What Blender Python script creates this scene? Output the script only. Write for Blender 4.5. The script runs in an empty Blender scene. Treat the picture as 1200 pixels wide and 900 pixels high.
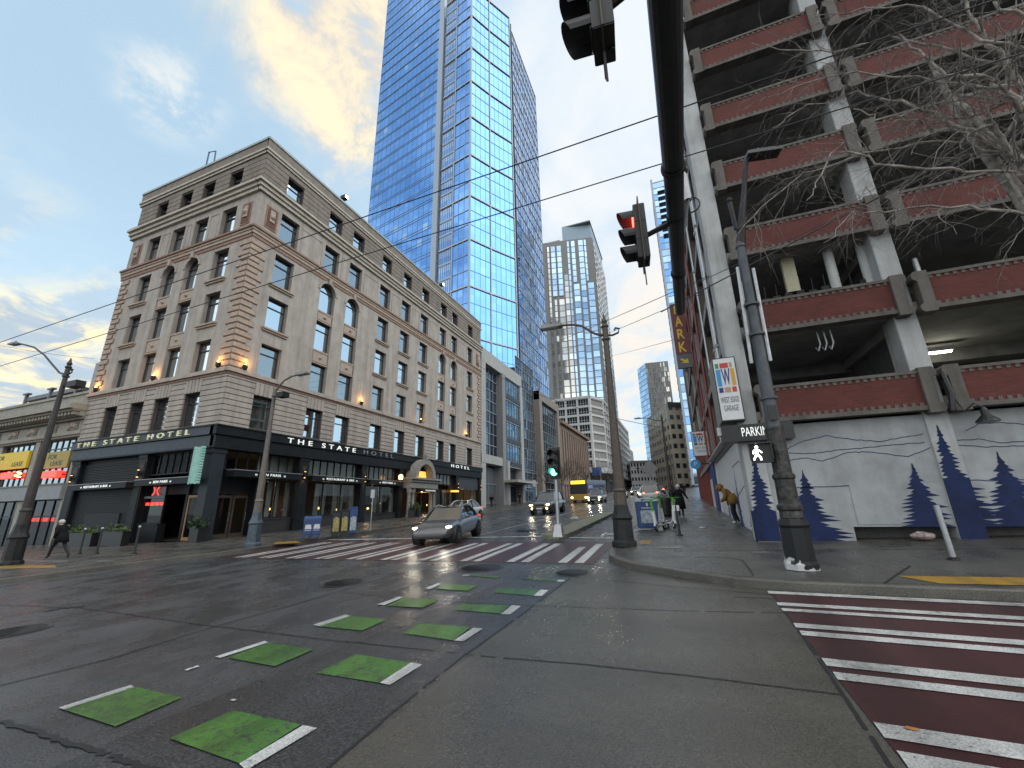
import bpy, bmesh, math, random
from mathutils import Vector, Matrix, Euler
R = math.radians
random.seed(7)
sc = bpy.context.scene
col = sc.collection

# ------------------------------------------------------------------ camera, sky, sun, exposure
EYE = 1.78
YAW, PITCH, ROLL, FPX = 0.371615, 0.284834, -0.0217642, 486.29      # heading left of the street axis (+Y), tilt up, roll, focal in px of 1200
SA, SB = .0375, .025                                               # the streets climb along +Y and +X
fw = Vector((-math.sin(YAW)*math.cos(PITCH), math.cos(YAW)*math.cos(PITCH), math.sin(PITCH)))
r0 = Vector((math.cos(YAW), math.sin(YAW), 0)); u0 = r0.cross(fw)
rt = r0*math.cos(ROLL)+u0*math.sin(ROLL); up = -r0*math.sin(ROLL)+u0*math.cos(ROLL)
cd = bpy.data.cameras.new('camera'); cam = bpy.data.objects.new('camera', cd); col.objects.link(cam)
cd.sensor_width = 36; cd.lens = 36*FPX/1200; cd.clip_start = .05; cd.clip_end = 5000
cam.matrix_world = Matrix(((rt.x, up.x, -fw.x, 0), (rt.y, up.y, -fw.y, 0), (rt.z, up.z, -fw.z, EYE), (0, 0, 0, 1)))
sc.camera = cam
sc.view_settings.view_transform = 'Standard'; sc.view_settings.look = 'None'
sc.view_settings.exposure = 0.30; sc.view_settings.gamma = 1.0; sc.view_settings.use_curve_mapping = False
sc.cycles.use_denoising = True
sc.cycles.max_bounces = 6; sc.cycles.diffuse_bounces = 3; sc.cycles.glossy_bounces = 4; sc.cycles.transparent_max_bounces = 10
sc.cycles.sample_clamp_indirect = 6.0; sc.cycles.caustics_reflective = False; sc.cycles.caustics_refractive = False

def ray(px, py): return fw*FPX + rt*(px-600) - up*(py-450)
def G(x, y): return SA*max(-40, min(260, y)) + SB*max(-110, min(60, x))
def gp(px, py, dz=0.0):
    d = ray(px, py); t = (dz-EYE)/(d.z-SA*d.y-SB*d.x); p = d*t
    return Vector((p.x, p.y, EYE+p.z))
def onX(px, py, X): d = ray(px, py); p = d*(X/d.x); return Vector((X, p.y, EYE+p.z))
def onY(px, py, Y): d = ray(px, py); p = d*(Y/d.y); return Vector((p.x, Y, EYE+p.z))
def onP(px, py, P0, dx, dy):
    d = ray(px, py); t = (dy*P0[0]-dx*P0[1])/(dy*d.x-dx*d.y); p = d*t
    return Vector((p.x, p.y, EYE+p.z))

SUN_EL, SUN_AZ = 42.0, 86.0        # azimuth measured from +Y towards +X
w = bpy.data.worlds.new('World'); sc.world = w; w.use_nodes = True
nt = w.node_tree; N = nt.nodes; L = nt.links; N.clear()
def wn(t, **k):
    n = N.new(t)
    for a, b in k.items(): setattr(n, a, b)
    return n
out = wn('ShaderNodeOutputWorld'); bg = wn('ShaderNodeBackground'); bg.inputs[1].default_value = 0.11
L.new(bg.outputs[0], out.inputs[0])
sky = wn('ShaderNodeTexSky', sky_type='NISHITA', sun_disc=False); sky.sun_elevation = R(SUN_EL); sky.sun_rotation = R(SUN_AZ)
sky.air_density = 1.0; sky.dust_density = 1.2; sky.ozone_density = 1.3
tc = wn('ShaderNodeTexCoord')
nrm = wn('ShaderNodeVectorMath', operation='NORMALIZE'); L.new(tc.outputs['Generated'], nrm.inputs[0])
def mth(op, a, b=None, c=None, clamp=False):
    n = wn('ShaderNodeMath', operation=op); n.use_clamp = clamp
    for i, v in enumerate((a, b, c)):
        if v is None: continue
        if isinstance(v, (int, float)): n.inputs[i].default_value = v
        else: L.new(v, n.inputs[i])
    return n.outputs[0]
def mix(f, a, b, blend='MIX'):
    n = wn('ShaderNodeMix', data_type='RGBA', blend_type=blend)
    for i, v in ((0, f), (6, a), (7, b)):
        if isinstance(v, (int, float)): n.inputs[i].default_value = v
        elif isinstance(v, tuple): n.inputs[i].default_value = (*v, 1)
        else: L.new(v, n.inputs[i])
    return n.outputs[2]
sep = wn('ShaderNodeSeparateXYZ'); L.new(nrm.outputs[0], sep.inputs[0])
zz = mth('ADD', mth('MAXIMUM', sep.outputs[2], 0.0), .22)
cmb = wn('ShaderNodeCombineXYZ'); L.new(mth('DIVIDE', sep.outputs[0], zz), cmb.inputs[0]); L.new(mth('DIVIDE', sep.outputs[1], zz), cmb.inputs[1])
def wnoise(scale, detail, rough, dist, vec=None, off=(0, 0, 0), stretch=(1, 1, 1), rz=0):
    mp = wn('ShaderNodeMapping'); L.new(vec or cmb.outputs[0], mp.inputs[0]); mp.inputs[1].default_value = off; mp.inputs[2].default_value = (0, 0, rz); mp.inputs[3].default_value = stretch
    n = wn('ShaderNodeTexNoise'); n.inputs['Scale'].default_value = scale; n.inputs['Detail'].default_value = detail
    n.inputs['Roughness'].default_value = rough; n.inputs['Distortion'].default_value = dist; L.new(mp.outputs[0], n.inputs[0])
    return n.outputs['Fac']
n1 = wnoise(2.3, 9, .62, .5); n2 = wnoise(1.1, 8, .55, .25, off=(3.1, 7.2, 0), stretch=(1, 2.2, 1), rz=.9)
n3 = wnoise(5.5, 6, .6, .6, off=(9, 2, 0))
def blob(px, py, r_in, r_out, wob=.10):
    d = ray(px, py).normalized()
    dt = wn('ShaderNodeVectorMath', operation='DOT_PRODUCT'); L.new(nrm.outputs[0], dt.inputs[0]); dt.inputs[1].default_value = d
    a = mth('ARCCOSINE', mth('MINIMUM', dt.outputs['Value'], .99999))
    a = mth('ADD', a, mth('MULTIPLY', mth('SUBTRACT', n1, .5), -wob*4))
    mr = wn('ShaderNodeMapRange', interpolation_type='SMOOTHSTEP'); L.new(a, mr.inputs[0])
    mr.inputs[1].default_value = R(r_in); mr.inputs[2].default_value = R(r_out); mr.inputs[3].default_value = 1; mr.inputs[4].default_value = 0
    return mr.outputs[0]
def ramp01(v, lo, hi):
    mr = wn('ShaderNodeMapRange', interpolation_type='SMOOTHSTEP'); L.new(v, mr.inputs[0]); mr.inputs[1].default_value = lo; mr.inputs[2].default_value = hi
    return mr.outputs[0]
K = 1/0.11
def ck(r, g, b, s=1.0): return (r*s*K, g*s*K, b*s*K)
base = mix(.62, mix(1.0, sky.outputs[0], (1.0, 1.04, 1.06), 'MULTIPLY'), ck(.57, .79, .95))
hz = ramp01(sep.outputs[2], .62, .04)                                              # paler towards the horizon
base = mix(mth('MULTIPLY', hz, .62), base, ck(.64, .81, .89))
veil = ramp01(n2, .52, .74)
base = mix(mth('MULTIPLY', veil, .22), base, ck(.74, .80, .86))
c_right = mth('MULTIPLY', blob(720, 190, 14, 40, .12), ramp01(n2, .18, .46))
base = mix(mth('MULTIPLY', c_right, .88), base, mix(ramp01(n1, .36, .62), ck(.60, .70, .80), ck(.80, .81, .82)))
base = mix(mth('MULTIPLY', blob(900, 30, 4, 20, .1), .6), base, ck(.72, .78, .84))
n4 = wnoise(8.0, 9, .66, .22, off=(4, 11, 0))
c_top = mth('MULTIPLY', blob(418, 20, 5, 12.5, .16), ramp01(n4, .30, .50))
c_top = mth('MAXIMUM', c_top, mth('MULTIPLY', blob(432, 150, 2, 8, .14), ramp01(n4, .34, .54)))
base = mix(c_top, base, mix(ramp01(n4, .38, .62), ck(.60, .58, .55), ck(.92, .80, .58)))
c_w = mth('MULTIPLY', blob(198, 112, 0, 5.0, .05), ramp01(n4, .40, .60))
base = mix(mth('MULTIPLY', c_w, .7), base, ck(.80, .80, .76))
lowl = mth('MULTIPLY', blob(10, 410, 4, 19, .09), ramp01(n2, .30, .52))
base = mix(mth('MULTIPLY', lowl, .85), base, mix(ramp01(n3, .42, .62), ck(.42, .50, .58), ck(1.15, .92, .48)))
loww = mth('MULTIPLY', blob(745, 430, 4, 18, .10), ramp01(n1, .36, .58))
base = mix(mth('MULTIPLY', loww, .65), base, ck(.86, .76, .64))
# the sky behind the camera: an unseen bright cloud bank with blue gaps, added to light the facades
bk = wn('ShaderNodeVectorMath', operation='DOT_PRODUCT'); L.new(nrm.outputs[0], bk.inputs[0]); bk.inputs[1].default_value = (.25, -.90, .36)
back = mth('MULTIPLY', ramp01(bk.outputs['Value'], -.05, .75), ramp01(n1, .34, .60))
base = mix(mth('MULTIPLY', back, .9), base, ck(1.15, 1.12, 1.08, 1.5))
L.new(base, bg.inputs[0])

sd = bpy.data.lights.new('sun', 'SUN'); sun = bpy.data.objects.new('sun', sd); col.objects.link(sun)
sd.energy = 0.9; sd.angle = R(50); sd.color = (1.0, .95, .88)
el, az = R(SUN_EL), R(SUN_AZ)
sdir = Vector((math.sin(az)*math.cos(el), math.cos(az)*math.cos(el), math.sin(el)))
sun.rotation_euler = sdir.to_track_quat('Z', 'Y').to_euler(); sun.location = sdir*60

# ------------------------------------------------------------------ helpers
def woff(o):
    v = Vector((0, 0, 0))
    while o is not None: v = v+o.location; o = o.parent
    return v
def tag(o, label=None, cat=None, group=None, kind=None):
    for k, v in (('label', label), ('category', cat), ('group', group), ('kind', kind)):
        if v: o[k] = v
    return o
def thing(name, label, cat, loc, group=None, rz=0.0):
    o = bpy.data.objects.new(name, None); col.objects.link(o); o.empty_display_size = .3
    o.location = loc; o.rotation_euler = (0, 0, rz)
    return tag(o, label, cat, group)
class MB:
    def __init__(s): s.v = []; s.f = []; s.mi = []; s.m = 0; s.sm = []; s.smooth = False
    def face(s, pts, m=None):
        b = len(s.v); s.v.extend([tuple(p) for p in pts]); s.f.append(list(range(b, b+len(pts)))); s.mi.append(s.m if m is None else m); s.sm.append(s.smooth)
    def mesh(s, vs, fs, m=None):
        b = len(s.v); s.v.extend([tuple(p) for p in vs])
        for f in fs: s.f.append([b+i for i in f]); s.mi.append(s.m if m is None else m); s.sm.append(s.smooth)
    def box(s, x0, x1, y0, y1, z0, z1, m=None, M=None):
        vs = [(x, y, z) for z in (z0, z1) for y in (y0, y1) for x in (x0, x1)]
        if M is not None: vs = [M @ Vector(p) for p in vs]
        s.mesh(vs, [(0, 2, 3, 1), (4, 5, 7, 6), (0, 1, 5, 4), (2, 6, 7, 3), (0, 4, 6, 2), (1, 3, 7, 5)], m)
    def prism(s, pts, off, m=None, cap=True):
        pts = [Vector(p) for p in pts]; off = Vector(off); n = len(pts)
        fs = [[i, (i+1) % n, n+(i+1) % n, n+i] for i in range(n)]
        if cap: fs += [list(range(n)), list(range(2*n-1, n-1, -1))]
        s.mesh(pts+[p+off for p in pts], fs, m)
    def tube(s, path, rad, n=8, m=None, cap=True):
        path = [Vector(p) for p in path]
        if not isinstance(rad, (list, tuple)): rad = [rad]*len(path)
        vs = []; fs = []; ref = None
        for i, p in enumerate(path):
            a = path[max(0, i-1)]; b = path[min(len(path)-1, i+1)]; t = (b-a).normalized()
            if ref is None: ref = Vector((0, 0, 1)) if abs(t.z) < .9 else Vector((1, 0, 0))
            e1 = t.cross(ref)
            if e1.length < 1e-4: e1 = t.cross(Vector((.3, 1, .2)))
            e1.normalize(); e2 = e1.cross(t); ref = e2.cross(e1)*0+ref
            for k in range(n):
                a_ = 2*math.pi*k/n; vs.append(p+(e1*math.cos(a_)+e2*math.sin(a_))*rad[i])
        for i in range(len(path)-1):
            for k in range(n):
                fs.append([i*n+k, i*n+(k+1) % n, (i+1)*n+(k+1) % n, (i+1)*n+k])
        if cap: fs += [list(range(n))[::-1], list(range((len(path)-1)*n, len(path)*n))]
        s.mesh(vs, fs, m)
    def lathe(s, prof, c=(0, 0, 0), n=16, m=None, sq=False):
        c = Vector(c); vs = []; fs = []
        for r, z in prof:
            for k in range(n):
                a = 2*math.pi*(k+.5)/n; vs.append(c+Vector((r*math.cos(a), r*math.sin(a), z)))
        for i in range(len(prof)-1):
            for k in range(n): fs.append([i*n+k, i*n+(k+1) % n, (i+1)*n+(k+1) % n, (i+1)*n+k])
        fs += [list(range(n))[::-1], list(range((len(prof)-1)*n, len(prof)*n))]
        s.mesh(vs, fs, m)
    def ball(s, c, r, m=None, n=10, sc_=(1, 1, 1)):
        c = Vector(c); vs = []; fs = []; h = n//2+1
        for i in range(h+1):
            t = math.pi*i/h
            for k in range(n):
                a = 2*math.pi*k/n; vs.append(c+Vector((r*sc_[0]*math.sin(t)*math.cos(a), r*sc_[1]*math.sin(t)*math.sin(a), r*sc_[2]*math.cos(t))))
        for i in range(h):
            for k in range(n): fs.append([i*n+k, (i+1)*n+k, (i+1)*n+(k+1) % n, i*n+(k+1) % n])
        s.mesh(vs, fs, m)
    def build(s, name, mats, parent=None, local=False, label=None, cat=None, group=None, kind=None, smooth=None, bevel=0, M=None):
        me = bpy.data.meshes.new(name)
        vs = s.v if M is None else [tuple(M @ Vector(p)) for p in s.v]
        me.from_pydata(vs, [], s.f)
        if not isinstance(mats, (list, tuple)): mats = [mats]
        for m in mats: me.materials.append(m)
        me.polygons.foreach_set('material_index', [min(i, len(mats)-1) for i in s.mi])
        if smooth is not None: me.polygons.foreach_set('use_smooth', [smooth]*len(s.f))
        else: me.polygons.foreach_set('use_smooth', s.sm)
        bm = bmesh.new(); bm.from_mesh(me); bmesh.ops.remove_doubles(bm, verts=bm.verts, dist=1e-5) if smooth or any(s.sm) else None
        bmesh.ops.recalc_face_normals(bm, faces=bm.faces); bm.to_mesh(me); bm.free()
        me.update(); o = bpy.data.objects.new(name, me); col.objects.link(o)
        if bevel:
            b = o.modifiers.new('bevel', 'BEVEL'); b.width = bevel; b.segments = 2; b.limit_method = 'ANGLE'; b.angle_limit = R(40)
        if parent is not None:
            o.parent = parent
            if not local: o.location = -woff(parent)
        return tag(o, label, cat, group, kind)
def dup(o, parent=None):
    c = o.copy(); col.objects.link(c)
    if parent is not None: c.parent = parent
    for ch in list(o.children): dup(ch, c)
    return c

# ------------------------------------------------------------------ materials
MATS = {}
def mat(name, c, rough=.6, metal=0.0, var=0.12, vs=3.0, bump=0.0, bs=30.0, spec=.5, c2=None, emit=None, es=0.0, coat=0.0, rv=0.0, coord='Object', streak=0.0):
    m = bpy.data.materials.new(name); m.use_nodes = True; t = m.node_tree; n_ = t.nodes; l_ = t.links
    b = n_['Principled BSDF']; b.inputs['Base Color'].default_value = (*c, 1); b.inputs['Roughness'].default_value = rough; b.inputs['Metallic'].default_value = metal
    b.inputs['Specular IOR Level'].default_value = spec; b.inputs['Coat Weight'].default_value = coat; b.inputs['Coat Roughness'].default_value = .08
    if emit: b.inputs['Emission Color'].default_value = (*emit, 1); b.inputs['Emission Strength'].default_value = es
    if var or bump or rv:
        tc_ = n_.new('ShaderNodeTexCoord'); a = n_.new('ShaderNodeTexNoise'); a.inputs['Scale'].default_value = vs; a.inputs['Detail'].default_value = 8; a.inputs['Roughness'].default_value = .65
        l_.new(tc_.outputs[coord], a.inputs[0])
        if var:
            rp = n_.new('ShaderNodeValToRGB'); l_.new(a.outputs['Fac'], rp.inputs[0]); e = rp.color_ramp.elements
            lo = c2 or tuple(x*(1-var*1.6) for x in c); e[0].position = .32; e[1].position = .68
            e[0].color = (*lo, 1); e[1].color = (*[min(1, x*(1+var)) for x in c], 1); co_ = rp.outputs[0]
            if streak:
                mp = n_.new('ShaderNodeMapping'); l_.new(tc_.outputs[coord], mp.inputs[0]); mp.inputs[3].default_value = (2.2, 2.2, .16); st = n_.new('ShaderNodeTexNoise'); st.inputs['Scale'].default_value = 1.0; st.inputs['Detail'].default_value = 7; st.inputs['Roughness'].default_value = .7; l_.new(mp.outputs[0], st.inputs[0])
                sr = n_.new('ShaderNodeMapRange'); l_.new(st.outputs['Fac'], sr.inputs[0]); sr.inputs[1].default_value = .36; sr.inputs[2].default_value = .56; sr.inputs[3].default_value = 1-streak; sr.inputs[4].default_value = 1.0
                sv = n_.new('ShaderNodeVectorMath'); sv.operation = 'SCALE'; l_.new(co_, sv.inputs[0]); l_.new(sr.outputs[0], sv.inputs['Scale']); co_ = sv.outputs[0]
            l_.new(co_, b.inputs['Base Color'])
        if rv:
            mr = n_.new('ShaderNodeMapRange'); l_.new(a.outputs['Fac'], mr.inputs[0]); mr.inputs[1].default_value = .3; mr.inputs[2].default_value = .7
            mr.inputs[3].default_value = max(.02, rough-rv); mr.inputs[4].default_value = min(1, rough+rv); l_.new(mr.outputs[0], b.inputs['Roughness'])
        if bump:
            a2 = n_.new('ShaderNodeTexNoise'); a2.inputs['Scale'].default_value = bs; a2.inputs['Detail'].default_value = 5; l_.new(tc_.outputs[coord], a2.inputs[0])
            bp = n_.new('ShaderNodeBump'); bp.inputs['Strength'].default_value = bump; bp.inputs['Distance'].default_value = .02; l_.new(a2.outputs['Fac'], bp.inputs['Height']); l_.new(bp.outputs[0], b.inputs['Normal'])
    MATS[name] = m; return m
def brickmat(name, c1, c2, cm, scale, rough=.85, w_=.5, h_=.25, mort=.02, axis=0, bump=.3):
    m = mat(name, c1, rough, var=0); t = m.node_tree; n_ = t.nodes; l_ = t.links; b = n_['Principled BSDF']
    tc_ = n_.new('ShaderNodeTexCoord'); mp = n_.new('ShaderNodeMapping'); l_.new(tc_.outputs['Object'], mp.inputs[0])
    mp.inputs[2].default_value = (R(90), 0, 0) if axis == 0 else (R(90), 0, R(90))
    sp = n_.new('ShaderNodeSeparateXYZ'); l_.new(tc_.outputs['Object'], sp.inputs[0]); cb = n_.new('ShaderNodeCombineXYZ')
    l_.new(sp.outputs[axis], cb.inputs[0]); l_.new(sp.outputs[2], cb.inputs[1])
    br = n_.new('ShaderNodeTexBrick'); l_.new(cb.outputs[0], br.inputs[0]); br.inputs['Scale'].default_value = scale
    br.inputs['Color1'].default_value = (*c1, 1); br.inputs['Color2'].default_value = (*c2, 1); br.inputs['Mortar'].default_value = (*cm, 1)
    br.inputs['Brick Width'].default_value = w_; br.inputs['Row Height'].default_value = h_; br.inputs['Mortar Size'].default_value = mort
    nz = n_.new('ShaderNodeTexNoise'); nz.inputs['Scale'].default_value = 1.2; nz.inputs['Detail'].default_value = 8; l_.new(tc_.outputs['Object'], nz.inputs[0])
    mx = n_.new('ShaderNodeMix'); mx.data_type = 'RGBA'; mx.blend_type = 'OVERLAY'; mx.inputs[0].default_value = .35; l_.new(br.outputs[0], mx.inputs[6]); l_.new(nz.outputs['Fac'], mx.inputs[7])
    l_.new(mx.outputs[2], b.inputs['Base Color'])
    bp = n_.new('ShaderNodeBump'); bp.inputs['Strength'].default_value = bump; bp.inputs['Distance'].default_value = .01; l_.new(br.outputs['Fac'], bp.inputs['Height']); bp.invert = True; l_.new(bp.outputs[0], b.inputs['Normal'])
    return m
def glassmat(name, tint, rough=.03, ior=1.6, alpha=.25, metal=0.0, top=1.0):
    """window glass: reflects by angle, lets part of what lies behind it through"""
    m = bpy.data.materials.new(name); m.use_nodes = True; t = m.node_tree; n_ = t.nodes; l_ = t.links; n_.clear()
    o = n_.new('ShaderNodeOutputMaterial'); p = n_.new('ShaderNodeBsdfPrincipled'); p.inputs['Base Color'].default_value = (*tint, 1); p.inputs['Roughness'].default_value = rough; p.inputs['IOR'].default_value = ior; p.inputs['Metallic'].default_value = metal
    p.inputs['Coat Weight'].default_value = .6; p.inputs['Coat IOR'].default_value = 1.6; p.inputs['Coat Roughness'].default_value = .02
    tr = n_.new('ShaderNodeBsdfTransparent'); tr.inputs[0].default_value = (.75, .8, .8, 1); fr = n_.new('ShaderNodeFresnel'); fr.inputs[0].default_value = 1.5
    mr = n_.new('ShaderNodeMapRange'); l_.new(fr.outputs[0], mr.inputs[0]); mr.inputs[1].default_value = .03; mr.inputs[2].default_value = .30; mr.inputs[3].default_value = alpha; mr.inputs[4].default_value = top
    mxs = n_.new('ShaderNodeMixShader'); l_.new(mr.outputs[0], mxs.inputs[0]); l_.new(tr.outputs[0], mxs.inputs[1]); l_.new(p.outputs[0], mxs.inputs[2]); l_.new(mxs.outputs[0], o.inputs[0])
    return m
def towerglass(name, tint, metal=.85, rough=.04, rnd=.25):
    m = bpy.data.materials.new(name); m.use_nodes = True; t = m.node_tree; n_ = t.nodes; l_ = t.links; b = n_['Principled BSDF']
    b.inputs['Metallic'].default_value = metal; b.inputs['Roughness'].default_value = rough
    g_ = n_.new('ShaderNodeNewGeometry'); rp = n_.new('ShaderNodeValToRGB'); l_.new(g_.outputs['Random Per Island'], rp.inputs[0])
    rp.color_ramp.elements[0].color = (*[x*(1-rnd) for x in tint], 1); rp.color_ramp.elements[1].color = (*[min(1, x*(1+rnd*.5)) for x in tint], 1); l_.new(rp.outputs[0], b.inputs['Base Color'])
    return m
def road_mat(name, c, rough, patch=(.35, .65), scale=.35, gr=60, grain=.25, wet=.3, streak=None):
    """wet paving: large stains, fine aggregate, smoother where the water film stands"""
    m = bpy.data.materials.new(name); m.use_nodes = True; t = m.node_tree; n_ = t.nodes; l_ = t.links; b = n_['Principled BSDF']
    tc_ = n_.new('ShaderNodeTexCoord')
    def nz(s_, d_, sx=(1, 1, 1)):
        mp = n_.new('ShaderNodeMapping'); l_.new(tc_.outputs['Object'], mp.inputs[0]); mp.inputs[3].default_value = sx
        a = n_.new('ShaderNodeTexNoise'); a.inputs['Scale'].default_value = s_; a.inputs['Detail'].default_value = d_; a.inputs['Roughness'].default_value = .6; l_.new(mp.outputs[0], a.inputs[0]); return a.outputs['Fac']
    big = nz(scale, 7, streak or (1, 1, 1)); fine = nz(gr, 3); mid = nz(1.5, 7, (.8, .5, 1))
    def mr(v, a, b_, c_, d_):
        k = n_.new('ShaderNodeMapRange'); l_.new(v, k.inputs[0]); k.inputs[1].default_value = a; k.inputs[2].default_value = b_; k.inputs[3].default_value = c_; k.inputs[4].default_value = d_; return k.outputs[0]
    def mu(a, b_):
        k = n_.new('ShaderNodeMath'); k.operation = 'MULTIPLY'; l_.new(a, k.inputs[0])
        if isinstance(b_, float): k.inputs[1].default_value = b_
        else: l_.new(b_, k.inputs[1])
        return k.outputs[0]
    vo = n_.new('ShaderNodeTexVoronoi'); vo.inputs['Scale'].default_value = gr*1.6; l_.new(tc_.outputs['Object'], vo.inputs[0]); vs_ = n_.new('ShaderNodeSeparateColor'); l_.new(vo.outputs['Color'], vs_.inputs[0])
    f = mu(mu(mu(mr(big, .34, .66, .76, 1.22), mr(fine, .38, .62, 1-grain, 1+grain)), mr(mid, .36, .64, .90, 1.09)), mr(vs_.outputs[0], .0, 1.0, 1-grain*.8, 1+grain*.8))
    vm = n_.new('ShaderNodeVectorMath'); vm.operation = 'SCALE'; vm.inputs[0].default_value = c; l_.new(f, vm.inputs['Scale']); l_.new(vm.outputs[0], b.inputs['Base Color'])
    ro = mr(mid, .40, .60, rough-wet, rough+.06); l_.new(ro, b.inputs['Roughness'])
    bp = n_.new('ShaderNodeBump'); bp.inputs['Strength'].default_value = .75; bp.inputs['Distance'].default_value = .008; l_.new(fine, bp.inputs['Height']); l_.new(bp.outputs[0], b.inputs['Normal'])
    b.inputs['Specular IOR Level'].default_value = .55
    return m
def paint_mat(name, c, wear=.4, under=(.06, .06, .06), rough=.5, chip=.585):
    m = bpy.data.materials.new(name); m.use_nodes = True; t = m.node_tree; n_ = t.nodes; l_ = t.links; b = n_['Principled BSDF']
    tc_ = n_.new('ShaderNodeTexCoord'); a = n_.new('ShaderNodeTexNoise'); a.inputs['Scale'].default_value = 9; a.inputs['Detail'].default_value = 9; a.inputs['Roughness'].default_value = .8; l_.new(tc_.outputs['Object'], a.inputs[0])
    a3 = n_.new('ShaderNodeTexNoise'); a3.inputs['Scale'].default_value = 1.1; a3.inputs['Detail'].default_value = 4; l_.new(tc_.outputs['Object'], a3.inputs[0])
    ad = n_.new('ShaderNodeMath'); ad.operation = 'MULTIPLY_ADD'; l_.new(a3.outputs['Fac'], ad.inputs[0]); ad.inputs[1].default_value = .6; l_.new(a.outputs['Fac'], ad.inputs[2])
    rp = n_.new('ShaderNodeValToRGB'); l_.new(ad.outputs[0], rp.inputs[0]); e = rp.color_ramp.elements
    e[0].position = .45+wear*.3; e[0].color = (*[u*.55+v*.45 for u, v in zip(under, c)], 1); e[1].position = e[0].position+.22; e[1].color = (*c, 1)
    ch = n_.new('ShaderNodeTexNoise'); ch.inputs['Scale'].default_value = 16; ch.inputs['Detail'].default_value = 7; ch.inputs['Roughness'].default_value = .78; l_.new(tc_.outputs['Object'], ch.inputs[0])
    cm_ = n_.new('ShaderNodeMapRange'); l_.new(ch.outputs['Fac'], cm_.inputs[0]); cm_.inputs[1].default_value = chip; cm_.inputs[2].default_value = chip+.05
    cx = n_.new('ShaderNodeMix'); cx.data_type = 'RGBA'; l_.new(cm_.outputs[0], cx.inputs[0]); l_.new(rp.outputs[0], cx.inputs[6]); cx.inputs[7].default_value = (*under, 1)
    gr = n_.new('ShaderNodeTexNoise'); gr.inputs['Scale'].default_value = 75; gr.inputs['Detail'].default_value = 2; l_.new(tc_.outputs['Object'], gr.inputs[0]); gm = n_.new('ShaderNodeMapRange'); l_.new(gr.outputs['Fac'], gm.inputs[0]); gm.inputs[1].default_value = .36; gm.inputs[2].default_value = .64; gm.inputs[3].default_value = .66; gm.inputs[4].default_value = 1.2
    ty = n_.new('ShaderNodeMapping'); l_.new(tc_.outputs['Object'], ty.inputs[0]); ty.inputs[3].default_value = (1.5, .12, 1); tn = n_.new('ShaderNodeTexNoise'); tn.inputs['Scale'].default_value = 2.2; tn.inputs['Detail'].default_value = 5; l_.new(ty.outputs[0], tn.inputs[0])
    tm = n_.new('ShaderNodeMapRange'); l_.new(tn.outputs['Fac'], tm.inputs[0]); tm.inputs[1].default_value = .35; tm.inputs[2].default_value = .6; tm.inputs[3].default_value = .62; tm.inputs[4].default_value = 1.05
    mu_ = n_.new('ShaderNodeMath'); mu_.operation = 'MULTIPLY'; l_.new(gm.outputs[0], mu_.inputs[0]); l_.new(tm.outputs[0], mu_.inputs[1]); sc_ = n_.new('ShaderNodeVectorMath'); sc_.operation = 'SCALE'; l_.new(cx.outputs[2], sc_.inputs[0]); l_.new(mu_.outputs[0], sc_.inputs['Scale'])
    l_.new(sc_.outputs[0], b.inputs['Base Color']); b.inputs['Roughness'].default_value = rough
    a2 = n_.new('ShaderNodeTexNoise'); a2.inputs['Scale'].default_value = 60; l_.new(tc_.outputs['Object'], a2.inputs[0])
    bp = n_.new('ShaderNodeBump'); bp.inputs['Strength'].default_value = .2; bp.inputs['Distance'].default_value = .005; l_.new(a2.outputs['Fac'], bp.inputs['Height']); l_.new(bp.outputs[0], b.inputs['Normal'])
    return m

asphalt = road_mat('asphalt', (.050, .052, .056), .36, scale=.45, wet=.22, grain=.34)
asphalt_dark = road_mat('asphalt_dark', (.036, .037, .039), .40, scale=.8, wet=.2, grain=.5, gr=45)
road_conc = road_mat('road_concrete', (.062, .057, .046), .35, scale=.55, wet=.20, grain=.27, gr=60, streak=(.5, 1.6, 1))
side_conc = road_mat('sidewalk_concrete', (.072, .069, .061), .42, scale=.7, wet=.22, grain=.2, gr=70)
side_conc2 = road_mat('ramp_concrete', (.12, .115, .105), .5, scale=1.4, wet=.2, grain=.15, gr=70)
kerb_m = road_mat('kerb_stone', (.085, .079, .066), .5, scale=1.6, wet=.2, grain=.25, gr=50)
crack_m = mat('joint_tar', (.012, .012, .013), .5, var=.2)
white_p = paint_mat('white_road_paint', (.54, .54, .52), .40, rough=.40)
green_p = paint_mat('green_road_paint', (.060, .185, .028), .55, (.040, .050, .040), .34, .53)
red_p = paint_mat('maroon_road_paint', (.058, .017, .018), .4, (.04, .028, .028), .40)
yellow_p = paint_mat('tactile_yellow', (.36, .20, .025), .35, rough=.5)
iron = mat('iron', (.028, .027, .027), .5, .6, var=.3, vs=20, bump=.2)
black_m = mat('black_paint', (.012, .013, .015), .38, var=.25, vs=9, bump=.05)
polebrown = mat('pole_brown', (.085, .068, .055), .55, .2, var=.2, vs=12, bump=.1)
polegrey = mat('pole_grey', (.075, .085, .095), .5, .2, var=.2, vs=6, bump=.05)
galv = mat('galvanised', (.42, .43, .44), .42, .6, var=.12, vs=10)
white_m = mat('white_paint', (.62, .63, .64), .6, var=.07, vs=2, bump=.03)
dark_in = mat('dark_interior', (.012, .011, .011), .9, var=0)

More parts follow.
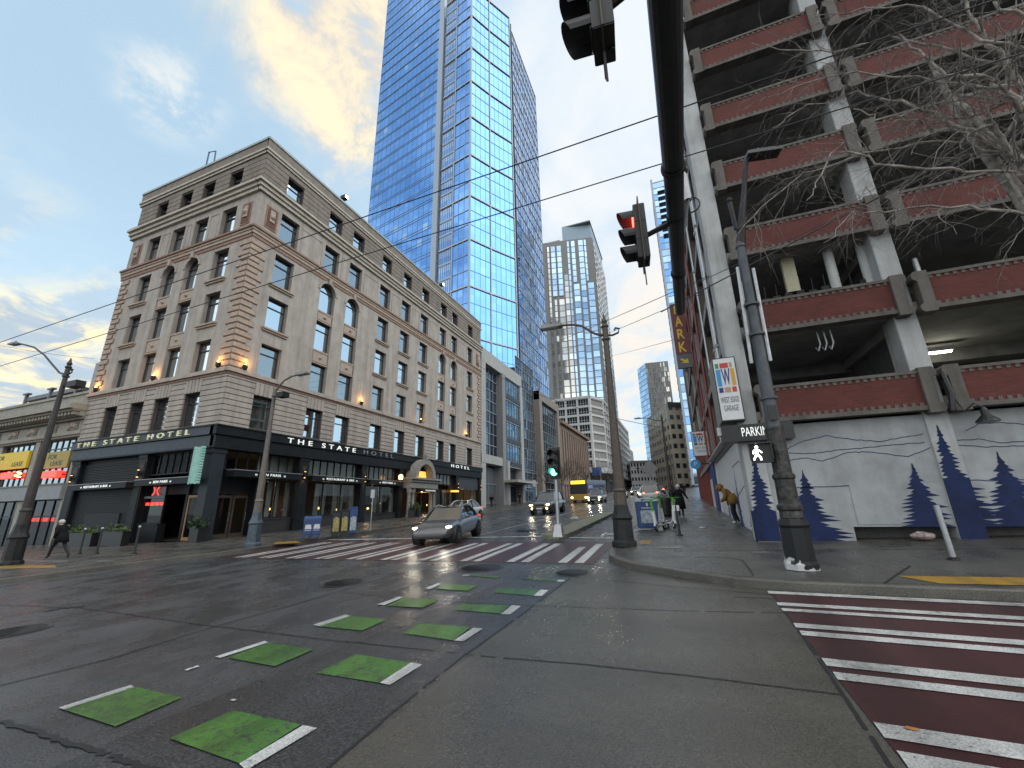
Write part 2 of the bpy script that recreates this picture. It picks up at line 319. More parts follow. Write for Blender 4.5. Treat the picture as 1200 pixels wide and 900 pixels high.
# ------------------------------------------------------------------ ground, roads, pavements
def flat(mb, pts, dz, m=None): mb.face([(p[0], p[1], G(p[0], p[1])+dz) for p in pts], m)
def slab(mb, pts, z0, z1, m=None, mside=None):
    n = len(pts); top = [(p[0], p[1], G(p[0], p[1])+z1) for p in pts]; bot = [(p[0], p[1], G(p[0], p[1])+z0) for p in pts]
    mb.face(top, m)
    for i in range(n): mb.face([bot[i], bot[(i+1) % n], top[(i+1) % n], top[i]], mside if mside is not None else m)
def offset_line(pts, d):
    res = []
    for i, p in enumerate(pts):
        a = Vector(pts[max(0, i-1)][:2]); b = Vector(pts[min(len(pts)-1, i+1)][:2]); t = (b-a).normalized(); res.append((p[0]-t.y*d, p[1]+t.x*d))
    return res
mb = MB(); xs = [-1500, -400, -110, -60, -30, 0, 30, 60, 400, 1500]; ys = [-1500, -400, -40, -10, 20, 60, 120, 200, 260, 600, 1500]
for i in range(len(xs)-1):
    for j in range(len(ys)-1): mb.face([(x, y, G(x, y)) for x, y in ((xs[i], ys[j]), (xs[i+1], ys[j]), (xs[i+1], ys[j+1]), (xs[i], ys[j+1]))])
mb.build('road', asphalt, kind='structure', label='wet grey asphalt of the street and its crossing')

def px(*pts): return [tuple(gp(*p))[:2] for p in pts]
# pale concrete panels on the right half of the crossing, darker strip under the cycle lane
jl = px((372, 912), (460, 836), (545, 768), (610, 722), (668, 678))
mb = MB(); flat(mb, [(jl[0][0]-.1, -12)]+jl+[(-1.6, 10.8), (-1.26, 10.38), (-.19, 9.42), (.66, 8.76), (1.1, 8.5), (1.02, -12)], .004)
mb.build('road_panel', road_conc, kind='structure', label='pale damp concrete panels of the crossing')
mb = MB(); flat(mb, [(-5.2, -12), (-4.6, 3.0), (-4.2, 5.5), (-3.4, 11.0)]+jl[::-1]+[(jl[0][0]-.1, -12)], .004)
mb.build('cycle_lane', asphalt_dark, kind='structure', label='dark asphalt strip under the green cycle lane')
# joints and cracks
mb = MB()
def joint(pts, wd=.035, jit=.02, sub=14, dz=.009):
    P = []
    for a, b in zip(pts[:-1], pts[1:]):
        for k in range(sub): t = k/sub; P.append((a[0]+(b[0]-a[0])*t+random.uniform(-jit, jit), a[1]+(b[1]-a[1])*t+random.uniform(-jit, jit)))
    P.append(pts[-1])
    Lf = offset_line(P, wd/2); Rt = offset_line(P, -wd/2)
    for i in range(len(P)-1):
        if random.random() < .03: continue
        flat(mb, [Lf[i], Lf[i+1], Rt[i+1], Rt[i]], dz)
joint(px((372, 912), (460, 836), (545, 768), (610, 722), (668, 678)), .03, .006)
joint(px((545, 768), (680, 779), (820, 794), (985, 815)), .022, .004)
joint(px((250, 734), (400, 752), (545, 767)), .02, .008)
joint(px((0, 709), (95, 713), (250, 734)), .02, .02)
joint(px((0, 804), (130, 772), (250, 735), (330, 713), (470, 672)), .03, .008)
joint(px((-30, 838), (30, 855), (110, 880), (185, 905)), .05, .02)
joint(px((400, 694), (520, 706), (640, 711), (820, 717), (935, 719)), .018, .004)
joint(px((672, 676), (800, 689), (905, 697)), .016, .004)
joint(px((905, 695), (940, 745), (985, 810), (1048, 905)), .03, .005)
joint(px((55, 717), (70, 713), (98, 711)), .12, .03, 6)
joint(px((860, 700), (905, 702)), .02, .003)
mb.build('road_joint', crack_m, kind='structure', label='dark tarred joints and cracks in the roadway')

# pavements with kerbs
kerbR = [(-2.1, 260), (-2.1, 30), (-2.1, 13.6), (-2.06, 12.4), (-1.95, 11.6), (-1.58, 10.8), (-1.2, 10.3), (-.19, 9.42), (.66, 8.80), (1.5, 8.52), (2.23, 8.40), (4.0, 8.2), (60, 7.4)]
kerbL = [(-18.1, 260), (-18.1, 60), (-18.1, 30), (-18.1, 14.2), (-18.35, 13.2), (-18.9, 11.8), (-19.4, 10.4), (-19.8, 8.2), (-20.4, 7.0), (-21.4, 6.5), (-24, 6.3), (-110, 6.0)]
def pavement(name, kerb, inner, sgn, label):
    kin = offset_line(kerb, .16*sgn)
    mb = MB(); n = len(kerb)
    for i in range(n-1):
        a, b, c, d = kerb[i], kerb[i+1], kin[i+1], kin[i]
        z = lambda p, h: (p[0], p[1], G(p[0], p[1])+h)
        mb.face([z(a, -.02), z(b, -.02), z(b, .12), z(a, .12)]); mb.face([z(a, .12), z(b, .12), z(offset_line(kerb, .02*sgn)[i+1], .14), z(offset_line(kerb, .02*sgn)[i], .14)])
        o1 = offset_line(kerb, .02*sgn); mb.face([z(o1[i], .14), z(o1[i+1], .14), z(c, .14), z(d, .14)])
    mb.build('kerb', kerb_m, kind='structure', label='worn stone kerb round '+label)
    mb = MB(); flat(mb, kin+inner, .143); mb.build(name, side_conc, kind='structure', label=label)
pavement('pavement', kerbR, [(60, 60), (40, 260)], 1, 'the damp concrete pavement beside the brick garage')
pavement('pavement', kerbL, [(-110, 40), (-60, 260)], -1, 'the grey pavement in front of the hotel')
# pavement seams
mb = MB()
for y in (13.2, 15.0, 16.9, 18.9, 21, 23.2, 25.5, 28, 31, 34, 38, 42, 47, 52): joint([(-1.95, y), (2.0, y-.15)], .022, .003, 6, .148)
joint([(-.35, 12.0), (-.35, 60)], .025, .003, 30, .148); joint([(-.35, 12.0), (1.9, 12.0), (60, 11.5)], .03, .004, 30, .148)
joint([(1.0, 9.0), (1.02, 10.6), (.7, 11.0), (-.9, 11.0)], .03, .004, 8, .148); joint([(2.7, 8.5), (3.6, 10.0)], .04, .005, 8, .148)
for x in (-19.5, -21.5, -23.6): joint([(x, 14), (x, 70)], .02, .003, 30, .148)
for y in (16.8, 19.5, 22.5, 26, 30, 35, 41, 48): joint([(-26.2, y), (-18.3, y)], .02, .003, 8, .148)
for x in (-24, -28, -32, -36, -41): joint([(x, 6.5), (x, 17)], .02, .003, 8, .148)
mb.build('pavement_joint', crack_m, kind='structure', label='scored seams between the pavement slabs')
mb = MB(); flat(mb, [(3.35, 8.50), (3.05, 9.05), (4.75, 9.0), (5.0, 8.42)], .150); flat(mb, [(-1.35, 13.4), (-1.05, 13.4), (-1.05, 14.4), (-1.35, 14.4)], .150)
flat(mb, px((-40, 668), (62, 667), (66, 670.5), (-40, 672)), .150); flat(mb, px((322, 639), (346, 637.5), (352, 640), (320, 642)), .150)
mb.build('tactile_strip', yellow_p, kind='structure', label='yellow tactile plates at the kerb ramps')
mb = MB(); flat(mb, px((28, 660), (80, 661), (76, 664), (22, 663)), .150); flat(mb, px((115, 661.5), (134, 661), (132, 663), (110, 664)), .150); flat(mb, px((880, 654), (900, 654), (905, 657), (884, 657)), .149)
flat(mb, px((770, 646), (800, 646), (801, 650), (768, 649)), .149)
mb.build('ramp_paving', side_conc2, kind='structure', label='paler slabs and dashes set in the pavements')

# traffic island
mb = MB(); isl = [(-5.55, 30.5), (-5.5, 20), (-5.5, 17.4), (-5.35, 16.75), (-5.0, 16.4), (-4.6, 16.45), (-4.4, 16.9), (-4.35, 18), (-4.5, 30.5), (-4.9, 31.2), (-5.3, 31.2)]
slab(mb, isl, 0, .15)
mb.build('island', road_mat('island_concrete', (.17, .17, .11), .6, scale=1.2, wet=.15), kind='structure', label='narrow kerbed island with mossy concrete top')

# crossings: maroon bands and paired white bars
mb = MB(); near = lambda x: 12.3-(x+17)*.085; far = lambda x: 17.35-(x+17)*.155
flat(mb, [(-17.7, near(-17.7)-.1), (-2.25, near(-2.25)-.1), (-2.25, far(-2.25)+.25), (-17.7, far(-17.7)+.25)], .006)
flat(mb, [(1.12, 8.36), (4.0, 8.1), (5.9, 8.0), (5.9, -7), (1.02, -7)], .006)
mb.build('crossing_band', red_p, kind='structure', label='maroon painted bands of the two pedestrian crossings')
mb = MB()
for i in range(10):
    x = -2.62-1.5*i
    for o in (0, -.44):
        a = x+o+.125; b = x+o-.125; e = 0 if i else -.8*(o < 0)
        flat(mb, [(a, near(a)), (b, near(b)), (b-.12, far(b)-.35+e), (a-.12, far(a)-.35+e)], .012)
for ya, yb in ((8.46, 8.28), (7.74, 7.57), (7.42, 7.28), (6.73, 6.55), (6.43, 6.26), (5.57, 5.37), (5.23, 5.06), (4.33, 4.12), (3.97, 3.78), (3.1, 2.9), (2.75, 2.55), (1.8, 1.6), (1.4, 1.2)):
    flat(mb, [(1.10, ya), (1.09, yb), (5.9, yb-.42-.03*yb), (5.9, ya-.42-.03*ya)], .012)
mb.build('crossing_bar', white_p, kind='structure', label='paired white bars of the pedestrian crossings')
mb = MB(); flat(mb, [(-17.6, 17.9), (-5.6, 17.35), (-5.6, 17.65), (-17.6, 18.25)], .012); flat(mb, [(-4.3, 16.7), (-2.3, 16.1), (-2.3, 16.4), (-4.3, 17.0)], .012)
x = -8.9
flat(mb, [(x, 18.4), (x-.12, 18.4), (x-.12, 120), (x, 120)], .012)
for k in range(12): flat(mb, [(-13.2, 21+k*9), (-13.08, 21+k*9), (-13.08, 24.5+k*9), (-13.2, 24.5+k*9)], .012)
flat(mb, px((671, 606), (676, 605), (679, 608), (673, 608.5)), .012); flat(mb, px((666, 607), (671, 606.5), (672, 608.5)), .012)
flat(mb, px((703, 629), (709, 624), (712, 624.5), (706, 630)), .012); flat(mb, px((711, 625), (722, 626), (721, 627.5), (711, 627)), .012); flat(mb, px((715, 629), (722, 631), (720, 633)), .012)
# short bars along the cycle lane
for q in (((68, 830.7), (153, 804), (158, 807), (74, 833)), ((252, 770.7), (310, 752), (314, 754), (258, 772)), ((367, 733), (405, 721), (410, 722.5), (374, 735)), ((441.7, 709), (468, 700), (472.7, 700.7), (450, 710)),
          ((498, 690), (513, 684), (517, 684.7), (505, 691)), ((541.7, 674.6), (549, 673.6), (551, 674.8), (543, 676)),
          ((280, 897), (355, 851.7), (371.7, 855), (288, 905)), ((445, 801.7), (481.7, 777.7), (495, 780), (457, 804)), ((531.7, 751.7), (555, 736.7), (565.7, 737.7), (543, 752.7)), ((586.7, 720.7), (600, 710), (610.7, 711), (598, 720.9)),
          ((625, 699), (633, 691.7), (643, 692.3), (635, 699.3)), ((652, 682), (655, 680), (663, 680.5), (660, 682.4)), ((269, 822), (273, 820.5), (278, 821.5), (273, 823)), ((216, 786), (231, 781), (234, 782), (219, 787))):
    flat(mb, px(*q), .012)
mb.build('lane_line', white_p, kind='structure', label='white lane lines, stop lines and cycle lane bars')
mb = MB()
for q in (((74, 833), (158, 806), (213, 819), (135, 853)), ((267, 772), (315, 754), (368, 762), (322, 782)), ((374, 735), (410, 722.5), (453, 727), (424, 740)), ((453, 710.7), (475, 700.7), (515, 704), (495, 713)),
          ((510, 690.7), (518, 684.3), (559, 687.3), (548, 693)), ((550, 675.2), (553, 674.2), (586, 676.6), (583, 678)), ((198, 867), (273, 834), (353, 850.7), (280, 896.7)), ((370, 790), (416.7, 767.7), (481.7, 777.7), (445, 801.7)),
          ((471.7, 743), (491.7, 731.7), (551.7, 735.5), (531.7, 751.7)), ((533, 715.5), (541.7, 708.3), (598, 710), (586.7, 720)), ((578, 695), (585, 689.3), (631.7, 691.7), (625, 699)), ((613, 679), (618, 677.6), (653, 679.9), (650, 681.7))):
    flat(mb, px(*q), .012)
mb.build('cycle_lane_patch', green_p, kind='structure', label='bright green blocks of the cycle lane crossing')
# manholes: iron covers with a ring
for i, (x, y, r) in enumerate(((402, 683, .42), (563, 665.5, .52), (16, 740.5, .40), (670, 671.5, .36), (617, 622, .5))):
    c = gp(x, y); m_ = MB()
    ring = lambda rr, dz: [(c.x+rr*math.cos(a*math.pi/14), c.y+rr*math.sin(a*math.pi/14), G(c.x+rr*math.cos(a*math.pi/14), c.y+rr*math.sin(a*math.pi/14))+dz) for a in range(28)]
    m_.face(ring(r*1.18, .010), 1); m_.face(ring(r, .016), 0)
    for k in range(-4, 5):
        hw = math.sqrt(max(0, r*r*.8-(k*r*.2)**2))
        m_.box(c.x+k*r*.2-.02, c.x+k*r*.2+.02, c.y-hw, c.y+hw, c.z+.010, c.z+.022+SA*0, 0)
    m_.build('manhole_cover', [iron, asphalt_dark], label=('round iron manhole cover beside the green cycle blocks', 'large round manhole cover in front of the far crossing', 'iron manhole cover at the left edge of the road', 'small manhole cover at the corner kerb', 'manhole cover in the traffic lane behind the crossing')[i], cat='manhole')

# ------------------------------------------------------------------ facade tools
class Fac:
    def __init__(s, O, u, n): s.O = Vector(O); s.u = Vector(u).normalized(); s.n = Vector(n).normalized(); s.t = Vector((0, 0, 1)).cross(s.n)
    def P(s, u, z, d=0.0): return s.O+s.u*u+s.n*d+Vector((0, 0, z))
    def box(s, mb, u0, u1, z0, z1, d0, d1, m=None):
        vs = [s.P(u, z, d) for z in (z0, z1) for d in (d0, d1) for u in (u0, u1)]
        mb.mesh(vs, [(0, 2, 3, 1), (4, 5, 7, 6), (0, 1, 5, 4), (2, 6, 7, 3), (0, 4, 6, 2), (1, 3, 7, 5)], m)
    def quad(s, mb, u0, u1, z0, z1, d, m=None): mb.face([s.P(u0, z0, d), s.P(u1, z0, d), s.P(u1, z1, d), s.P(u0, z1, d)], m)
    def u_of(s, p): return (p-s.O).dot(s.u)
    def at(s, px_, py_):                         # the (u, z) of the facade seen through a pixel of the photograph
        p = onP(px_, py_, s.O, s.u.x, s.u.y); return (p-s.O).dot(s.u), p.z
    def mtx(s, u, z, d=0.0):                     # local x = reading direction, y = inwards, z = up
        p = s.P(u, z, d); t, n = s.t, s.n
        return Matrix(((t.x, -n.x, 0, p.x), (t.y, -n.y, 0, p.y), (t.z, -n.z, 1, p.z), (0, 0, 0, 1)))
def arch_pts(ua, ub, zb, k=10):
    r = (ub-ua)/2; c = (ua+ub)/2
    return [(c-r*math.cos(math.pi*i/k), zb-r+r*math.sin(math.pi*i/k)) for i in range(k+1)]
def wall_holes(mb, F, u0, u1, z0, z1, holes, dep, d=0.0, m=0, mr=0):
    us = sorted({u0, u1, *[h[0] for h in holes], *[h[1] for h in holes]}); zs = sorted({z0, z1, *[h[2] for h in holes], *[h[3] for h in holes]})
    us = [u for u in us if u0 <= u <= u1]; zs = [z for z in zs if z0 <= z <= z1]
    for j in range(len(zs)-1):
        run = None
        for i in range(len(us)-1):
            c = ((us[i]+us[i+1])/2, (zs[j]+zs[j+1])/2); inh = any(h[0] < c[0] < h[1] and h[2] < c[1] < h[3] for h in holes)
            if not inh and run is None: run = us[i]
            if inh and run is not None: F.quad(mb, run, us[i], zs[j], zs[j+1], d, m); run = None
        if run is not None: F.quad(mb, run, us[-1], zs[j], zs[j+1], d, m)
    for h in holes:
        ua, ub, za, zb = h[:4]
        if len(h) > 4 and h[4]:
            A = arch_pts(ua, ub, zb); n = len(A); mid = n//2
            for i in range(mid): mb.face([F.P(ua, zb, d), F.P(*A[i], d), F.P(*A[i+1], d)], m)
            for i in range(mid, n-1): mb.face([F.P(ub, zb, d), F.P(*A[i], d), F.P(*A[i+1], d)], m)
            loop = [(ua, za)]+A+[(ub, za)]
        else: loop = [(ua, za), (ua, zb), (ub, zb), (ub, za)]
        for i in range(len(loop)):
            p, q = loop[i], loop[(i+1) % len(loop)]; mb.face([F.P(*p, d), F.P(*q, d), F.P(*q, d-dep), F.P(*p, d-dep)], mr)
def courses(mb, F, u0, u1, z0, z1, step, holes, d0, d1, gap=.05, m=0):
    z = z0
    while z < z1-.05:
        zt = min(z+step, z1); cuts = sorted([(h[0], h[1]) for h in holes if h[2] < zt-.02 and h[3] > z+gap])
        u = u0
        for a, b in cuts+[(u1, u1)]:
            if a > u+.02: F.box(mb, u, a, z+gap, zt, d0, d1, m)
            u = max(u, b)
        z = zt
GLASS = glassmat('window_glass', (.62, .72, .78), .02, 1.5, .50, metal=1.0)
SHOPGLASS = glassmat('shop_glass', (.010, .012, .014), .02, 1.45, .05, top=.55)
frame_m = mat('window_frame', (.022, .022, .024), .45, var=.1)
curtain_m = mat('curtain', (.34, .36, .33), .8, var=.15, vs=3)
WPROTO = {}
def window(F, u, z, d, w, h, kind, parent, curtain=0, fm=None, gm=None, bars=(.70,), vbars=()):
    """a sash window (frame > pane, curtain); u, z = centre of the sill"""
    key = (round(w, 2), round(h, 2), kind, curtain, bars, vbars, fm and fm.name, gm and gm.name, parent.name)
    M_ = F.mtx(u, z, d); M_ = Matrix.Translation(-woff(parent)) @ M_
    if key not in WPROTO:
        mb = MB(); ft = .075
        if kind == 'arch':
            A = arch_pts(-w/2, w/2, h, 12); B_ = arch_pts(-w/2+ft, w/2-ft, h-ft, 12); lo = [(-w/2, 0)]+A+[(w/2, 0)]; li = [(-w/2+ft, ft)]+B_+[(w/2-ft, ft)]
            for i in range(len(lo)):
                p, q, r_, s_ = lo[i], lo[(i+1) % len(lo)], li[(i+1) % len(li)], li[i]
                mb.prism([(p[0], -.05, p[1]), (q[0], -.05, q[1]), (r_[0], -.05, r_[1]), (s_[0], -.05, s_[1])], (0, .1, 0))
        else:
            mb.box(-w/2, w/2, -.05, .05, 0, ft); mb.box(-w/2, w/2, -.05, .05, h-ft, h); mb.box(-w/2, -w/2+ft, -.05, .05, ft, h-ft); mb.box(w/2-ft, w/2, -.05, .05, ft, h-ft); li = [(-w/2+ft, ft), (-w/2+ft, h-ft), (w/2-ft, h-ft), (w/2-ft, ft)]
        for b in bars: mb.box(-w/2+ft, w/2-ft, -.035, .045, h*b-.035, h*b+.035)
        for b in vbars: mb.box(w*b-.03, w*b+.03, -.03, .045, ft, h-ft)
        fr = mb.build('window', fm or frame_m, parent, local=True)
        mb = MB(); mb.face([(a, .03, b) for a, b in li]); pn = mb.build('pane', gm or GLASS, fr, local=True)
        if curtain:
            mb = MB(); k = 26; seg = [(-w/2, -w/2+w*.34), (w/2-w*.34, w/2)] if curtain == 1 else [(-w/2, w/2)]
            mb.smooth = True
            for a, b in seg:
                P = [(a+(b-a)*i/k, .16+.035*math.sin(i*1.9)+.01*math.sin(i*.7)) for i in range(k+1)]
                mb.mesh([(x, y, zz_) for x, y in P for zz_ in (.03, h*.98)], [(2*i, 2*i+2, 2*i+3, 2*i+1) for i in range(k)])
            mb.build('curtain', curtain_m, fr, local=True)
        fr.matrix_basis = M_; WPROTO[key] = fr; return fr
    fr = dup(WPROTO[key], parent); fr.matrix_basis = M_; return fr
def lettering(F, s, u, z, d, size, mat_, parent, ext=.03, align='CENTER', sx=1.0, space=1.0, name='sign_lettering', bold=0.0, width=None):
    cu = bpy.data.curves.new('text', 'FONT'); cu.body = s; cu.size = size; cu.extrude = ext; cu.align_x = align; cu.align_y = 'CENTER'; cu.space_character = space; cu.offset = bold
    t = bpy.data.objects.new('text', cu); col.objects.link(t); dg = bpy.context.evaluated_depsgraph_get(); dg.update()
    me = bpy.data.meshes.new_from_object(t.evaluated_get(dg)); bpy.data.objects.remove(t); bpy.data.curves.remove(cu)
    if width:
        xs_ = [v.co.x for v in me.vertices]; sx = width/(max(xs_)-min(xs_))
    o = bpy.data.objects.new(name, me); me.materials.clear(); me.materials.append(mat_); col.objects.link(o)
    rot = Matrix(((sx, 0, 0, 0), (0, 0, -1, 0), (0, 1, 0, 0), (0, 0, 0, 1)))
    o.parent = parent; o.matrix_basis = Matrix.Translation(-woff(parent)) @ F.mtx(u, z, d) @ rot
    return o
def lamp(name, loc, e, c, parent=None, r=.05, spot=None):
    l = bpy.data.lights.new(name, 'SPOT' if spot else 'POINT'); l.energy = e; l.color = c; l.shadow_soft_size = r
    o = bpy.data.objects.new(name, l); col.objects.link(o); o.location = Vector(loc)-(woff(parent) if parent else Vector()); o.parent = parent
    if spot: l.spot_size = R(spot[1]); l.spot_blend = .8; o.rotation_euler = Vector(spot[0]).to_track_quat('-Z', 'Y').to_euler()
    return o

# ------------------------------------------------------------------ the hotel
XH, YH, XL, YE = -26.7, 17.3, -42.4, 55.2
stucco = mat('hotel_stucco', (.395, .355, .315), .85, streak=.24, var=.10, vs=1.1, bump=.25, bs=40)
stucco2 = mat('hotel_stone', (.385, .34, .30), .85, streak=.2, var=.09, vs=1.6, bump=.2, bs=30)
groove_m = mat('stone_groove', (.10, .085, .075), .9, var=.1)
cream = mat('cornice_cream', (.47, .43, .36), .8, var=.12, vs=2, bump=.15)
attic_m = mat('attic_stone', (.235, .20, .17), .85, streak=.2, var=.12, vs=1.5, bump=.2)
darkcorn = mat('cornice_slate', (.10, .088, .082), .7, var=.2, vs=3)
terra = mat('terracotta', (.27, .165, .12), .8, var=.2, vs=6, bump=.3, bs=25)
terra2 = mat('terracotta_pale', (.39, .31, .245), .8, var=.15, vs=4, bump=.2)
orn_m = mat('terracotta_ornament', (.40, .33, .27), .8, var=.2, vs=14, bump=.9, bs=14)
shop_m = mat('shopfront_black', (.010, .012, .015), .5, spec=.22, var=.25, vs=2, bump=.05)
shop_blue = mat('fascia_slate', (.048, .062, .076), .5, spec=.3, var=.15, vs=2)
FR = Fac((XH, YH, 0), (0, 1, 0), (1, 0, 0)); FL = Fac((XH, YH, 0), (-1, 0, 0), (0, -1, 0))
LR, LL = YE-YH, XH-XL
hotel = thing('hotel_building', 'seven storey tan stucco corner hotel with quoins and black shopfronts', 'hotel', (XH, YH, G(XH, YH)))
rows = dict(attic=(25.75, 27.9), six=(21.9, 24.4), five=(18.1, 20.7), four=(14.55, 17.1), three=(10.98, 13.35), two=(7.25, 9.5))
ctrR = [20.10, 24.57, 27.61, 32.02, 35.77, 39.53, 43.89, 46.91, 51.62]; ctrL = [3.2, 6.45, 9.25, 12.45]
cR = [y-YH for y in ctrR]; wR, wL = 1.68, 1.62
pairR = (1, 2, 6, 7); pairL = (1, 2)
def holes_of(cs, w_, pr, rn):
    za, zb = rows[rn]; wid = w_*(.93 if rn == 'attic' else 1)
    return [(c-wid/2, c+wid/2, za, zb+(.12 if rn == 'five' and i in pr else 0), rn == 'five' and i in pr) for i, c in enumerate(cs)]
hR = {r: holes_of(cR, wR, pairR, r) for r in rows}; hL = {r: holes_of(ctrL, wL, pairL, r) for r in rows}
mb = MB()
for F, Lg, H in ((FR, LR, hR), (FL, LL, hL)):
    pr = pairR if F is FR else pairL
    body = H['six']+[(a[0], a[1], H['three'][i][2], a[3], True) for i, a in enumerate(H['five']) if i in pr]+[h for r in ('five', 'four', 'three') for i, h in enumerate(H[r]) if i not in pr]
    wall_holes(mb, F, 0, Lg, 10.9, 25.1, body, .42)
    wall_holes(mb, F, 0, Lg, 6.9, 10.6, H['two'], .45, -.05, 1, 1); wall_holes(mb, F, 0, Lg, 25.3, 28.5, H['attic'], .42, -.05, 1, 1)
bk_ = Fac((XH, YE, 0), (-1, 0, 0), (0, 1, 0)); bk_.quad(mb, 0, LL, -.6, 29.9, 0, 0)
bk2 = Fac((XL, YH, 0), (0, 1, 0), (-1, 0, 0)); bk2.quad(mb, 0, LR, -.6, 29.9, 0, 0)
mb.face([(XH, YH, 29.4), (XH, YE, 29.4), (XL, YE, 29.4), (XL, YH, 29.4)], 2)
mb.build('wall', [stucco, groove_m, darkcorn], hotel)
mb = MB()
for F, Lg, H in ((FR, LR, hR), (FL, LL, hL)):
    courses(mb, F, -.001, Lg, 6.95, 10.5, .37, H['two'], -.05, .045)
    for (a, b, za, zb, _) in H['two']:               # voussoir fan over each first floor window
        for k in (-2, -1, 0, 1, 2):
            x0 = (a+b)/2+k*.33; F.box(mb, x0-.14+k*.02, x0+.14+k*.02, zb+.03, 10.45, .045, .075)
mb.build('rusticated_stone', stucco2, hotel)
mb = MB()
for F, Lg, H in ((FR, LR, hR), (FL, LL, hL)): courses(mb, F, -.001, Lg, 25.62, 28.5, .47, H['attic'], -.05, .03)
mb.build('attic_stone', attic_m, hotel)
def ring(mb, z0, z1, d, m=0):
    for F, Lg, e0 in ((FR, LR, d), (FL, LL, -.002)): F.box(mb, -e0, Lg+(.25 if F is FL else 0), z0, z1, -.06, d, m)
mb = MB()
for z0, z1, d, m in ((24.95, 25.25, .20, 0), (25.25, 25.55, .34, 0), (25.55, 25.75, .52, 0), (25.75, 25.9, .44, 1), (25.9, 26.0, .28, 1)): ring(mb, z0, z1, d, m)
c1 = mb.build('cornice', [cream, darkcorn], hotel)
mb = MB()
for z0, z1, d, m in ((28.5, 28.72, .12, 0), (28.72, 28.9, .22, 0), (28.9, 29.75, .10, 1), (29.75, 29.95, .18, 2)): ring(mb, z0, z1, d, m)
mb.build('parapet', [cream, attic_m, mat('coping', (.33, .37, .37), .5, .3)], hotel)
mb = MB()
for z0, z1, d, m in ((20.98, 21.25, .06, 1), (21.25, 21.5, .12, 0), (21.5, 21.68, .18, 0), (21.68, 21.84, .28, 1)): ring(mb, z0, z1, d, m)
mb.build('belt_course', [terra2, terra], hotel)
mb = MB()
for z0, z1, d, m in ((10.5, 10.66, .10, 1), (10.66, 10.86, .22, 0), (10.86, 10.97, .15, 0)): ring(mb, z0, z1, d, m)
mb.build('belt_course', [stucco2, terra], hotel)
# quoins
def quoin(sides, name='quoin_stack'):
    mb = MB(); z = 11.05; k = 0
    while z < 20.7:
        wd = 1.15 if k % 2 else .78; hgt = .40
        for F, u0, s in sides:
            a, b = (u0, u0+s*wd) if s > 0 else (u0-wd, u0)
            e = .062 if F is FR else 0
            F.box(mb, a-(e if s > 0 else 0), b, z, z+hgt, 0, .06, 0)
            ca, cb = (a-(.087 if F is FR and len(sides) > 1 else 0) if s > 0 and len(sides) > 1 else a+.035), b-.035
            F.box(mb, ca, cb, z+.045, z+hgt-.045, .06, .085, 1)
        z += .445; k += 1
    mb.build(name, [terra, terra2], hotel)
quoin([(FR, 0, 1), (FL, 0, 1)]); quoin([(FR, LR, -1)]); quoin([(FL, LL, -1)])
# terracotta medallions beside the sixth floor windows, ornament panels between paired windows, sills, arch rings
for F, uc in ((FR, 1.15), (FL, 1.15), (FR, LR-1.1), (FL, LL-1.15)):
    mb = MB(); F.box(mb, uc-.5, uc+.5, 22.3, 24.2, -.01, .05, 0); F.box(mb, uc-.38, uc+.38, 22.42, 24.08, .05, .07, 1); F.box(mb, uc-.2, uc+.2, 22.9, 23.9, .07, .14, 2)
    mb.ball(F.P(uc, 23.35, .1), .22, 2, 8)
    mb.build('medallion', [terra, mat('medallion_dark', (.13, .06, .045), .8), orn_m], hotel)
for F, cs, pr, w_ in ((FR, cR, pairR, wR), (FL, ctrL, pairL, wL)):
    for i, c in enumerate(cs):
        if i in pr:
            for za, zb in ((13.35, 14.55), (17.1, 18.1)):
                mb = MB(); F.box(mb, c-w_/2+.01, c+w_/2-.01, za+.02, zb-.02, -.4, -.10, 0); F.box(mb, c-w_/2+.1, c+w_/2-.1, za+.16, zb-.16, -.10, -.06, 1); mb.ball(F.P(c, (za+zb)/2, -.07), .17, 2, 8, (1, 1, .8))
                F.box(mb, c-w_/2+.01, c+w_/2-.01, zb-.14, zb-.005, -.30, -.02, 2); F.box(mb, c-w_/2+.01, c+w_/2-.01, za+.005, za+.1, -.30, -.04, 2)
                mb.build('spandrel_panel', [terra, orn_m, terra2], hotel)
            mb = MB(); A = arch_pts(c-w_/2, c+w_/2, 20.82, 12); B_ = arch_pts(c-w_/2-.24, c+w_/2+.24, 21.0, 12)
            B_ = [(c+(a[0]-c)*1.27, 20.82-w_/2+(a[1]-20.82+w_/2)*1.27) for a in A]
            for k in range(12): mb.prism([F.P(*A[k], -.02), F.P(*A[k+1], -.02), F.P(*B_[k+1], -.02), F.P(*B_[k], -.02)], F.n*.08)
            F.box(mb, c-.16, c+.16, 20.75, 21.35, 0, .2)
            mb.build('arch_ring', stucco2, hotel)
        else:
            for r in ('five', 'four'):
                mb = MB(); za = rows[r][0]; F.box(mb, c-w_/2-.18, c+w_/2+.18, za-.24, za-.1, 0, .12, 0); F.box(mb, c-w_/2-.24, c+w_/2+.24, za-.1, za+.02, -.3, .22, 0)
                mb.build('window_sill', terra2, hotel)
    for a, b in zip(cs[:-1], cs[1:]):               # raised fillet round each wall panel between sixth floor windows
        l, r_ = a+w_/2+.3, b-w_/2-.3
        if r_-l < .3: continue
        mb = MB(); o_ = [(l, 22.2), (l, 24.3), (r_, 24.3), (r_, 22.2)]; i_ = [(l+.06, 22.2), (l+.06, 24.24), (r_-.06, 24.24), (r_-.06, 22.2)]
        for k in range(3): mb.prism([F.P(*o_[k], -.01), F.P(*o_[k+1], -.01), F.P(*i_[k+1], -.01), F.P(*i_[k], -.01)], F.n*.045)
        mb.build('panel_moulding', stucco2, hotel)
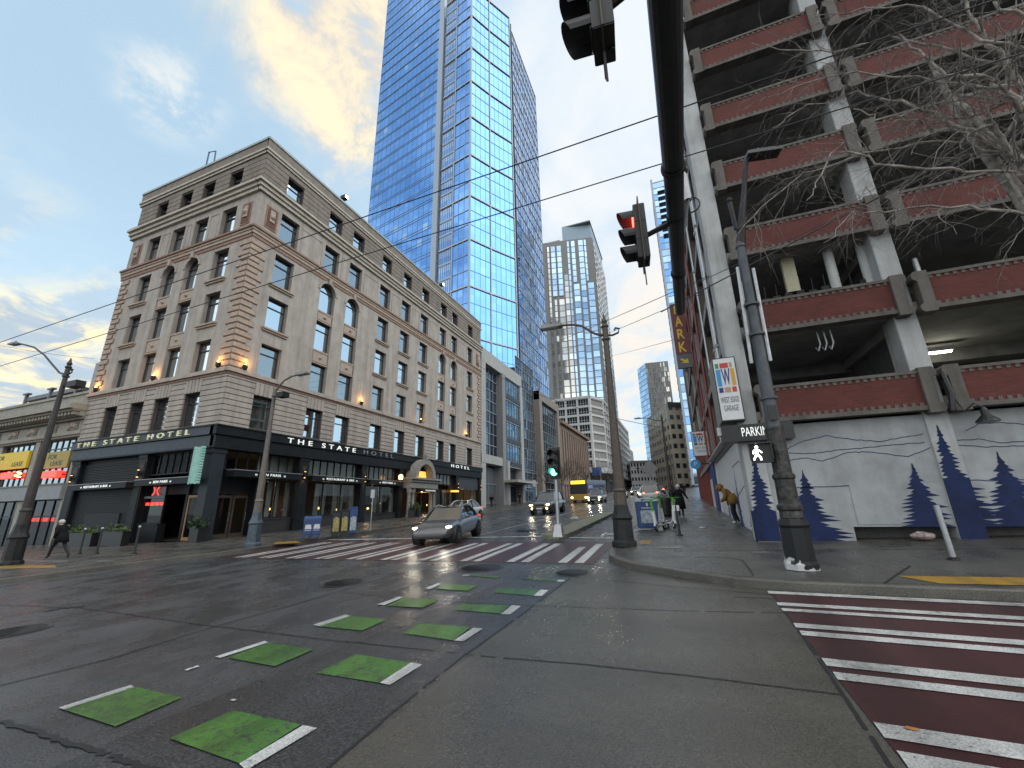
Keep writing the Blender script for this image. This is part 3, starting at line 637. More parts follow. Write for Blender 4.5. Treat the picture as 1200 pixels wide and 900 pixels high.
# windows: every sash with its pane, some with curtains drawn
for F, cs, pr, w_ in ((FR, cR, pairR, wR), (FL, ctrL, pairL, wL)):
    for r, (za, zb) in rows.items():
        for i, c in enumerate(cs):
            arch = r == 'five' and i in pr; hh = zb-za+(.12 if arch else 0); ww = w_*(.93 if r == 'attic' else 1)
            cu_ = 2 if (F is FR and r in ('two', 'three')) else (1 if (i*3+len(r)) % 4 == 1 else 0)
            window(F, c, za, -.36, ww, hh, 'arch' if arch else 'sash', hotel, cu_, bars=(.72,))
mb = MB(); mb.box(XL+.4, XH-1.1, YH+1.1, YE-.4, 7.0, 29.2); mb.build('interior', dark_in, hotel)

# shopfront: slate fascia, sign band, transoms, awning rails, glazing, pilasters, sconces
ztop, zmid, zlow = 7.08, 6.46, 5.72
mb = MB()
for F, Lg in ((FR, LR), (FL, LL)):
    e = 0.30 if F is FR else -.002
    m1 = 0 if F is FR else 1
    F.box(mb, -e, Lg+.1, zmid, ztop-.1, -.3, .30, m1); F.box(mb, -e-.04 if F is FR else -e, Lg+.12, ztop-.1, ztop, -.3, .36, 0)
    e = .18 if F is FR else -.002
    F.box(mb, -e, Lg+.05, zlow, zmid-.06, -.3, .18, m1); F.box(mb, -e, Lg+.05, zmid-.06, zmid, -.3, .12, 0); F.box(mb, -e-.06 if F is FR else -e, Lg+.1, zlow-.1, zlow, -.3, .26, 0)
mb.build('fascia', [shop_m, shop_blue], hotel)
sign_w = mat('sign_letter_white', (.75, .78, .74), .5, var=.03, emit=(.8, .85, .8), es=.55)
sign_y = mat('sign_letter_cream', (.72, .72, .50), .5, var=.03, emit=(.8, .78, .5), es=.12)
sign_g = mat('sign_letter_grey', (.22, .24, .26), .5, var=.05)
a0, a1, a2, a3 = [FR.at(*q)[0] for q in ((333, 517), (413, 530), (422, 531), (457, 538))]; b0, b1 = FR.at(526, 546)[0], FR.at(547, 549)[0]; zl = (zmid+ztop)/2-.06
lettering(FR, 'THE STATE', a0, zl, .33, .52, sign_w, hotel, .03, 'LEFT', space=1.75, width=a1-a0)
lettering(FR, 'HOTEL', a2, zl, .33, .52, sign_g, hotel, .03, 'LEFT', space=1.75, width=a3-a2)
lettering(FR, 'HOTEL', b0, zl, .33, .52, sign_w, hotel, .03, 'LEFT', space=1.75, width=b1-b0)
l0, l1 = FL.at(229, 507)[0], FL.at(98, 522)[0]
lettering(FL, 'THE STATE HOTEL', l1, zl, .36, .50, sign_y, hotel, .05, 'LEFT', space=1.75, width=l1-l0)

# hotel ground floor -------------------------------------------------
warm = (1.0, .55, .2)
glow_m = mat('lamp_glow', (.9, .6, .3), .5, var=0, emit=(1, .50, .14), es=6)
glow_w = mat('lamp_white', (.9, .9, .85), .5, var=0, emit=(1, .9, .75), es=7)
flame_m = mat('flame_glow', (.9, .6, .3), .5, var=0, emit=(1, .50, .14), es=2.2)
neon_r = mat('neon_red', (.8, .05, .03), .4, var=0, emit=(1, .05, .03), es=1.8)
wood_d = mat('door_wood', (.30, .17, .06), .45, var=.2, vs=5)
bulk_m = brickmat('bulkhead_tile', (.035, .032, .034), (.028, .026, .03), (.012, .012, .012), 1, .4, .6, .14, .01, 1)
bar_m = mat('bar_room', (.10, .055, .03), .7, var=.35, vs=1.2)
def gz(F, u): p = F.P(u, 0); return G(p.x, p.y)+.14
mb = MB()                                                            # the room behind the glass: dark walls, floor, ceiling
mb.box(XL+.35, XH-5.2, YH+5.2, YE-.3, -.4, 5.7, 0); mb.face([(XH-.4, YH+.4, 5.68), (XH-.4, YE-.3, 5.68), (XL+.3, YE-.3, 5.68), (XL+.3, YH+.4, 5.68)], 0)
mb.face([(XH-.4, YH+.4, gz(FR, 0)), (XH-.4, YE-.3, gz(FR, LR)), (XH-5.2, YE-.3, gz(FR, LR)), (XH-5.2, YH+.4, gz(FR, 0))], 0); mb.box(XH-5.15, XH-5.0, YH+9, YH+11.5, 1, 3, 1); mb.box(XH-5.15, XH-5.0, YH+15.5, YH+17.5, 1.2, 3, 1)
mb.build('bar_interior', [dark_in, bar_m], hotel)
def pilaster(F, ua, ub, d=.10, top=zlow, lit=False):
    mb = MB(); g0 = gz(F, (ua+ub)/2)-.3
    F.box(mb, ua, ub, g0, top, -.45, d, 0); F.box(mb, ua-.05, ub+.05, g0, g0+.75, -.4, d+.05, 0); F.box(mb, ua-.04, ub+.04, top-.35, top-.02, -.4, d+.06, 0)
    F.box(mb, ua+.12, ub-.12, g0+.95, top-.6, d, d+.025, 0)
    mb.build('pilaster', [shop_m], hotel)
    if lit: sconce(F, (ua+ub)/2, 4.35, d+.03)
def sconce(F, u, z, d, e=14):
    mb = MB(); mb.lathe([(.05, -.22), (.085, -.2), (.085, .2), (.05, .22)], F.P(u, z, d+.12), 10, 0); F.box(mb, u-.03, u+.03, z-.05, z+.05, d-.02, d+.1, 0)
    s_ = mb.build('wall_sconce', iron, hotel)
    mb = MB(); mb.lathe([(.05, .222), (.06, .235)], F.P(u, z, d+.12), 10); mb.lathe([(.06, -.235), (.05, -.222)], F.P(u, z, d+.12), 10); mb.build('lamp_bulb', glow_m, s_)
    lamp('sconce_light_up', F.P(u, z+.30, d+.12), e, warm, hotel, .03, ((0, 0, 1), 120)); lamp('sconce_light_down', F.P(u, z-.30, d+.12), e, warm, hotel, .03, ((0, 0, -1), 120))
def shopfront(F, ua, ub, zb, nmull, ntr, curt=True, door=None, lamps=0, rec=.28):
    """one bay: transom lights, awning box, display window over a tiled stall riser"""
    w_ = ub-ua; g0 = gz(F, (ua+ub)/2)-.3
    if ntr: window(F, (ua+ub)/2, 4.38, -rec, w_, zlow-4.38-.1, 'transom', hotel, 0, shop_m, SHOPGLASS, (), tuple((k+1)/ntr-.5 for k in range(ntr-1)))
    if ntr: mb = MB(); F.quad(mb, ua, ub, 4.4, zlow-.1, -.62); mb.build('transom_sheen', mat('sheen_sheet', (.34, .33, .29), .8, var=.25, vs=1.3), hotel)  # pale sheet added behind the panes, stands in for their grey reflection
    mb = MB(); F.box(mb, ua, ub, g0, zb, -.6, -rec+.14); F.box(mb, ua, ub, zb, zb+.09, -.6, -rec+.2); mb.build('stall_riser', [bulk_m if F is FR else shop_m], hotel)
    fr = window(F, (ua+ub)/2, zb+.09, -rec, w_, 3.85-zb-.09, 'shop', hotel, 0, shop_m, SHOPGLASS, (), tuple((k+1)/nmull-.5 for k in range(nmull-1)))
    if curt:
        for k in range(nmull):
            for s in (0, 1):
                a = ua+w_*k/nmull+.12 if s == 0 else ua+w_*(k+1)/nmull-.12-w_/nmull*.22; b = a+w_/nmull*.22
                mb = MB(); mb.smooth = True; q = 14; P = [(a+(b-a)*i/q, -rec-.25-.05*math.sin(i*1.7)) for i in range(q+1)]
                mb.mesh([F.P(u, z, d) for u, d in P for z in (zb+.15, 3.8)], [(2*i, 2*i+2, 2*i+3, 2*i+1) for i in range(q)]); mb.build('curtain', curtain_m, hotel)
    if F is FR: lamp('room_light', F.P((ua+ub)/2, 3.5, -1.1), 26, (1, .78, .52), hotel, .2)
    for k in range(lamps):
        u = ua+w_*(k+.5)/lamps; mb = MB(); mb.ball(F.P(u, zb+.55+.15*(k % 2), -1.6), .11, 0, 8); mb.tube([F.P(u, zb-.1, -1.6), F.P(u, zb+.5, -1.6)], .02, 6, 1); mb.build('table_lamp', [glow_m, iron], hotel)
        lamp('table_lamp_light', F.P(u, zb+.9, -1.9), 30, warm, hotel, .1)
def awning(F, ua, ub, text, z0=3.92, z1=4.32, size=.24, d=.55):
    mb = MB(); F.box(mb, ua, ub, z0, z1, -.2, d, 0); F.box(mb, ua, ub, z1, z1+.05, -.2, d+.04, 1)
    a_ = mb.build('awning', [shop_m, mat('awning_edge', (.20, .21, .22), .45)], hotel)
    if text: lettering(F, text, (ua+ub)/2, (z0+z1)/2, d+.012, size, sign_w, a_, .01, sx=1.25, space=1.15)
U = lambda y: y-YH
for ua, ub, lit in ((U(23.7), U(24.6), 1), (U(30.5), U(31.2), 1), (U(36.1), U(36.7), 0), (U(42.2), U(42.8), 0), (U(47.9), U(48.6), 1), (LR-.6, LR, 1)): pilaster(FR, ua, ub, lit=lit)
mb = MB(); g0 = gz(FR, 0)-.3; mb.box(XH-.70, XH+.08, YH-.08, YH+.70, g0, zlow); mb.box(XH-.75, XH+.13, YH-.13, YH+.75, g0, g0+.6); mb.box(XH-.75, XH+.13, YH-.13, YH+.75, zlow-.4, zlow-.03); mb.build('corner_pillar', mat('pillar_navy', (.022, .028, .036), .5, spec=.3), hotel)
awning(FR, U(18.4), U(23.65), 'o  BEN PARIS  o'); awning(FR, U(24.65), U(30.45), 'o  RESTAURANT & BAR  o'); awning(FR, U(31.25), U(36.05), 'o  BEN PARIS  o')
shopfront(FR, U(20.75), U(23.7), 1.2, 2, 4, True, lamps=2); shopfront(FR, U(24.6), U(30.5), 1.2, 3, 8, True, lamps=3); shopfront(FR, U(31.2), U(36.1), 1.25, 2, 7, True, lamps=1)
shopfront(FR, U(42.8), U(47.9), 1.5, 3, 6, True, lamps=2); shopfront(FR, U(48.6), LR-.6, 1.75, 3, 0, False, lamps=1)
window(FR, U(19.4), 4.38, -.28, 2.3, zlow-4.48, 'transom', hotel, 0, shop_m, SHOPGLASS, (), (-.17, .17))
mb = MB(); FR.box(mb, U(48.6), LR-.6, 4.0, zlow-.1, -.25, -.1); mb.build('dark_panel', mat('navy_panel', (.035, .042, .055), .5), hotel)
def door(F, uc, z0, w_, h_, m_, d, glass=SHOPGLASS, parent=None, handle=True):
    parent = parent or hotel
    mb = MB(); t = .11
    for q in ((-w_/2, -w_/2+t, 0, h_), (w_/2-t, w_/2, 0, h_), (-w_/2+t, w_/2-t, h_-t*1.4, h_), (-w_/2+t, w_/2-t, 0, t*2.2)): mb.box(q[0], q[1], -.03, .03, q[2], q[3])
    o = mb.build('door', m_, parent, local=True); o.matrix_basis = Matrix.Translation(-woff(parent)) @ F.mtx(uc, z0, d)
    mb = MB(); mb.box(-w_/2+t, w_/2-t, .0, .012, t*2.2, h_-t*1.4); mb.build('pane', glass, o, local=True)
    if handle: mb = MB(); mb.tube([(w_/2-t/2, -.03, h_*.40), (w_/2-t/2, -.09, h_*.40), (w_/2-t/2, -.09, h_*.58), (w_/2-t/2, -.03, h_*.58)], .014, 6); mb.build('handle', galv, o, local=True)
    return o
# corner entrance: recessed dark doors, a timber door seen on the Pike side
g0 = gz(FR, U(19.2)); bronze = mat('door_bronze', (.05, .04, .03), .4)
door(FR, U(18.95), g0, 1.0, 2.6, bronze, -.75); door(FR, U(20.05), g0, 1.0, 2.6, bronze, -.75)
mb = MB(); FR.box(mb, U(18.3), U(20.7), g0+2.7, 4.3, -.9, -.7); FR.box(mb, U(20.62), U(20.78), g0-.2, 4.3, -.9, -.2); mb.build('door_surround', shop_m, hotel)
gl = gz(FL, 1.6); door(FL, 1.95, gl, 1.0, 2.75, wood_d, -.55)
mb = MB(); FL.box(mb, 1.0, 6.35, gl+2.85, 4.0, -1.6, -.66); FL.box(mb, 2.5, 2.7, gl-.3, 4.0, -1.6, -.5); FL.box(mb, 2.7, 4.2, gl-.3, 4.0, -3, -2.8); mb.build('door_surround', shop_m, hotel)
# Pike side: neon window, big rolled shutter, pilasters
shopfront(FL, 4.3, 6.4, 1.05, 1, 0, False); window(FL, 3.8, 4.2, -.25, 5.1, zlow-4.3, 'transom', hotel, 0, shop_m, SHOPGLASS, (), (-.36, -.22, -.08, .06, .20, .34))
mb = MB(); FL.box(mb, 4.3, 6.4, 2.72, 2.86, -.30, -.18); mb.build('window_rail', mat('rail_grey', (.10, .11, .12), .5), hotel)
awning(FL, 1.1, 6.5, 'o  BEN PARIS  o', 3.5, 3.86, .22, .5); awning(FL, 7.4, 14.3, 'o  RESTAURANT & BAR  o', 3.45, 3.81, .22, .5)
pilaster(FL, 6.5, 7.35, .06, lit=True); pilaster(FL, 14.45, 15.5, .06, lit=True)
mb = MB()
g1 = gz(FL, 11)-.3
for k in range(44): z = g1+.6+k*.118; FL.box(mb, 7.4, 14.4, z, z+.085, -.30, -.22+.03*(k % 2 == 0)) if z < 5.6 else None
FL.box(mb, 7.4, 14.4, g1, g1+.6, -.4, -.15); FL.box(mb, 7.4, 14.4, g1+.6, 5.6, -.36, -.30); FL.box(mb, 8.6, 12.6, g1+.7, g1+2.3, -.2, -.12)
mb.build('roller_shutter', mat('shutter', (.018, .020, .024), .55, spec=.25, var=.15, vs=2), hotel)
for k, uu in enumerate((8.0, 9.0, 12.9, 13.9)):
    pass
mb = MB()
for k in range(4): FL.box(mb, 4.45+k*.5, 4.83+k*.5, 2.28, 2.46, -.34, -.31)
mb.build('neon_sign', neon_r, hotel, label='row of small red neon bars in the bar window')
for s in (-1, 1):
    mb = MB(); c = 5.35; mb.tube([FL.P(c+s*.28, 3.42, -.22), FL.P(c+s*.12, 3.25, -.22), FL.P(c+s*.16, 3.05, -.22), FL.P(c+s*.34, 2.92, -.22)], .03, 6); mb.build('neon_sign', neon_r, hotel, label='red neon bull horn tube' if s < 0 else 'mirrored red neon horn tube')
# stone entrance portal on the avenue
portal_m = mat('portal_stone', (.26, .255, .24), .8, var=.15, vs=4, bump=.3, bs=30)
ua, ub = U(36.75), U(42.15); um = (ua+ub)/2; g0 = gz(FR, um)-.2
mb = MB(); FR.box(mb, ua, ub, 4.35, 4.62, -.2, 1.15); FR.box(mb, ua+.1, ub-.1, 3.75, 4.35, -.2, 1.0); FR.box(mb, ua-.1, ub+.1, 4.62, 4.82, -.2, 1.35); mb.build('entablature', portal_m, hotel)
mb = MB(); k = 20; r1, r2 = 1.95, 1.42; zc = 4.9
O_ = [(um-r1*math.cos(math.pi*i/k), zc+r1*math.sin(math.pi*i/k)) for i in range(k+1)]; I_ = [(um-r2*math.cos(math.pi*i/k), zc+r2*math.sin(math.pi*i/k)) for i in range(k+1)]
for i in range(k): mb.prism([FR.P(*O_[i], -.15), FR.P(*O_[i+1], -.15), FR.P(*I_[i+1], -.15), FR.P(*I_[i], -.15)], FR.n*1.25)
FR.box(mb, um-.2, um+.2, zc+r1-.05, zc+r1+.35, .75, 1.15); mb.ball(FR.P(um, zc+r1+.42, .95), .2, 0, 8)
mb.build('arch_hood', portal_m, hotel)
mb = MB(); mb.face([FR.P(*p, .15) for p in I_]); mb.build('fanlight', mat('fanlight_amber', (.9, .45, .1), .4, var=.3, vs=2, emit=(1, .45, .08), es=1.3), hotel)
for uu in (ua+.35, ua+1.0, ub-.35, ub-1.0):
    mb = MB(); mb.lathe([(.27, 0), (.27, .25), (.21, .3), (.20, 1.5), (.17, 3.05-g0), (.22, 3.2-g0), (.28, 3.35-g0), (.28, 3.75-g0)], FR.P(uu, g0, .62), 14, 0); mb.build('column', portal_m, hotel, smooth=False)
mb = MB(); FR.box(mb, um-1.6, um+1.6, 3.35, 3.62, .2, 1.7); cn = mb.build('canopy', shop_m, hotel); lettering(FR, 'THE STATE HOTEL', um, 3.485, 1.715, .2, sign_w, cn, .01, sx=1.2)
for s in (-1, 1): door(FR, um+s*.62, g0+.2, 1.15, 2.5, bronze, -.25)
lamp('entrance_light', FR.P(um, 3.2, .6), 30, warm, hotel, .1)
mb = MB(); FR.box(mb, U(35.3), U(35.36), 5.0, 5.06, -.1, .9); mb.lathe([(.16, 4.5), (.2, 4.56), (.2, 4.9), (.05, 5.0)], FR.P(U(35.33), 0, .8), 12, 1); mb.build('projecting_lamp', [iron, glow_m], hotel)
mb = MB(); FR.box(mb, U(46.6), U(47.7), 3.55, 3.75, .05, .6, 0); mb.build('lit_sign', mat('amber_sign', (.8, .4, .05), .5, emit=(1, .42, .05), es=1.6), hotel)
# flame uplights at the foot of the quoins and between bays
for F, us in ((FR, (.95, 12.4, 22.0, 33.2)), (FL, (.95, 7.85, 15.0))):
    for u in us:
        mb = MB(); mb.lathe([(.05, 0), (.13, .1), (.15, .34)], F.P(u, 10.97, .16), 8, 0); s_ = mb.build('flame_uplight', iron, hotel)
        mb = MB(); mb.lathe([(.02, 0), (.07, .04), (.05, .12), (.01, .22)], F.P(u, 11.30, .16), 8, 0); mb.build('flame', flame_m, s_)
        lamp('flame_light', F.P(u, 11.50, .34), 26, (1, .48, .12), hotel, .06)
# rooftop bits
mb = MB(); p = FL.P(7.4, 29.9, .1); mb.tube([p, p+Vector((0, 0, 1.5)), p+Vector((.9, 0, 1.25)), p+Vector((1.0, 0, 0))], .06, 6); mb.build('roof_hook', mat('roof_steel', (.06, .11, .16), .5), hotel)
for u in (8.0, 26.0):
    mb = MB(); p = FR.P(u, 29.95, -.1); mb.tube([p, p+Vector((0, 0, .5))], .04, 6, 0); mb.box(p.x-.3, p.x+.3, p.y-.22, p.y+.22, p.z+.5, p.z+.85, 0); mb.box(p.x+.3, p.x+.33, p.y-.19, p.y+.19, p.z+.54, p.z+.81, 1); mb.build('roof_floodlight', [iron, glow_w], hotel)

# scalloped mint sign hung at the hotel corner
p = Vector((XH-.55, YH-.52, 0)); bs_ = thing('blade_sign', 'vertical mint green sign with scalloped edge hung on the hotel corner', 'sign', (p.x, p.y, 3.3))
mb = MB(); mint = mat('mint_enamel', (.26, .50, .44), .45, var=.1, vs=4)
mb.box(p.x-.30, p.x+.30, p.y-.10, p.y+.10, 3.45, 5.62, 0); mb.build('sign_board', mint, bs_)
for s in (-1, 1):
    mb = MB()
    for k in range(14): mb.lathe([(.10, -.11), (.10, .11)], (0, 0, 0), 12); q = mb.v[-24:]; mb.v[-24:] = [(p.x+s*.30+a[0], p.y+a[2], 3.50+k*.16+a[1]) for a in q]
    mb.build('scallop_edge', mint, bs_)
mb = MB()
for z in (3.7, 5.3): mb.tube([(p.x, p.y, z), (p.x, YH+.05, z)], .03, 6)
mb.build('bracket', iron, bs_)

# ------------------------------------------------------------------ the ornate low building left of the hotel
FN = Fac((XL-.02, YH+.1, 0), (-1, 0, 0), (0, -1, 0)); LN = 34
nb = thing('theatre_building', 'low ornate cream theatre building left of the hotel with yellow lease banners', 'building', (XL-.02, YH+.1, G(XL, YH)))
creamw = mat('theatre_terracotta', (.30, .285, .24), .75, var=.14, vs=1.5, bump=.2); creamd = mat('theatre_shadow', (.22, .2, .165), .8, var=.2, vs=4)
mb = MB(); gN = gz(FN, 10)-1.2
bayw = 6.1; hs = []
for k in range(5): hs.append((.55+k*bayw, .55+k*bayw+5.4, 4.05, 7.6)); hs.append((.55+k*bayw, .55+k*bayw+5.4, gN+.3, 2.95))
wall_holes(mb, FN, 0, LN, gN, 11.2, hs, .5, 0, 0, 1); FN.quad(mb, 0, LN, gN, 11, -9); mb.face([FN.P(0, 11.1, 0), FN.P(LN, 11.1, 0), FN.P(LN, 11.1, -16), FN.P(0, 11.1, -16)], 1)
mb.build('wall', [creamw, creamd], nb)
mb = MB()
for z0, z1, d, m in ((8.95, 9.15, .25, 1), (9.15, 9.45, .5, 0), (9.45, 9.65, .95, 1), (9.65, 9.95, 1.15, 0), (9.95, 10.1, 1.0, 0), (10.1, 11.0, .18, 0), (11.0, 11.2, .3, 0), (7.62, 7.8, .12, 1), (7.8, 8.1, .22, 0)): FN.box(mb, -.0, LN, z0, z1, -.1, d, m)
for k in range(70): FN.box(mb, .1+k*.48, .36+k*.48, 9.2, 9.44, .5, .85, 0)
mb.build('cornice', [creamw, creamd], nb)
for k in range(10):
    u = .9+k*3.05; mb = MB(); FN.box(mb, u, u+1.5, 8.2, 8.85, 0, .06, 0)
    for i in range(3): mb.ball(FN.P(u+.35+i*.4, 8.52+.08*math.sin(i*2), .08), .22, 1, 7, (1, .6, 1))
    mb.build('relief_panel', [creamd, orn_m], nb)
for k in range(5):
    c = .55+k*bayw+2.7
    window(FN, c, 4.05, -.3, 5.4, 3.55, 'glazed', nb, 0, frame_m, GLASS, (.22, .52, .80), tuple(i/6-.5 for i in range(1, 6)))
    window(FN, c, gN+.3, -.35, 5.4, 2.65-gN, 'shop', nb, 0, shop_m, SHOPGLASS, (.72,), (-.32, -.06, .2))
mb = MB(); FN.box(mb, 0.3, LN, 2.95, 4.0, 0, .25, 0); FN.box(mb, .3, LN, 4.0, 4.1, 0, .32, 1); mb.build('sign_band', [mat('band_grey', (.24, .255, .265), .6, var=.08), creamd], nb)
mb = MB(); FN.box(mb, 3, LN, gN, 8, -9, -3); FN.box(mb, .2, LN, 3.0, 4.0, -5, -.5); mb.build('interior', dark_in, nb)
mb = MB()
for k in range(5): FN.box(mb, 1.9+.9*k, 2.6+.9*k, 1.35, 1.62, -.5, -.46)
mb.build('neon_sign', neon_r, nb, label='short red neon bars in the theatre shop window')
for i, (u0, u1, z0, z1) in enumerate(((6.9, 13.0, 5.55, 6.95), (1.4, 5.9, 5.35, 6.65))):
    y_ = thing('lease_banner', ('bright yellow lease banner hung on the theatre front', 'duller yellow lease banner behind glass beside the hotel')[i], 'banner', FN.P((u0+u1)/2, z0, .1))
    mb = MB(); FN.box(mb, u0, u1, z0, z1, -.05 if i == 0 else -.28, .14 if i == 0 else -.14); mb.build('board', mat('banner_yellow', (.78, .54, .03) if i == 0 else (.36, .27, .05), .5, var=.05), y_)
    dd = .155 if i == 0 else -.13; ink = black_m
    lettering(FN, 'FOR', u1-(1.6 if i == 0 else 2.1), z1-.42, dd, .52, ink, y_, .005, sx=1.3); lettering(FN, 'LEASE', u0+(1.4 if i == 0 else 1.6), z0+.35, dd, .52, ink, y_, .005, sx=1.3)
    mb = MB(); FN.box(mb, u0+.5+(0 if i else 1.2), u0+2.6+(0 if i else 1.2), z0-.75, z0-.25, -.2, .12); mb.build('neon_sign', neon_r, y_)
    mb = MB()
    for k in range(7): mb.ball(FN.P(u0+(2.9 if i else .4)+(k % 4)*.28, z0-.7+.22*(k//2)*.6, .12), .07, 0, 6)
    mb.build('bulbs', glow_m, y_)
# roof terrace frame and grey lift tower on that roof
mb = MB(); FN.box(mb, 4.2, 13.4, 12.0, 12.35, -3, -.8, 0); FN.box(mb, 2.2, 10, 11.2, 12.0, -3.5, -2.8, 1)
for u in (4.8, 9.0, 13.2): FN.box(mb, u-.12, u+.12, 11.2, 12.7, -.9, -.7, 0); FN.box(mb, u-.45, u+.45, 12.6, 12.75, -.95, -.65, 0)
mb.build('roof_terrace', [mat('terrace_steel', (.13, .13, .14), .5), mat('terrace_dark', (.03, .03, .035), .6)], nb)
mb = MB(); FN.box(mb, 0.05, 1.75, 11.1, 13.9, -6, -.35, 0)
for k in range(9): FN.box(mb, .15+k*.18, .2+k*.18, 11.1, 13.9, -.36, -.33, 0)
mb.build('lift_tower', mat('ribbed_metal', (.36, .38, .39), .5, .2), nb)

# ------------------------------------------------------------------ the blue glass tower and its podium
TG = towerglass('tower_glass', (.16, .36, .74), .92, .03, .12); TG2 = towerglass('tower_glass_pale', (.34, .50, .76), .9, .05, .25); TGd = towerglass('tower_glass_dark', (.06, .09, .14), .7, .06, .4)
mull = mat('mullion_tan', (.20, .24, .25), .5, .3, var=.06); mullw = mat('mullion_white', (.34, .40, .47), .45, .4, var=.05); mulld = mat('mullion_dark', (.10, .115, .13), .5, .3, var=.1)
def panes(F, u0, u1, z0, z1, nu, nz, d, tilt=.006, mats=(TG,), seed=1, pick=None):
    rng = random.Random(seed); mb = MB()
    for i in range(nu):
        for j in range(nz):
            a, b = u0+(u1-u0)*i/nu, u0+(u1-u0)*(i+1)/nu; c, e = z0+(z1-z0)*j/nz, z0+(z1-z0)*(j+1)/nz; t1, t2 = rng.gauss(0, tilt), rng.gauss(0, tilt)
            w2, h2 = (b-a)/2, (e-c)/2
            q = [F.P(a, c, d-t1*w2-t2*h2), F.P(b, c, d+t1*w2-t2*h2), F.P(b, e, d+t1*w2+t2*h2), F.P(a, e, d-t1*w2+t2*h2)]
            mb.face(q, (pick(i, j, rng) if pick else (rng.randrange(len(mats)) if rng.random() < .25 else 0)))
    return mb
def grid(mb, F, u0, u1, z0, z1, nu, nz, tv, th, d0, d1, m=0, mh=None, skipv=()):
    for i in range(nu+1):
        if i in skipv: continue
        u = u0+(u1-u0)*i/nu; F.box(mb, u-tv/2, u+tv/2, z0, z1, d0, d1, m)
    for j in range(nz+1):
        z = z0+(z1-z0)*j/nz; F.box(mb, u0, u1, z-th/2, z+th/2, d0, d1+.03, m if mh is None else mh)
mullb = mat('mullion_blue', (.13, .21, .34), .4, .4, var=.05); belt_m = mat('tower_belt', (.50, .53, .56), .6, 0, var=.05)
TC, TW, TM, TQ, TN = (-36.05, 69.0), (-70.7, 75.7), (-33.3, 74.1), (-29.7, 80.1), (-29.65, 103.5)
tower = thing('glass_skyscraper', 'very tall blue mirror glass skyscraper rising behind the hotel', 'skyscraper', (TC[0], TC[1], 0))
def FF(a, b, flip=False):
    u = Vector((b[0]-a[0], b[1]-a[1], 0)); n = Vector((u.y, -u.x, 0)).normalized()
    if n.dot(Vector((-a[0], -a[1], 0))) < 0: n = -n
    return Fac((a[0], a[1], 0), u, n), u.length
ZT = 137.0; ZS = 172.0; zb0 = 22.0; FH = 3.79; z0f = ZT-FH*30
FS, LS = FF(TC, TW); FE1, LE1 = FF(TC, TM); FE2, LE2 = FF(TM, TQ); FNn, LNn = FF((-29.65, 81.6), TN)
uP0, uP1 = FS.at(514, 100)[0], FS.at(519.5, 100)[0]
uP0, uP1 = max(uP0, uP1), min(uP0, uP1)
panes(FS, uP0, LS, z0f, ZS, 14, 78, 0, .0022, (TG, TG2), 3, lambda i, j, r: 1 if r.random() < .015 else 0).build('glazing', [TG, TG2], tower)
mb = MB(); grid(mb, FS, uP0, LS, z0f, ZS, 14, 39, .05, .08, -.02, .04); 
for j in range(39): FS.box(mb, uP0, LS, z0f+FH*j+.95, z0f+FH*j+1.03, 0, .06)
mb.build('mullion_grid', mull, tower)
mb = MB(); FS.box(mb, uP1+.05, uP0, z0f, ZS+1, -.4, .55, 0); FS.box(mb, uP1-.6, uP1+.05, z0f, ZT+1, -1.2, -.5, 1); mb.build('service_fin', [mullw, mulld], tower)
u1 = uP1-.4; um_ = u1*.55
panes(FS, um_, u1, z0f, ZT, 4, 60, -.05, .004, (TG2, TG), 4, lambda i, j, r: 0 if j % 2 else 1).build('glazing', [TG2, TG], tower); panes(FS, 0, um_, z0f, ZT, 3, 60, .02, .005, (TG,), 5).build('glazing', [TG], tower)
mb = MB(); grid(mb, FS, 0, um_, z0f, ZT, 3, 30, .10, .12, -.02, .10, 0); grid(mb, FS, um_, u1, z0f, ZT, 7, 30, .10, .5, -.05, .05, 0)
for j in range(0, 31, 3): FS.box(mb, -.1, u1, z0f+FH*j-.15, z0f+FH*j+.15, 0, .24, 1)
FS.box(mb, -.2, .2, z0f, ZT, -.2, .2, 0); FS.box(mb, um_-.16, um_+.16, z0f, ZT, 0, .2, 0)
mb.build('mullion_grid', [mullw, belt_m], tower)
TGe = towerglass('tower_glass_deep', (.12, .29, .64), .92, .03, .10)
for F, Lq, nu, sd_ in ((FE1, LE1, 4, 6), (FE2, LE2, 5, 7)):
    panes(F, 0, Lq, z0f, ZT, nu, 60, 0, .002, (TG, TG2), sd_, lambda i, j, r: 1 if r.random() < .01 else 0).build('glazing', [TGe, TG], tower)
    mb = MB(); grid(mb, F, 0, Lq, z0f, ZT, nu, 30, .05, .07, -.02, .05, 0)
    for j in range(0, 31, 3): F.box(mb, 0, Lq, z0f+FH*j-.15, z0f+FH*j+.15, 0, .24, 1)
    F.box(mb, Lq-.12, Lq+.12, z0f, ZT, 0, .2, 1); mb.build('mullion_grid', [mullb, belt_m], tower)
mb = MB(); mb.face([(TQ[0], TQ[1], z0f), (-31.2, 81.6, z0f), (-31.2, 81.6, 127), (TQ[0], TQ[1], 127)]); mb.face([(-31.2, 81.6, z0f), (-29.65, 81.6, z0f), (-29.65, 81.6, ZT), (-31.2, 81.6, ZT)])
for j in range(29): mb.box(-31.2, -29.9, 80.6, 81.5, z0f+FH*j, z0f+FH*j+.25)
mb.build('recess', [mulld], tower)
panes(FNn, 0, LNn, 20, 133.8, 13, 60, 0, .006, (TG2, TG, TGd), 8, lambda i, j, r: 2 if r.random() < .10 else (1 if r.random() < .45 else 0)).build('glazing', [TG2, TG, TGd], tower)
mb = MB(); grid(mb, FNn, 0, LNn, 20, 133.8, 13, 30, .09, .14, -.02, .09, 0); mb.build('mullion_grid', mullw, tower)
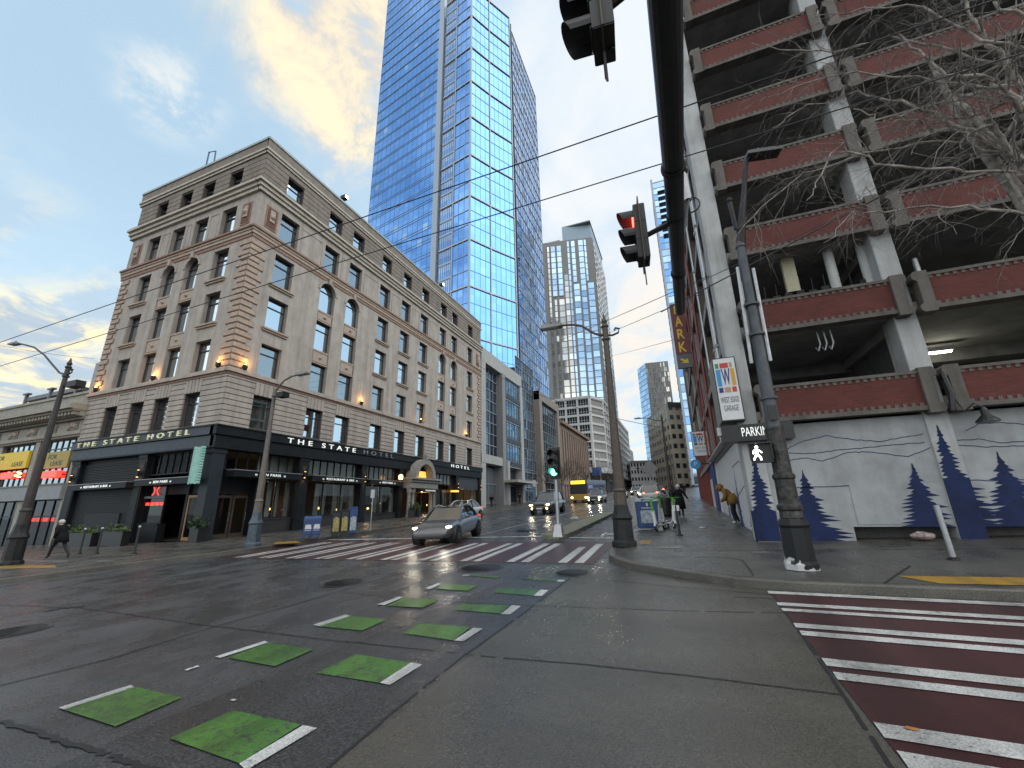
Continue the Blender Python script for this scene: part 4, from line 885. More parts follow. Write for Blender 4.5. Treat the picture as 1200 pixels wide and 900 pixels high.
mb = MB(); fp = [TC, TM, TQ, (-31.2, 81.6), (-29.7, 81.7), (TN[0]-.05, TN[1]), (-66, 111), TW]
mb.prism([(p[0]-.25*(p[0] > -35), p[1]+.25, 8) for p in fp], (0, 0, 125.5)); mb.prism([FS.P(uP0+.1, 130, -.2), FS.P(LS-.1, 130, -.2), (-66, 111, 130), (-42, 105, 130)], (0, 0, 41.8)); mb.build('core', mulld, tower)

pod = thing('podium_building', 'grey stone framed glass podium at the foot of the blue tower', 'building', (XH, 62, G(XH, 62)))
FP = Fac((XH-.15, 0, 0), (0, 1, 0), (1, 0, 0))
pstone = mat('podium_stone', (.36, .36, .345), .7, var=.07, vs=1.2, bump=.08); pbrown = mat('podium_brown', (.235, .205, .18), .75, var=.08, vs=1.2)
PG = towerglass('podium_glass', (.15, .25, .31), .75, .05, .35); PGd = towerglass('podium_glass_dark', (.05, .075, .11), .7, .05, .5)
gY = lambda y: G(XH, y)+.1
mb = MB()
FP.box(mb, 55.6, 57.2, 0, 26.2, -2, .1, 0); FP.box(mb, 63.6, 65.0, 0, 24, -2, .25, 2); FP.box(mb, 55.6, 73.7, 23.9, 26.2, -2, .12, 0); FP.box(mb, 55.6, 65, 8.0, 9.3, -2, .15, 0)
FP.box(mb, 64.8, 65.6, 0, 9, -1.8, .6, 0); FP.box(mb, 72.8, 74.2, 0, 24, -2, .1, 0); FP.box(mb, 63.8, 74, 5.4, 5.8, -2, 2.6, 0); FP.box(mb, 73.4, 74, 1, 5.4, 1.8, 2.4, 0)
FP.box(mb, 85.0, 86.9, 0, 26.2, -2, .1, 1); FP.box(mb, 85, 101.2, 24.2, 26.2, -2, .12, 1); FP.box(mb, 99.4, 101.3, 0, 24.2, -2, .1, 1)
mb.build('stone_frame', [pstone, pbrown, mat('podium_pier', (.22, .22, .22), .6, var=.08)], pod)
panes(FP, 57.2, 63.6, 9.3, 23.9, 4, 8, -.9, .01, (PGd, PG), 11).build('glazing', [PGd, PG], pod)
panes(FP, 65, 72.8, 8.2, 23.9, 6, 12, -.2, .008, (PG, PGd), 12, lambda i, j, r: 1 if j % 3 == 0 else 0).build('glazing', [PG, PGd], pod)
panes(FP, 74, 85, 2.5, 31, 10, 14, -1.3, .012, (PGd, PG), 13, lambda i, j, r: 1 if r.random() < .35 else 0).build('glazing', [PGd, PG], pod)
panes(FP, 86.9, 99.4, 6.5, 24.2, 8, 8, -.5, .01, (PG, PGd), 14, lambda i, j, r: 1 if j > 4 or r.random() < .3 else 0).build('glazing', [PG, PGd], pod)
panes(FP, 57.2, 101, 2.2, 8.0, 26, 3, -1.2, .012, (PGd, PG), 15).build('glazing', [PGd, PG], pod)
mb = MB(); grid(mb, FP, 57.2, 63.6, 9.3, 23.9, 4, 8, .12, .14, -.9, -.8, 0); grid(mb, FP, 65, 72.8, 8.2, 23.9, 6, 4, .06, .25, -.2, -.1, 0)
for k in range(4):
    for q in range(4): FP.box(mb, 65, 72.8, 8.4+k*3.93+q*.22, 8.46+k*3.93+q*.22, -.2, .15, 0)
grid(mb, FP, 74, 85, 2.5, 31, 10, 14, .09, .10, -1.3, -1.2, 0); grid(mb, FP, 86.9, 99.4, 6.5, 24.2, 8, 8, .08, .1, -.5, -.4, 0); grid(mb, FP, 57.2, 101, 2.2, 8.0, 14, 2, .12, .14, -1.2, -1.05, 0)
mb.build('mullion_grid', mat('podium_mullion', (.30, .33, .35), .45, .5, var=.06), pod)
mb = MB(); FP.box(mb, 56, 73.9, 0, 25.9, -9, -1.5); FP.box(mb, 73.9, 84.4, 0, 25.0, -6, -1.5); FP.box(mb, 85.1, 101, 0, 25.9, -9, -1.5); FP.box(mb, 57.3, 63.5, 1.5, 7.6, -1.4, -1.15); mb.build('core', mulld, pod)

# ------------------------------------------------------------------ brown pilastered building, white chamfered block, grey tower
bb = thing('brick_building', 'brown building with tall pilasters and a flat cornice beyond the podium', 'building', (XH, 118, G(XH, 118)))
brn = mat('brown_stone', (.21, .155, .12), .85, var=.12, vs=.8, bump=.1); brnd = mat('brown_recess', (.07, .05, .042), .85, var=.15)
mb = MB(); FP.box(mb, 101.4, 135, 2, 20.4, -14, -.3, 1); FP.box(mb, 101.4, 135, 20.4, 21.6, -14, .1, 0); FP.box(mb, 101.3, 135.8, 21.6, 22.4, -14.5, .9, 0)
for k in range(14): FP.box(mb, 101.5+k*2.55, 102.9+k*2.55, 3, 20.4, -.3, .12, 0)
FP.box(mb, 101.4, 135, 6.5, 7.5, -.3, .25, 0); mb.build('wall', [brn, brnd], bb)
for k in range(13):
    fr_ = None
    for j in range(4):
        mb = MB(); FP.box(mb, 103.0+k*2.55, 104.0+k*2.55, 8.2+j*3.1, 10.4+j*3.1, -.32, -.25); mb.build('window', PGd, bb)

wb = thing('office_building', 'white grid office block with a chamfered corner below the grey tower', 'building', (-30.4, 163.7, G(-30, 163)))
whm = mat('office_white', (.56, .57, .57), .6, var=.05, vs=.6); whd = mat('office_window', (.035, .04, .045), .15, .2, var=.3, vs=1.5); louv = mat('office_louvre', (.27, .265, .25), .7, var=.1)
A_, B_, C_ = (-30.4, 163.7), (-26.7, 172), (-26.7, 262); Lf_ = (-50, 163.7)
F1, q1 = FF(A_, Lf_); F2, q2 = FF(A_, B_); F3, q3 = FF(B_, C_); F2.n = -F2.n if F2.n.x < 0 else F2.n; F3.n = Vector((1, 0, 0)); F1.n = Vector((0, -1, 0))
for F in (F1, F2, F3): F.t = Vector((0, 0, 1)).cross(F.n)
zs0, zs1, nf = 15.0, 43.2, 8; fh = (zs1-zs0)/nf
mb = MB(); mb.prism([(p[0], p[1], 14.5) for p in (A_, B_, C_, (-50, 262), Lf_)], (0, 0, 28.6), 0); 
for F, q, nb_ in ((F1, q1, 4), (F2, q2, 1), (F3, q3, 14)):
    for j in range(nf+1): F.box(mb, 0, q, zs0+j*fh-.45, zs0+j*fh+.45, 0, .5, 0)
    for i in range(nb_+1): u = q*i/nb_; F.box(mb, u-.4, u+.4, zs0, zs1, 0, .55, 0)
    F.box(mb, 0, q, 43.0, 44.0, -.5, .7, 0); F.box(mb, -.1, q+.1, 13.2, 14.6, -1, 1.6, 0)
mb.prism([(p[0]*1.0-.6, p[1]+.6, 5.0) for p in (A_, B_, C_, (-50, 262), Lf_)], (0, 0, 8.5), 1)
for k in range(20): F3.box(mb, k*4.5, k*4.5+.7, 5, 13.3, -.6, .2, 2)
F3.box(mb, 0, q3, 10.2, 11, -.5, .4, 2)
mb.build('wall', [whm, dark_in, mulld], wb)
for F, q, nb_ in ((F1, q1, 4), (F2, q2, 1), (F3, q3, 14)):
    for i in range(nb_):
        for j in range(nf):
            a, b = q*i/nb_+.4, q*(i+1)/nb_-.4; z = zs0+j*fh+.45
            mb = MB(); F.quad(mb, a, b, z, z+fh-.9, .08, 0)
            if F is not F2:
                for s in range(1, 4): F.box(mb, a+(b-a)*s/4-.06, a+(b-a)*s/4+.06, z, z+fh-.9, .08, .16, 1)
                F.box(mb, a, b, z+(fh-.9)*.35-.05, z+(fh-.9)*.35+.05, .08, .15, 1)
            mb.build('window', [louv if F is F2 else whd, whm], wb)

gt = thing('residential_tower', 'slim grey tower with pale blue strips of windows in the distance', 'skyscraper', (-40, 192, 8))
gts = mat('tower_grey', (.24, .235, .23), .7, var=.06, vs=.3); GTb = towerglass('strip_blue', (.42, .62, .85), .85, .06, .3); GTp = towerglass('strip_pale', (.62, .64, .62), .8, .08, .35)
F1 = Fac((-28.0, 195, 0), (-1, .3, 0), (-.3, -1, 0)); F1 = Fac((-28.0, 195, 0), (-1, -.22, 0), (.2, -.97, 0)); F3 = Fac((-28.0, 195, 0), (0, 1, 0), (1, 0, 0))
zt = 142.0
mb = MB(); mb.prism([(-28, 195, 20), (-28, 236, 20), (-58, 236, 20), (-58, 189, 20), (-43.6, 191.5, 20)], (0, 0, zt-20-3), 0); mb.prism([(-28.6, 196, zt-3), (-28.6, 232, zt-3), (-43.6, 232, zt-3), (-43.6, 192.4, zt-3)], (0, 0, 9), 3)
mb.box(-43.6, -28.2, 193, 233, zt+6, zt+6.6, 0)
mb.box(-56, -46, 195, 215, zt-4, zt+.5, 2); mb.build('wall', [gts, GTb, mat('plant_room', (.42, .40, .37), .8), mat('crown_band', (.30, .40, .48), .5)], gt)
def strip(F, u0, u1, z0, z1, m, name='window_strip', nj=None, d=.12):
    nj = nj or int((z1-z0)/3.3); mb = panes(F, u0, u1, z0, z1, 1, nj, d, .012, (m,), int(u0*10)+3); 
    for j in range(nj): z = z0+(z1-z0)*j/nj; F.box(mb, u0, u1, z-.18, z+.18, d-.05, d+.08, 1)
    mb.build(name, [m, gts], gt)
LS_ = 16.0
for u0, u1, z0, z1, m in ((1.2, 4.2, 30, 112, GTb), (5.2, 7.6, 30, 138, GTb), (8.6, 11.4, 30, 112, GTb), (9.6, 11.4, 113, 138, GTb), (12.6, 13.6, 30, 138, GTb), (3.6, 4.6, 113, 138, GTb), (14.2, 16.0, 30, 118, GTp), (16.8, 19.4, 30, 104, GTp), (20.6, 21.8, 30, 104, GTp), (17.0, 19.2, 106, 136, GTb), (20.2, 22.4, 106, 136, GTb), (23.4, 24.4, 30, 136, GTp)):
    strip(F1, u0, u1, z0, z1, m)
for k in range(7): strip(F3, 1.5+k*5.6, 5.4+k*5.6, 30, 138, GTp)

# ------------------------------------------------------------------ what closes the avenue far away
def far_block(name, label, cat, pts, z1, m, win, nw, nf_, z0=6.0, roof=None, wm=None):
    t = thing(name, label, cat, (pts[0][0], pts[0][1], z0))
    mb = MB(); mb.prism([(p[0], p[1], z0-8) for p in pts], (0, 0, z1-z0+8), 0)
    mb.build('wall', [m], t)
    for i in range(len(pts)-1):
        if i >= len(win) or not win[i]: continue
        F, q = FF(pts[i], pts[i+1]); n_ = win[i]
        for a in range(n_):
            for j in range(nf_):
                u = q*(a+.22)/n_; mb = MB(); F.box(mb, u, u+q*.56/n_, z0+(z1-z0)*(j+.30)/nf_, z0+(z1-z0)*(j+.78)/nf_, -.1, .06, 0); mb.build('window', [wm or whd], t)
    if roof: mb = MB(); mb.prism([(p[0]+roof[0], p[1]-abs(roof[0]), z1-roof[1]) for p in pts], (0, 0, roof[1]+.5), 0); mb.build('cornice', roof[2], t)
    return t
beige = mat('far_beige', (.60, .53, .42), .85, var=.08, vs=.3); fgrey = mat('far_grey', (.25, .24, .235), .8, var=.1, vs=.3)
far_block('beige_building', 'tall beige masonry building with a dark cornice where the avenue bends', 'building', [(4, 203), (-1.5, 200), (-13.2, 237), (10, 250)], 45.5, beige, (2, 8), 9, 9, roof=(.5, 1.6, mat('cornice_dark', (.07, .068, .062), .7)))
far_block('glass_office', 'distant pale blue and grey glass office tower above the beige building', 'skyscraper', [(2, 322), (-14, 320), (-21.2, 334), (0, 350)], 105, fgrey, (0, 0), 12, 24, 9.8)
F_, q_ = FF((2, 322), (-14, 320)); mb = panes(F_, 0, q_, 10, 104.6, 14, 24, .1, .012, (GTp, fgrey), 9, lambda i, j, r: 1 if r.random() < .45 else 0); grid(mb, F_, 0, q_, 10, 104.6, 14, 24, .35, .5, .05, .25, 1); mb.build('glazing', [GTp, fgrey], bpy.data.objects['glass_office'])
F_, q_ = FF((-14, 320), (-21.2, 334)); mb = panes(F_, 0, q_, 10, 104.6, 3, 24, .2, .01, (GTb,), 5)
for j in range(24): F_.box(mb, 0, q_, 10+j*3.94, 10.5+j*3.94, .2, .35, 1)
mb.build('side_glazing', [GTb, mullw], bpy.data.objects['glass_office'])
far_block('white_building', 'low white corner building at the far end of the avenue', 'building', [(-11.5, 232), (-23.5, 228), (-28, 250), (-8, 250)], 22.5, whm, (8, 5), 9, 4, 8, roof=(.4, .8, fgrey))
far_block('red_building', 'dark reddish brick block closing the end of the avenue', 'building', [(-22, 285), (-46, 280), (-46, 300), (-20, 300)], 26, mat('far_red', (.16, .10, .085), .85, var=.15, vs=.3), (10, 0), 10, 6, 9.75)
far_block('grey_building', 'plain grey block beside the white office building far down the avenue', 'building', [(-26.7, 264), (-42, 264), (-42, 285), (-26.7, 285)], 34, fgrey, (5, 0), 5, 9, 9.7)
rt_ = thing('balcony_tower', 'slender blue glass tower with stacked balconies behind the brick garage', 'skyscraper', (4.2, 180, 6))
F_ = Fac((4.4, 180, 0), (1, 0, 0), (0, -1, 0)); Fw_ = Fac((4.4, 180, 0), (0, 1, 0), (-1, 0, 0))
mb = MB(); mb.box(4.5, 26, 180.3, 205, 2, 150); mb.build('core', mulld, rt_)
panes(F_, 0, 21, 8, 150, 9, 42, 0, .012, (GTb, TG), 21, lambda i, j, r: 1 if r.random() < .4 else 0).build('glazing', [GTb, TG], rt_); panes(Fw_, 0, 24, 8, 150, 8, 42, 0, .01, (GTp,), 22).build('glazing', [GTp], rt_)
mb = MB(); F_.box(mb, -.3, .6, 8, 152, -.2, .5)
for j in range(43): F_.box(mb, .5, 21, 8+j*3.38-.2, 8+j*3.38+.2, 0, .14); Fw_.box(mb, 0, 24, 8+j*3.38-.25, 8+j*3.38+.25, 0, .14)
mb.build('mullion_grid', mullw, rt_)
for j in range(33, 41):
    mb = MB(); F_.box(mb, 2.2, 6.2, 8+j*3.38, 8+j*3.38+.25, 0, 1.8, 0); F_.box(mb, 2.2, 6.2, 8+j*3.38+.25, 8+j*3.38+1.2, 1.7, 1.78, 1); mb.build('balcony', [mulld, GTb], rt_)

# ------------------------------------------------------------------ the brick and concrete parking garage
XG, YG = 2.0, 13.5
gar = thing('parking_garage', 'open multi storey garage with red brick bands and white concrete columns', 'garage', (XG, YG, G(XG, YG)))
FG = Fac((XG, YG, 0), (1, 0, 0), (0, -1, 0)); FW = Fac((XG, YG, 0), (0, 1, 0), (-1, 0, 0))
conc = mat('garage_concrete', (.135, .122, .106), .85, streak=.3, var=.16, vs=2.2, bump=.15, c2=(.10, .09, .08)); conc_w = mat('garage_column', (.44, .45, .45), .7, streak=.25, var=.10, vs=1.6, bump=.08, c2=(.36, .36, .35))
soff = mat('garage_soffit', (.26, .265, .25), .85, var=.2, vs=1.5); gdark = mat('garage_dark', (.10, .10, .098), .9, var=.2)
brick = brickmat('garage_brick', (.150, .030, .023), (.108, .024, .019), (.07, .045, .038), 1, .9, .2, .066, .009, 0); brickY = brickmat('garage_brick_side', (.150, .030, .023), (.108, .024, .019), (.07, .045, .038), 1, .9, .2, .066, .009, 1)
levels = [3.88, 6.52, 9.14, 11.76, 14.28, 16.94, 19.58]; BH = 1.0
cols = [(-.26, .28), (3.95, 4.45), (12.6, 13.2), (21.5, 22.1)]; LG = 34.0
for a, b in cols:
    mb = MB(); FG.box(mb, a, b, -.3, 21.2, -.75, 0); mb.build('column', conc_w, gar, bevel=.03)
def teeth(mb, F, u0, u1, z, up_, d, m):
    n = int((u1-u0)/.165); s = (u1-u0)/n
    for k in range(n): F.box(mb, u0+k*s+.03, u0+k*s+s*.5+.03, z if up_ else z-.085, z+.085 if up_ else z, d-.02, d+.018, m)
def band(F, u0, u1, z, d=.22, bm=None, capw=.34, caps=(1, 1)):
    mb = MB(); F.box(mb, u0, u1, z, z+BH, -.05, d, 0); F.box(mb, u0, u1, z-.02, z+.09, -.08, d+.035, 1); F.box(mb, u0, u1, z+BH-.07, z+BH+.01, -.08, d+.035, 1)
    teeth(mb, F, u0, u1, z+.09, True, d, 1); teeth(mb, F, u0, u1, z+BH-.07, False, d, 1)
    bo = mb.build('brick_band', [bm or brick, conc], gar)
    for s, u in ((-1, u0), (1, u1)):
        if not caps[0 if s < 0 else 1]: continue
        mb = MB(); a, b = (u-capw, u) if s < 0 else (u, u+capw); t = .09
        prof = [(a, z-.10), (b, z-.10), (b, z+BH+.05), (a, z+BH+.05)]
        ou = a if s < 0 else b; q = -s
        prof = [(ou, z+.08), (ou-s*.09, z+.16), (ou-s*.09, z+BH-.22), (ou, z+BH-.14), (ou, z+BH), (ou-s*.06, z+BH+.07), (u, z+BH+.07), (u, z-.10), (ou-s*.06, z-.10), (ou, z-.03)]
        mb.prism([F.P(p[0], p[1], -.05) for p in prof], F.n*(d+.13)); mb.build('end_cap', conc, bo)
for z in levels:
    top = z == levels[-1]
    band(FG, .62, 3.98, z); band(FG, 4.78, 12.7, z); band(FG, 13.4, 21.6, z, caps=(1, 0)); band(FG, 22.2, LG, z, caps=(0, 0))
    mb = MB(); mb.box(XG-.2, XG+LG, YG+.02, YG+30, z+.02, z+.34, 0); 
    for k in range(6): mb.box(XG+.1, XG+LG, YG+4.2+k*4.8, YG+4.8+k*4.8, z-.38, z+.02, 0)
    mb.box(XG+4.0, XG+4.4, YG+.1, YG+28, z-.3, z+.02, 0); mb.box(XG+12.7, XG+13.1, YG+.1, YG+28, z-.3, z+.02, 0)
    mb.build('deck', soff, gar)
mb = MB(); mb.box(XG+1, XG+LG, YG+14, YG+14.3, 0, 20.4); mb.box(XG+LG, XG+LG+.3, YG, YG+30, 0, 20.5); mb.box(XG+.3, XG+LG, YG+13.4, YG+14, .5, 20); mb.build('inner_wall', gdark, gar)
mb = MB(); mb.box(XG+2.6, XG+3.1, YG+5, YG+5.5, 3.9, 20); mb.box(XG+9.2, XG+9.7, YG+7, YG+7.5, 3.9, 20); mb.build('inner_column', conc, gar)
# ceiling lights inside the decks
lw = mat('garage_tube', (.9, .9, .85), .5, var=0, emit=(1, .95, .82), es=16)
for (x, y, z, e) in ((*(lambda d_: (d_.x*4.5/d_.z, d_.y*4.5/d_.z))(ray(1100, 411)), 6.28, 12), (9.9, 19.5, 8.9, 6), (14.5, 17, 6.3, 6)):
    mb = MB(); mb.box(x-.35, x+.35, y-.08, y+.08, z-.03, z+.12, 1); mb.box(x-.3, x+.3, y-.05, y+.05, z-.08, z-.03, 0); mb.build('ceiling_light', [lw, galv], gar); lamp('deck_light', (x, y, z-.25), e, (1, .93, .78), gar, .1)
# street level walls on Pike: white paint darkened for shade, with a dark slot along the foot
mb = MB(); b0 = G(XG, YG)-.3
pan0, pan1 = FG.at(975, 583)[0], FG.at(1200, 583)[0]+14
zs = 1.08
FG.box(mb, .26, 1.95, b0, 3.80, -.35, -.06, 0); FG.box(mb, 1.95, 3.97, zs, 3.80, -.35, -.06, 0); FG.box(mb, 4.42, 12.62, zs, 3.80, -.35, -.10, 0); FG.box(mb, 13.1, LG, b0, 3.8, -.35, -.10, 0)
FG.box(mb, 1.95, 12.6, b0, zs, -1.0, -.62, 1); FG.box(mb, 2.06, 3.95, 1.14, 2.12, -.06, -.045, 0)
FG.box(mb, -.26, LG, b0, G(XG, YG)+.17, -.3, .04, 2)
mural_shaded = mat('mural_white_shaded', (.37, .385, .395), .7, streak=.12, var=.10, vs=1.3, bump=.1, c2=(.27, .28, .285))  # greyed white: the shade on the Pike face is put into the colour
mb.build('wall', [mural_shaded, gdark, conc], gar)
# avenue side: paler copy of the white, its open-sky light put into the colour
mb = MB(); FW.box(mb, .76, 13.2, .2, 3.78, -.3, 0, 0); FW.box(mb, 13.2, 13.45, .2, 3.9, -.3, .05, 0)
mb.prism([FW.P(.4, 3.78, -.3), FW.P(.4, 3.98, .35), FW.P(.4, 4.05, .35), FW.P(.4, 4.05, -.3)], FW.u*13.2, 3)
FW.box(mb, 13.45, 15.6, .3, 3.9, -.3, .15, 1); FW.box(mb, 15.6, 19.5, .3, 3.2, -.3, .05, 0); FW.box(mb, 15.6, 19.5, 3.2, 4.3, -.3, .05, 1)
FW.box(mb, 19.5, 40, .4, 6.2, -.3, .05, 2)
for k in range(20): FW.box(mb, 19.7+k, 19.9+k, .4, 6.2, .05, .16, 2)
mb.build('wall', [white_m, mat('royal_blue', (.022, .045, .16), .6, var=.15), mat('brick_red_paint', (.20, .055, .045), .7, var=.15), mat('flashing', (.5, .5, .5), .5, .3)], gar)
brown_c = mat('side_column', (.19, .155, .13), .85, var=.2, vs=1.2)
for k in range(12):
    u = 3.4+k*3.1; mb = MB(); FW.box(mb, u, u+.5, 4.2, 20.6, -.5, .12, 0); mb.build('side_column', brown_c if k % 3 else conc_w, gar)
for z in levels: band(FW, .9, 38, z, -.30, brickY, caps=(0, 0))
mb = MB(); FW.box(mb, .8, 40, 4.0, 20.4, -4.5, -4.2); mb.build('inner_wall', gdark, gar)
for u, r_ in ((2.0, .07), (2.5, .05), (5.6, .06), (8.7, .07), (12.4, .06), (15.0, .05)):
    mb = MB(); mb.tube([FW.P(u, 4.1, .22), FW.P(u, 19.5, .22)], r_, 8)
    for z in (7, 12, 17): FW.box(mb, u-.1, u+.1, z, z+.1, -.3, .3)
    mb.build('drain_pipe', galv if u < 6 else mat('red_pipe', (.22, .05, .045), .5), gar)
# painted pines and hill lines of the mural
navy = paint_mat('mural_navy', (.006, .018, .080), .1, (.02, .035, .11), .85); navy2 = mat('mural_line', (.018, .035, .10), .6)
def pine(F, uc, z0, z1, hw, d, seed, clip=None, m=None, parent=None):
    rng = random.Random(seed); n = int(10+(z1-z0)*5); Lp = []; Rp = []
    for k in range(n):
        t = k/(n-1); w_ = hw*(1-t)**1.15+.02; z = z0+(z1-z0)*t; dz = (z1-z0)/n
        for P_, s in ((Lp, -1), (Rp, 1)):
            ww = w_*rng.uniform(.62, 1.32) if k else hw
            P_.append((uc+s*ww, z-dz*.25)); P_.append((uc+s*ww*rng.uniform(.34, .56), z+dz*.55))
    mb = MB(); rows_ = list(zip(Lp, Rp))
    cl = lambda q: (min(max(q[0], clip[0]), clip[1]), q[1]) if clip else q
    for (l0, r0_), (l1, r1) in zip(rows_[:-1], rows_[1:]): mb.face([F.P(*cl(l0), d), F.P(*cl(r0_), d), F.P(*cl(r1), d), F.P(*cl(l1), d)])
    mb.face([F.P(*cl(rows_[-1][0]), d), F.P(*cl(rows_[-1][1]), d), F.P(uc, z1+.05, d)])
    mb.build('mural_pine', m or navy, parent or gar)
def on(F, px_, py_): return F.at(px_, py_)
b1 = b0+.48
mb = MB(); FG.box(mb, -.27, .29, b1-.2, 1.5, -.3, .006); mb.build('mural_pine', navy, gar); pine(FG, .0, 1.3, 3.05, .34, .0065, 4, (-.265, .285))
a_, z_ = on(FG, 941, 553); pine(FG, a_, b1, z_, .78, -.054, 5, (.30, 1.94)); 
a_, z_ = on(FG, 1070, 545); pine(FG, a_, zs+.02, z_, .58, -.035, 6, (1.9, 3.94))
mb = MB(); FG.box(mb, 3.955, 4.445, b1-.2, 2.2, -.2, .006); mb.build('mural_pine', navy, gar); a_, z_ = on(FG, 1108, 500); pine(FG, 4.15, 1.8, z_, .42, .0065, 7, (3.955, 4.445)); pine(FG, 4.2, 1.1, 2.6, 1.05, -.09, 9, (3.3, 5.5))
a_, z_ = on(FG, 1172, 531); pine(FG, a_, zs+.02, z_, .80, -.094, 8, (4.46, 9))
for k, (u, h_, w_) in enumerate(((6.9, 2.6, .6), (8.2, 3.1, .75), (9.6, 2.4, .6), (11.2, 3.0, .8))): pine(FG, u, zs+.02, h_, w_, -.094, 20+k, (4.46, 12.5))
def line(F, pts, d, t=.022):
    mb = MB(); rng = random.Random(len(pts))
    P_ = [F.at(*p) for p in pts]; Q = []
    for (a, b) in zip(P_[:-1], P_[1:]):
        for k in range(6): s = k/6; Q.append((a[0]+(b[0]-a[0])*s, a[1]+(b[1]-a[1])*s+rng.uniform(-.012, .012)))
    Q.append(P_[-1])
    for a, b in zip(Q[:-1], Q[1:]): mb.face([F.P(a[0], a[1]-t/2, d), F.P(b[0], b[1]-t/2, d), F.P(b[0], b[1]+t/2, d), F.P(a[0], a[1]+t/2, d)])
    mb.build('mural_line', navy2, gar)
for pts, d in ((((922, 526), (940, 517), (968, 510), (1000, 515), (1032, 517), (1060, 512), (1083, 508)), -.055), (((925, 531), (955, 531), (985, 527), (1020, 524), (1060, 520), (1085, 518)), -.055), (((925, 539), (945, 536), (965, 540), (995, 530), (1020, 529), (1065, 535), (1092, 524)), -.055), (((930, 571), (1000, 569), (1060, 567), (1100, 565)), -.054),
               (((1134, 504), (1150, 496), (1178, 494), (1205, 497)), -.095), (((1122, 515), (1150, 514), (1175, 518), (1205, 517)), -.095), (((1125, 521), (1160, 523), (1205, 522)), -.095), (((1140, 563), (1205, 562)), -.095)): line(FG, pts, d)
for k, (u, z1, w_) in enumerate(((2.6, 2.2, .5), (5.2, 2.9, .7), (9.5, 2.4, .6))): pine(FW, u, .6, z1, w_, .006, 40+k, (.8, 13), mat('mural_blue', (.03, .08, .24), .6, var=.2))
line(FW, ((858, 548), (866, 540), (873, 560), (880, 545), (889, 566)), .006, .03); line(FW, ((862, 585), (872, 570), (884, 578), (890, 560)), .006, .03)
# gooseneck lamp and loose cable on the second column
mb = MB(); p = FG.P(4.38, 4.5, .36); mb.tube([p, p+Vector((.1, -.05, -.55)), p+Vector((.16, -.08, -.78)), p+Vector((.3, -.2, -.62)), p+Vector((.42, -.24, -.74))], .022, 6); mb.lathe([(.03, -.74), (.07, -.80), (.075, -.92), (.2, -1.05), (.21, -1.09), (.15, -1.08)], p+Vector((.42, -.24, 0)), 14); mb.tube([p+Vector((.02, .0, .25)), p+Vector((.05, -.03, -.3)), p+Vector((-.02, -.03, -.72))], .05, 6)
mb.build('gooseneck_lamp', black_m, gar)
# aerials standing on the second deck: white panels, masts, boxes
ant = mat('aerial_white', (.55, .56, .55), .6, var=.06); antc = mat('aerial_cream', (.50, .47, .33), .6, var=.06)
for i, (pxl, pyt, pyb, wd, m_, cyl) in enumerate(((921, 303, 344, .17, antc, 0), (968, 291, 343, .13, ant, 1), (1006, 283, 337, .13, ant, 1), (871, 330, 362, .10, ant, 0), (1071, 303, 327, .07, galv, 1))):
    F_ = Fac((XG, YG+.55, 0), (1, 0, 0), (0, -1, 0)); u, zt_ = F_.at(pxl, pyt); _, zb_ = F_.at(pxl, pyb)
    t = thing('aerial_panel', ('cream flat aerial panel behind the garage parapet', 'white round aerial behind the middle of the brick parapet', 'white round aerial beside the second column of the garage', 'narrow white aerial beside the grey signal pole', 'short metal mast just past the second garage column')[i], 'aerial', F_.P(u, 7.3), 'aerials behind the garage parapet')
    mb = MB()
    if cyl: mb.lathe([(wd*.8, zb_-.6), (wd, zb_-.55), (wd, zt_-.05), (wd*.8, zt_)], F_.P(u, 0), 14)
    else: F_.box(mb, u-wd, u+wd, zb_, zt_, -.08, .08)
    mb.build('radome', m_, t, smooth=bool(cyl)); mb = MB(); mb.tube([F_.P(u+.05, 6.86, -.15), F_.P(u+.05, zt_-.2, -.15)], .04, 6); F_.box(mb, u-.12, u+.16, zb_-.2, zb_+.1, -.3, -.1); mb.build('mast', iron, t)
mb = MB(); rng = random.Random(5)
for k in range(9): x = XG+1.2+k*.32; z = 7.55+rng.uniform(0, .3); mb.box(x-.1, x+.1, YG+.5, YG+.8, z-.25, z+.15); mb.tube([(x, YG+.6, 6.86), (x+.05, YG+.6, z+.6)], .02, 5)
mb.build('radio_equipment', iron, gar)
mb = MB()
for k in range(3): x = XG+2.25+k*.16; mb.tube([(x, YG+.3, 6.5), (x+.02, YG+.3, 6.1), (x-.06, YG+.32, 5.9), (x-.12, YG+.3, 6.0)], .022, 6)
mb.build('hanging_hook', galv, gar)

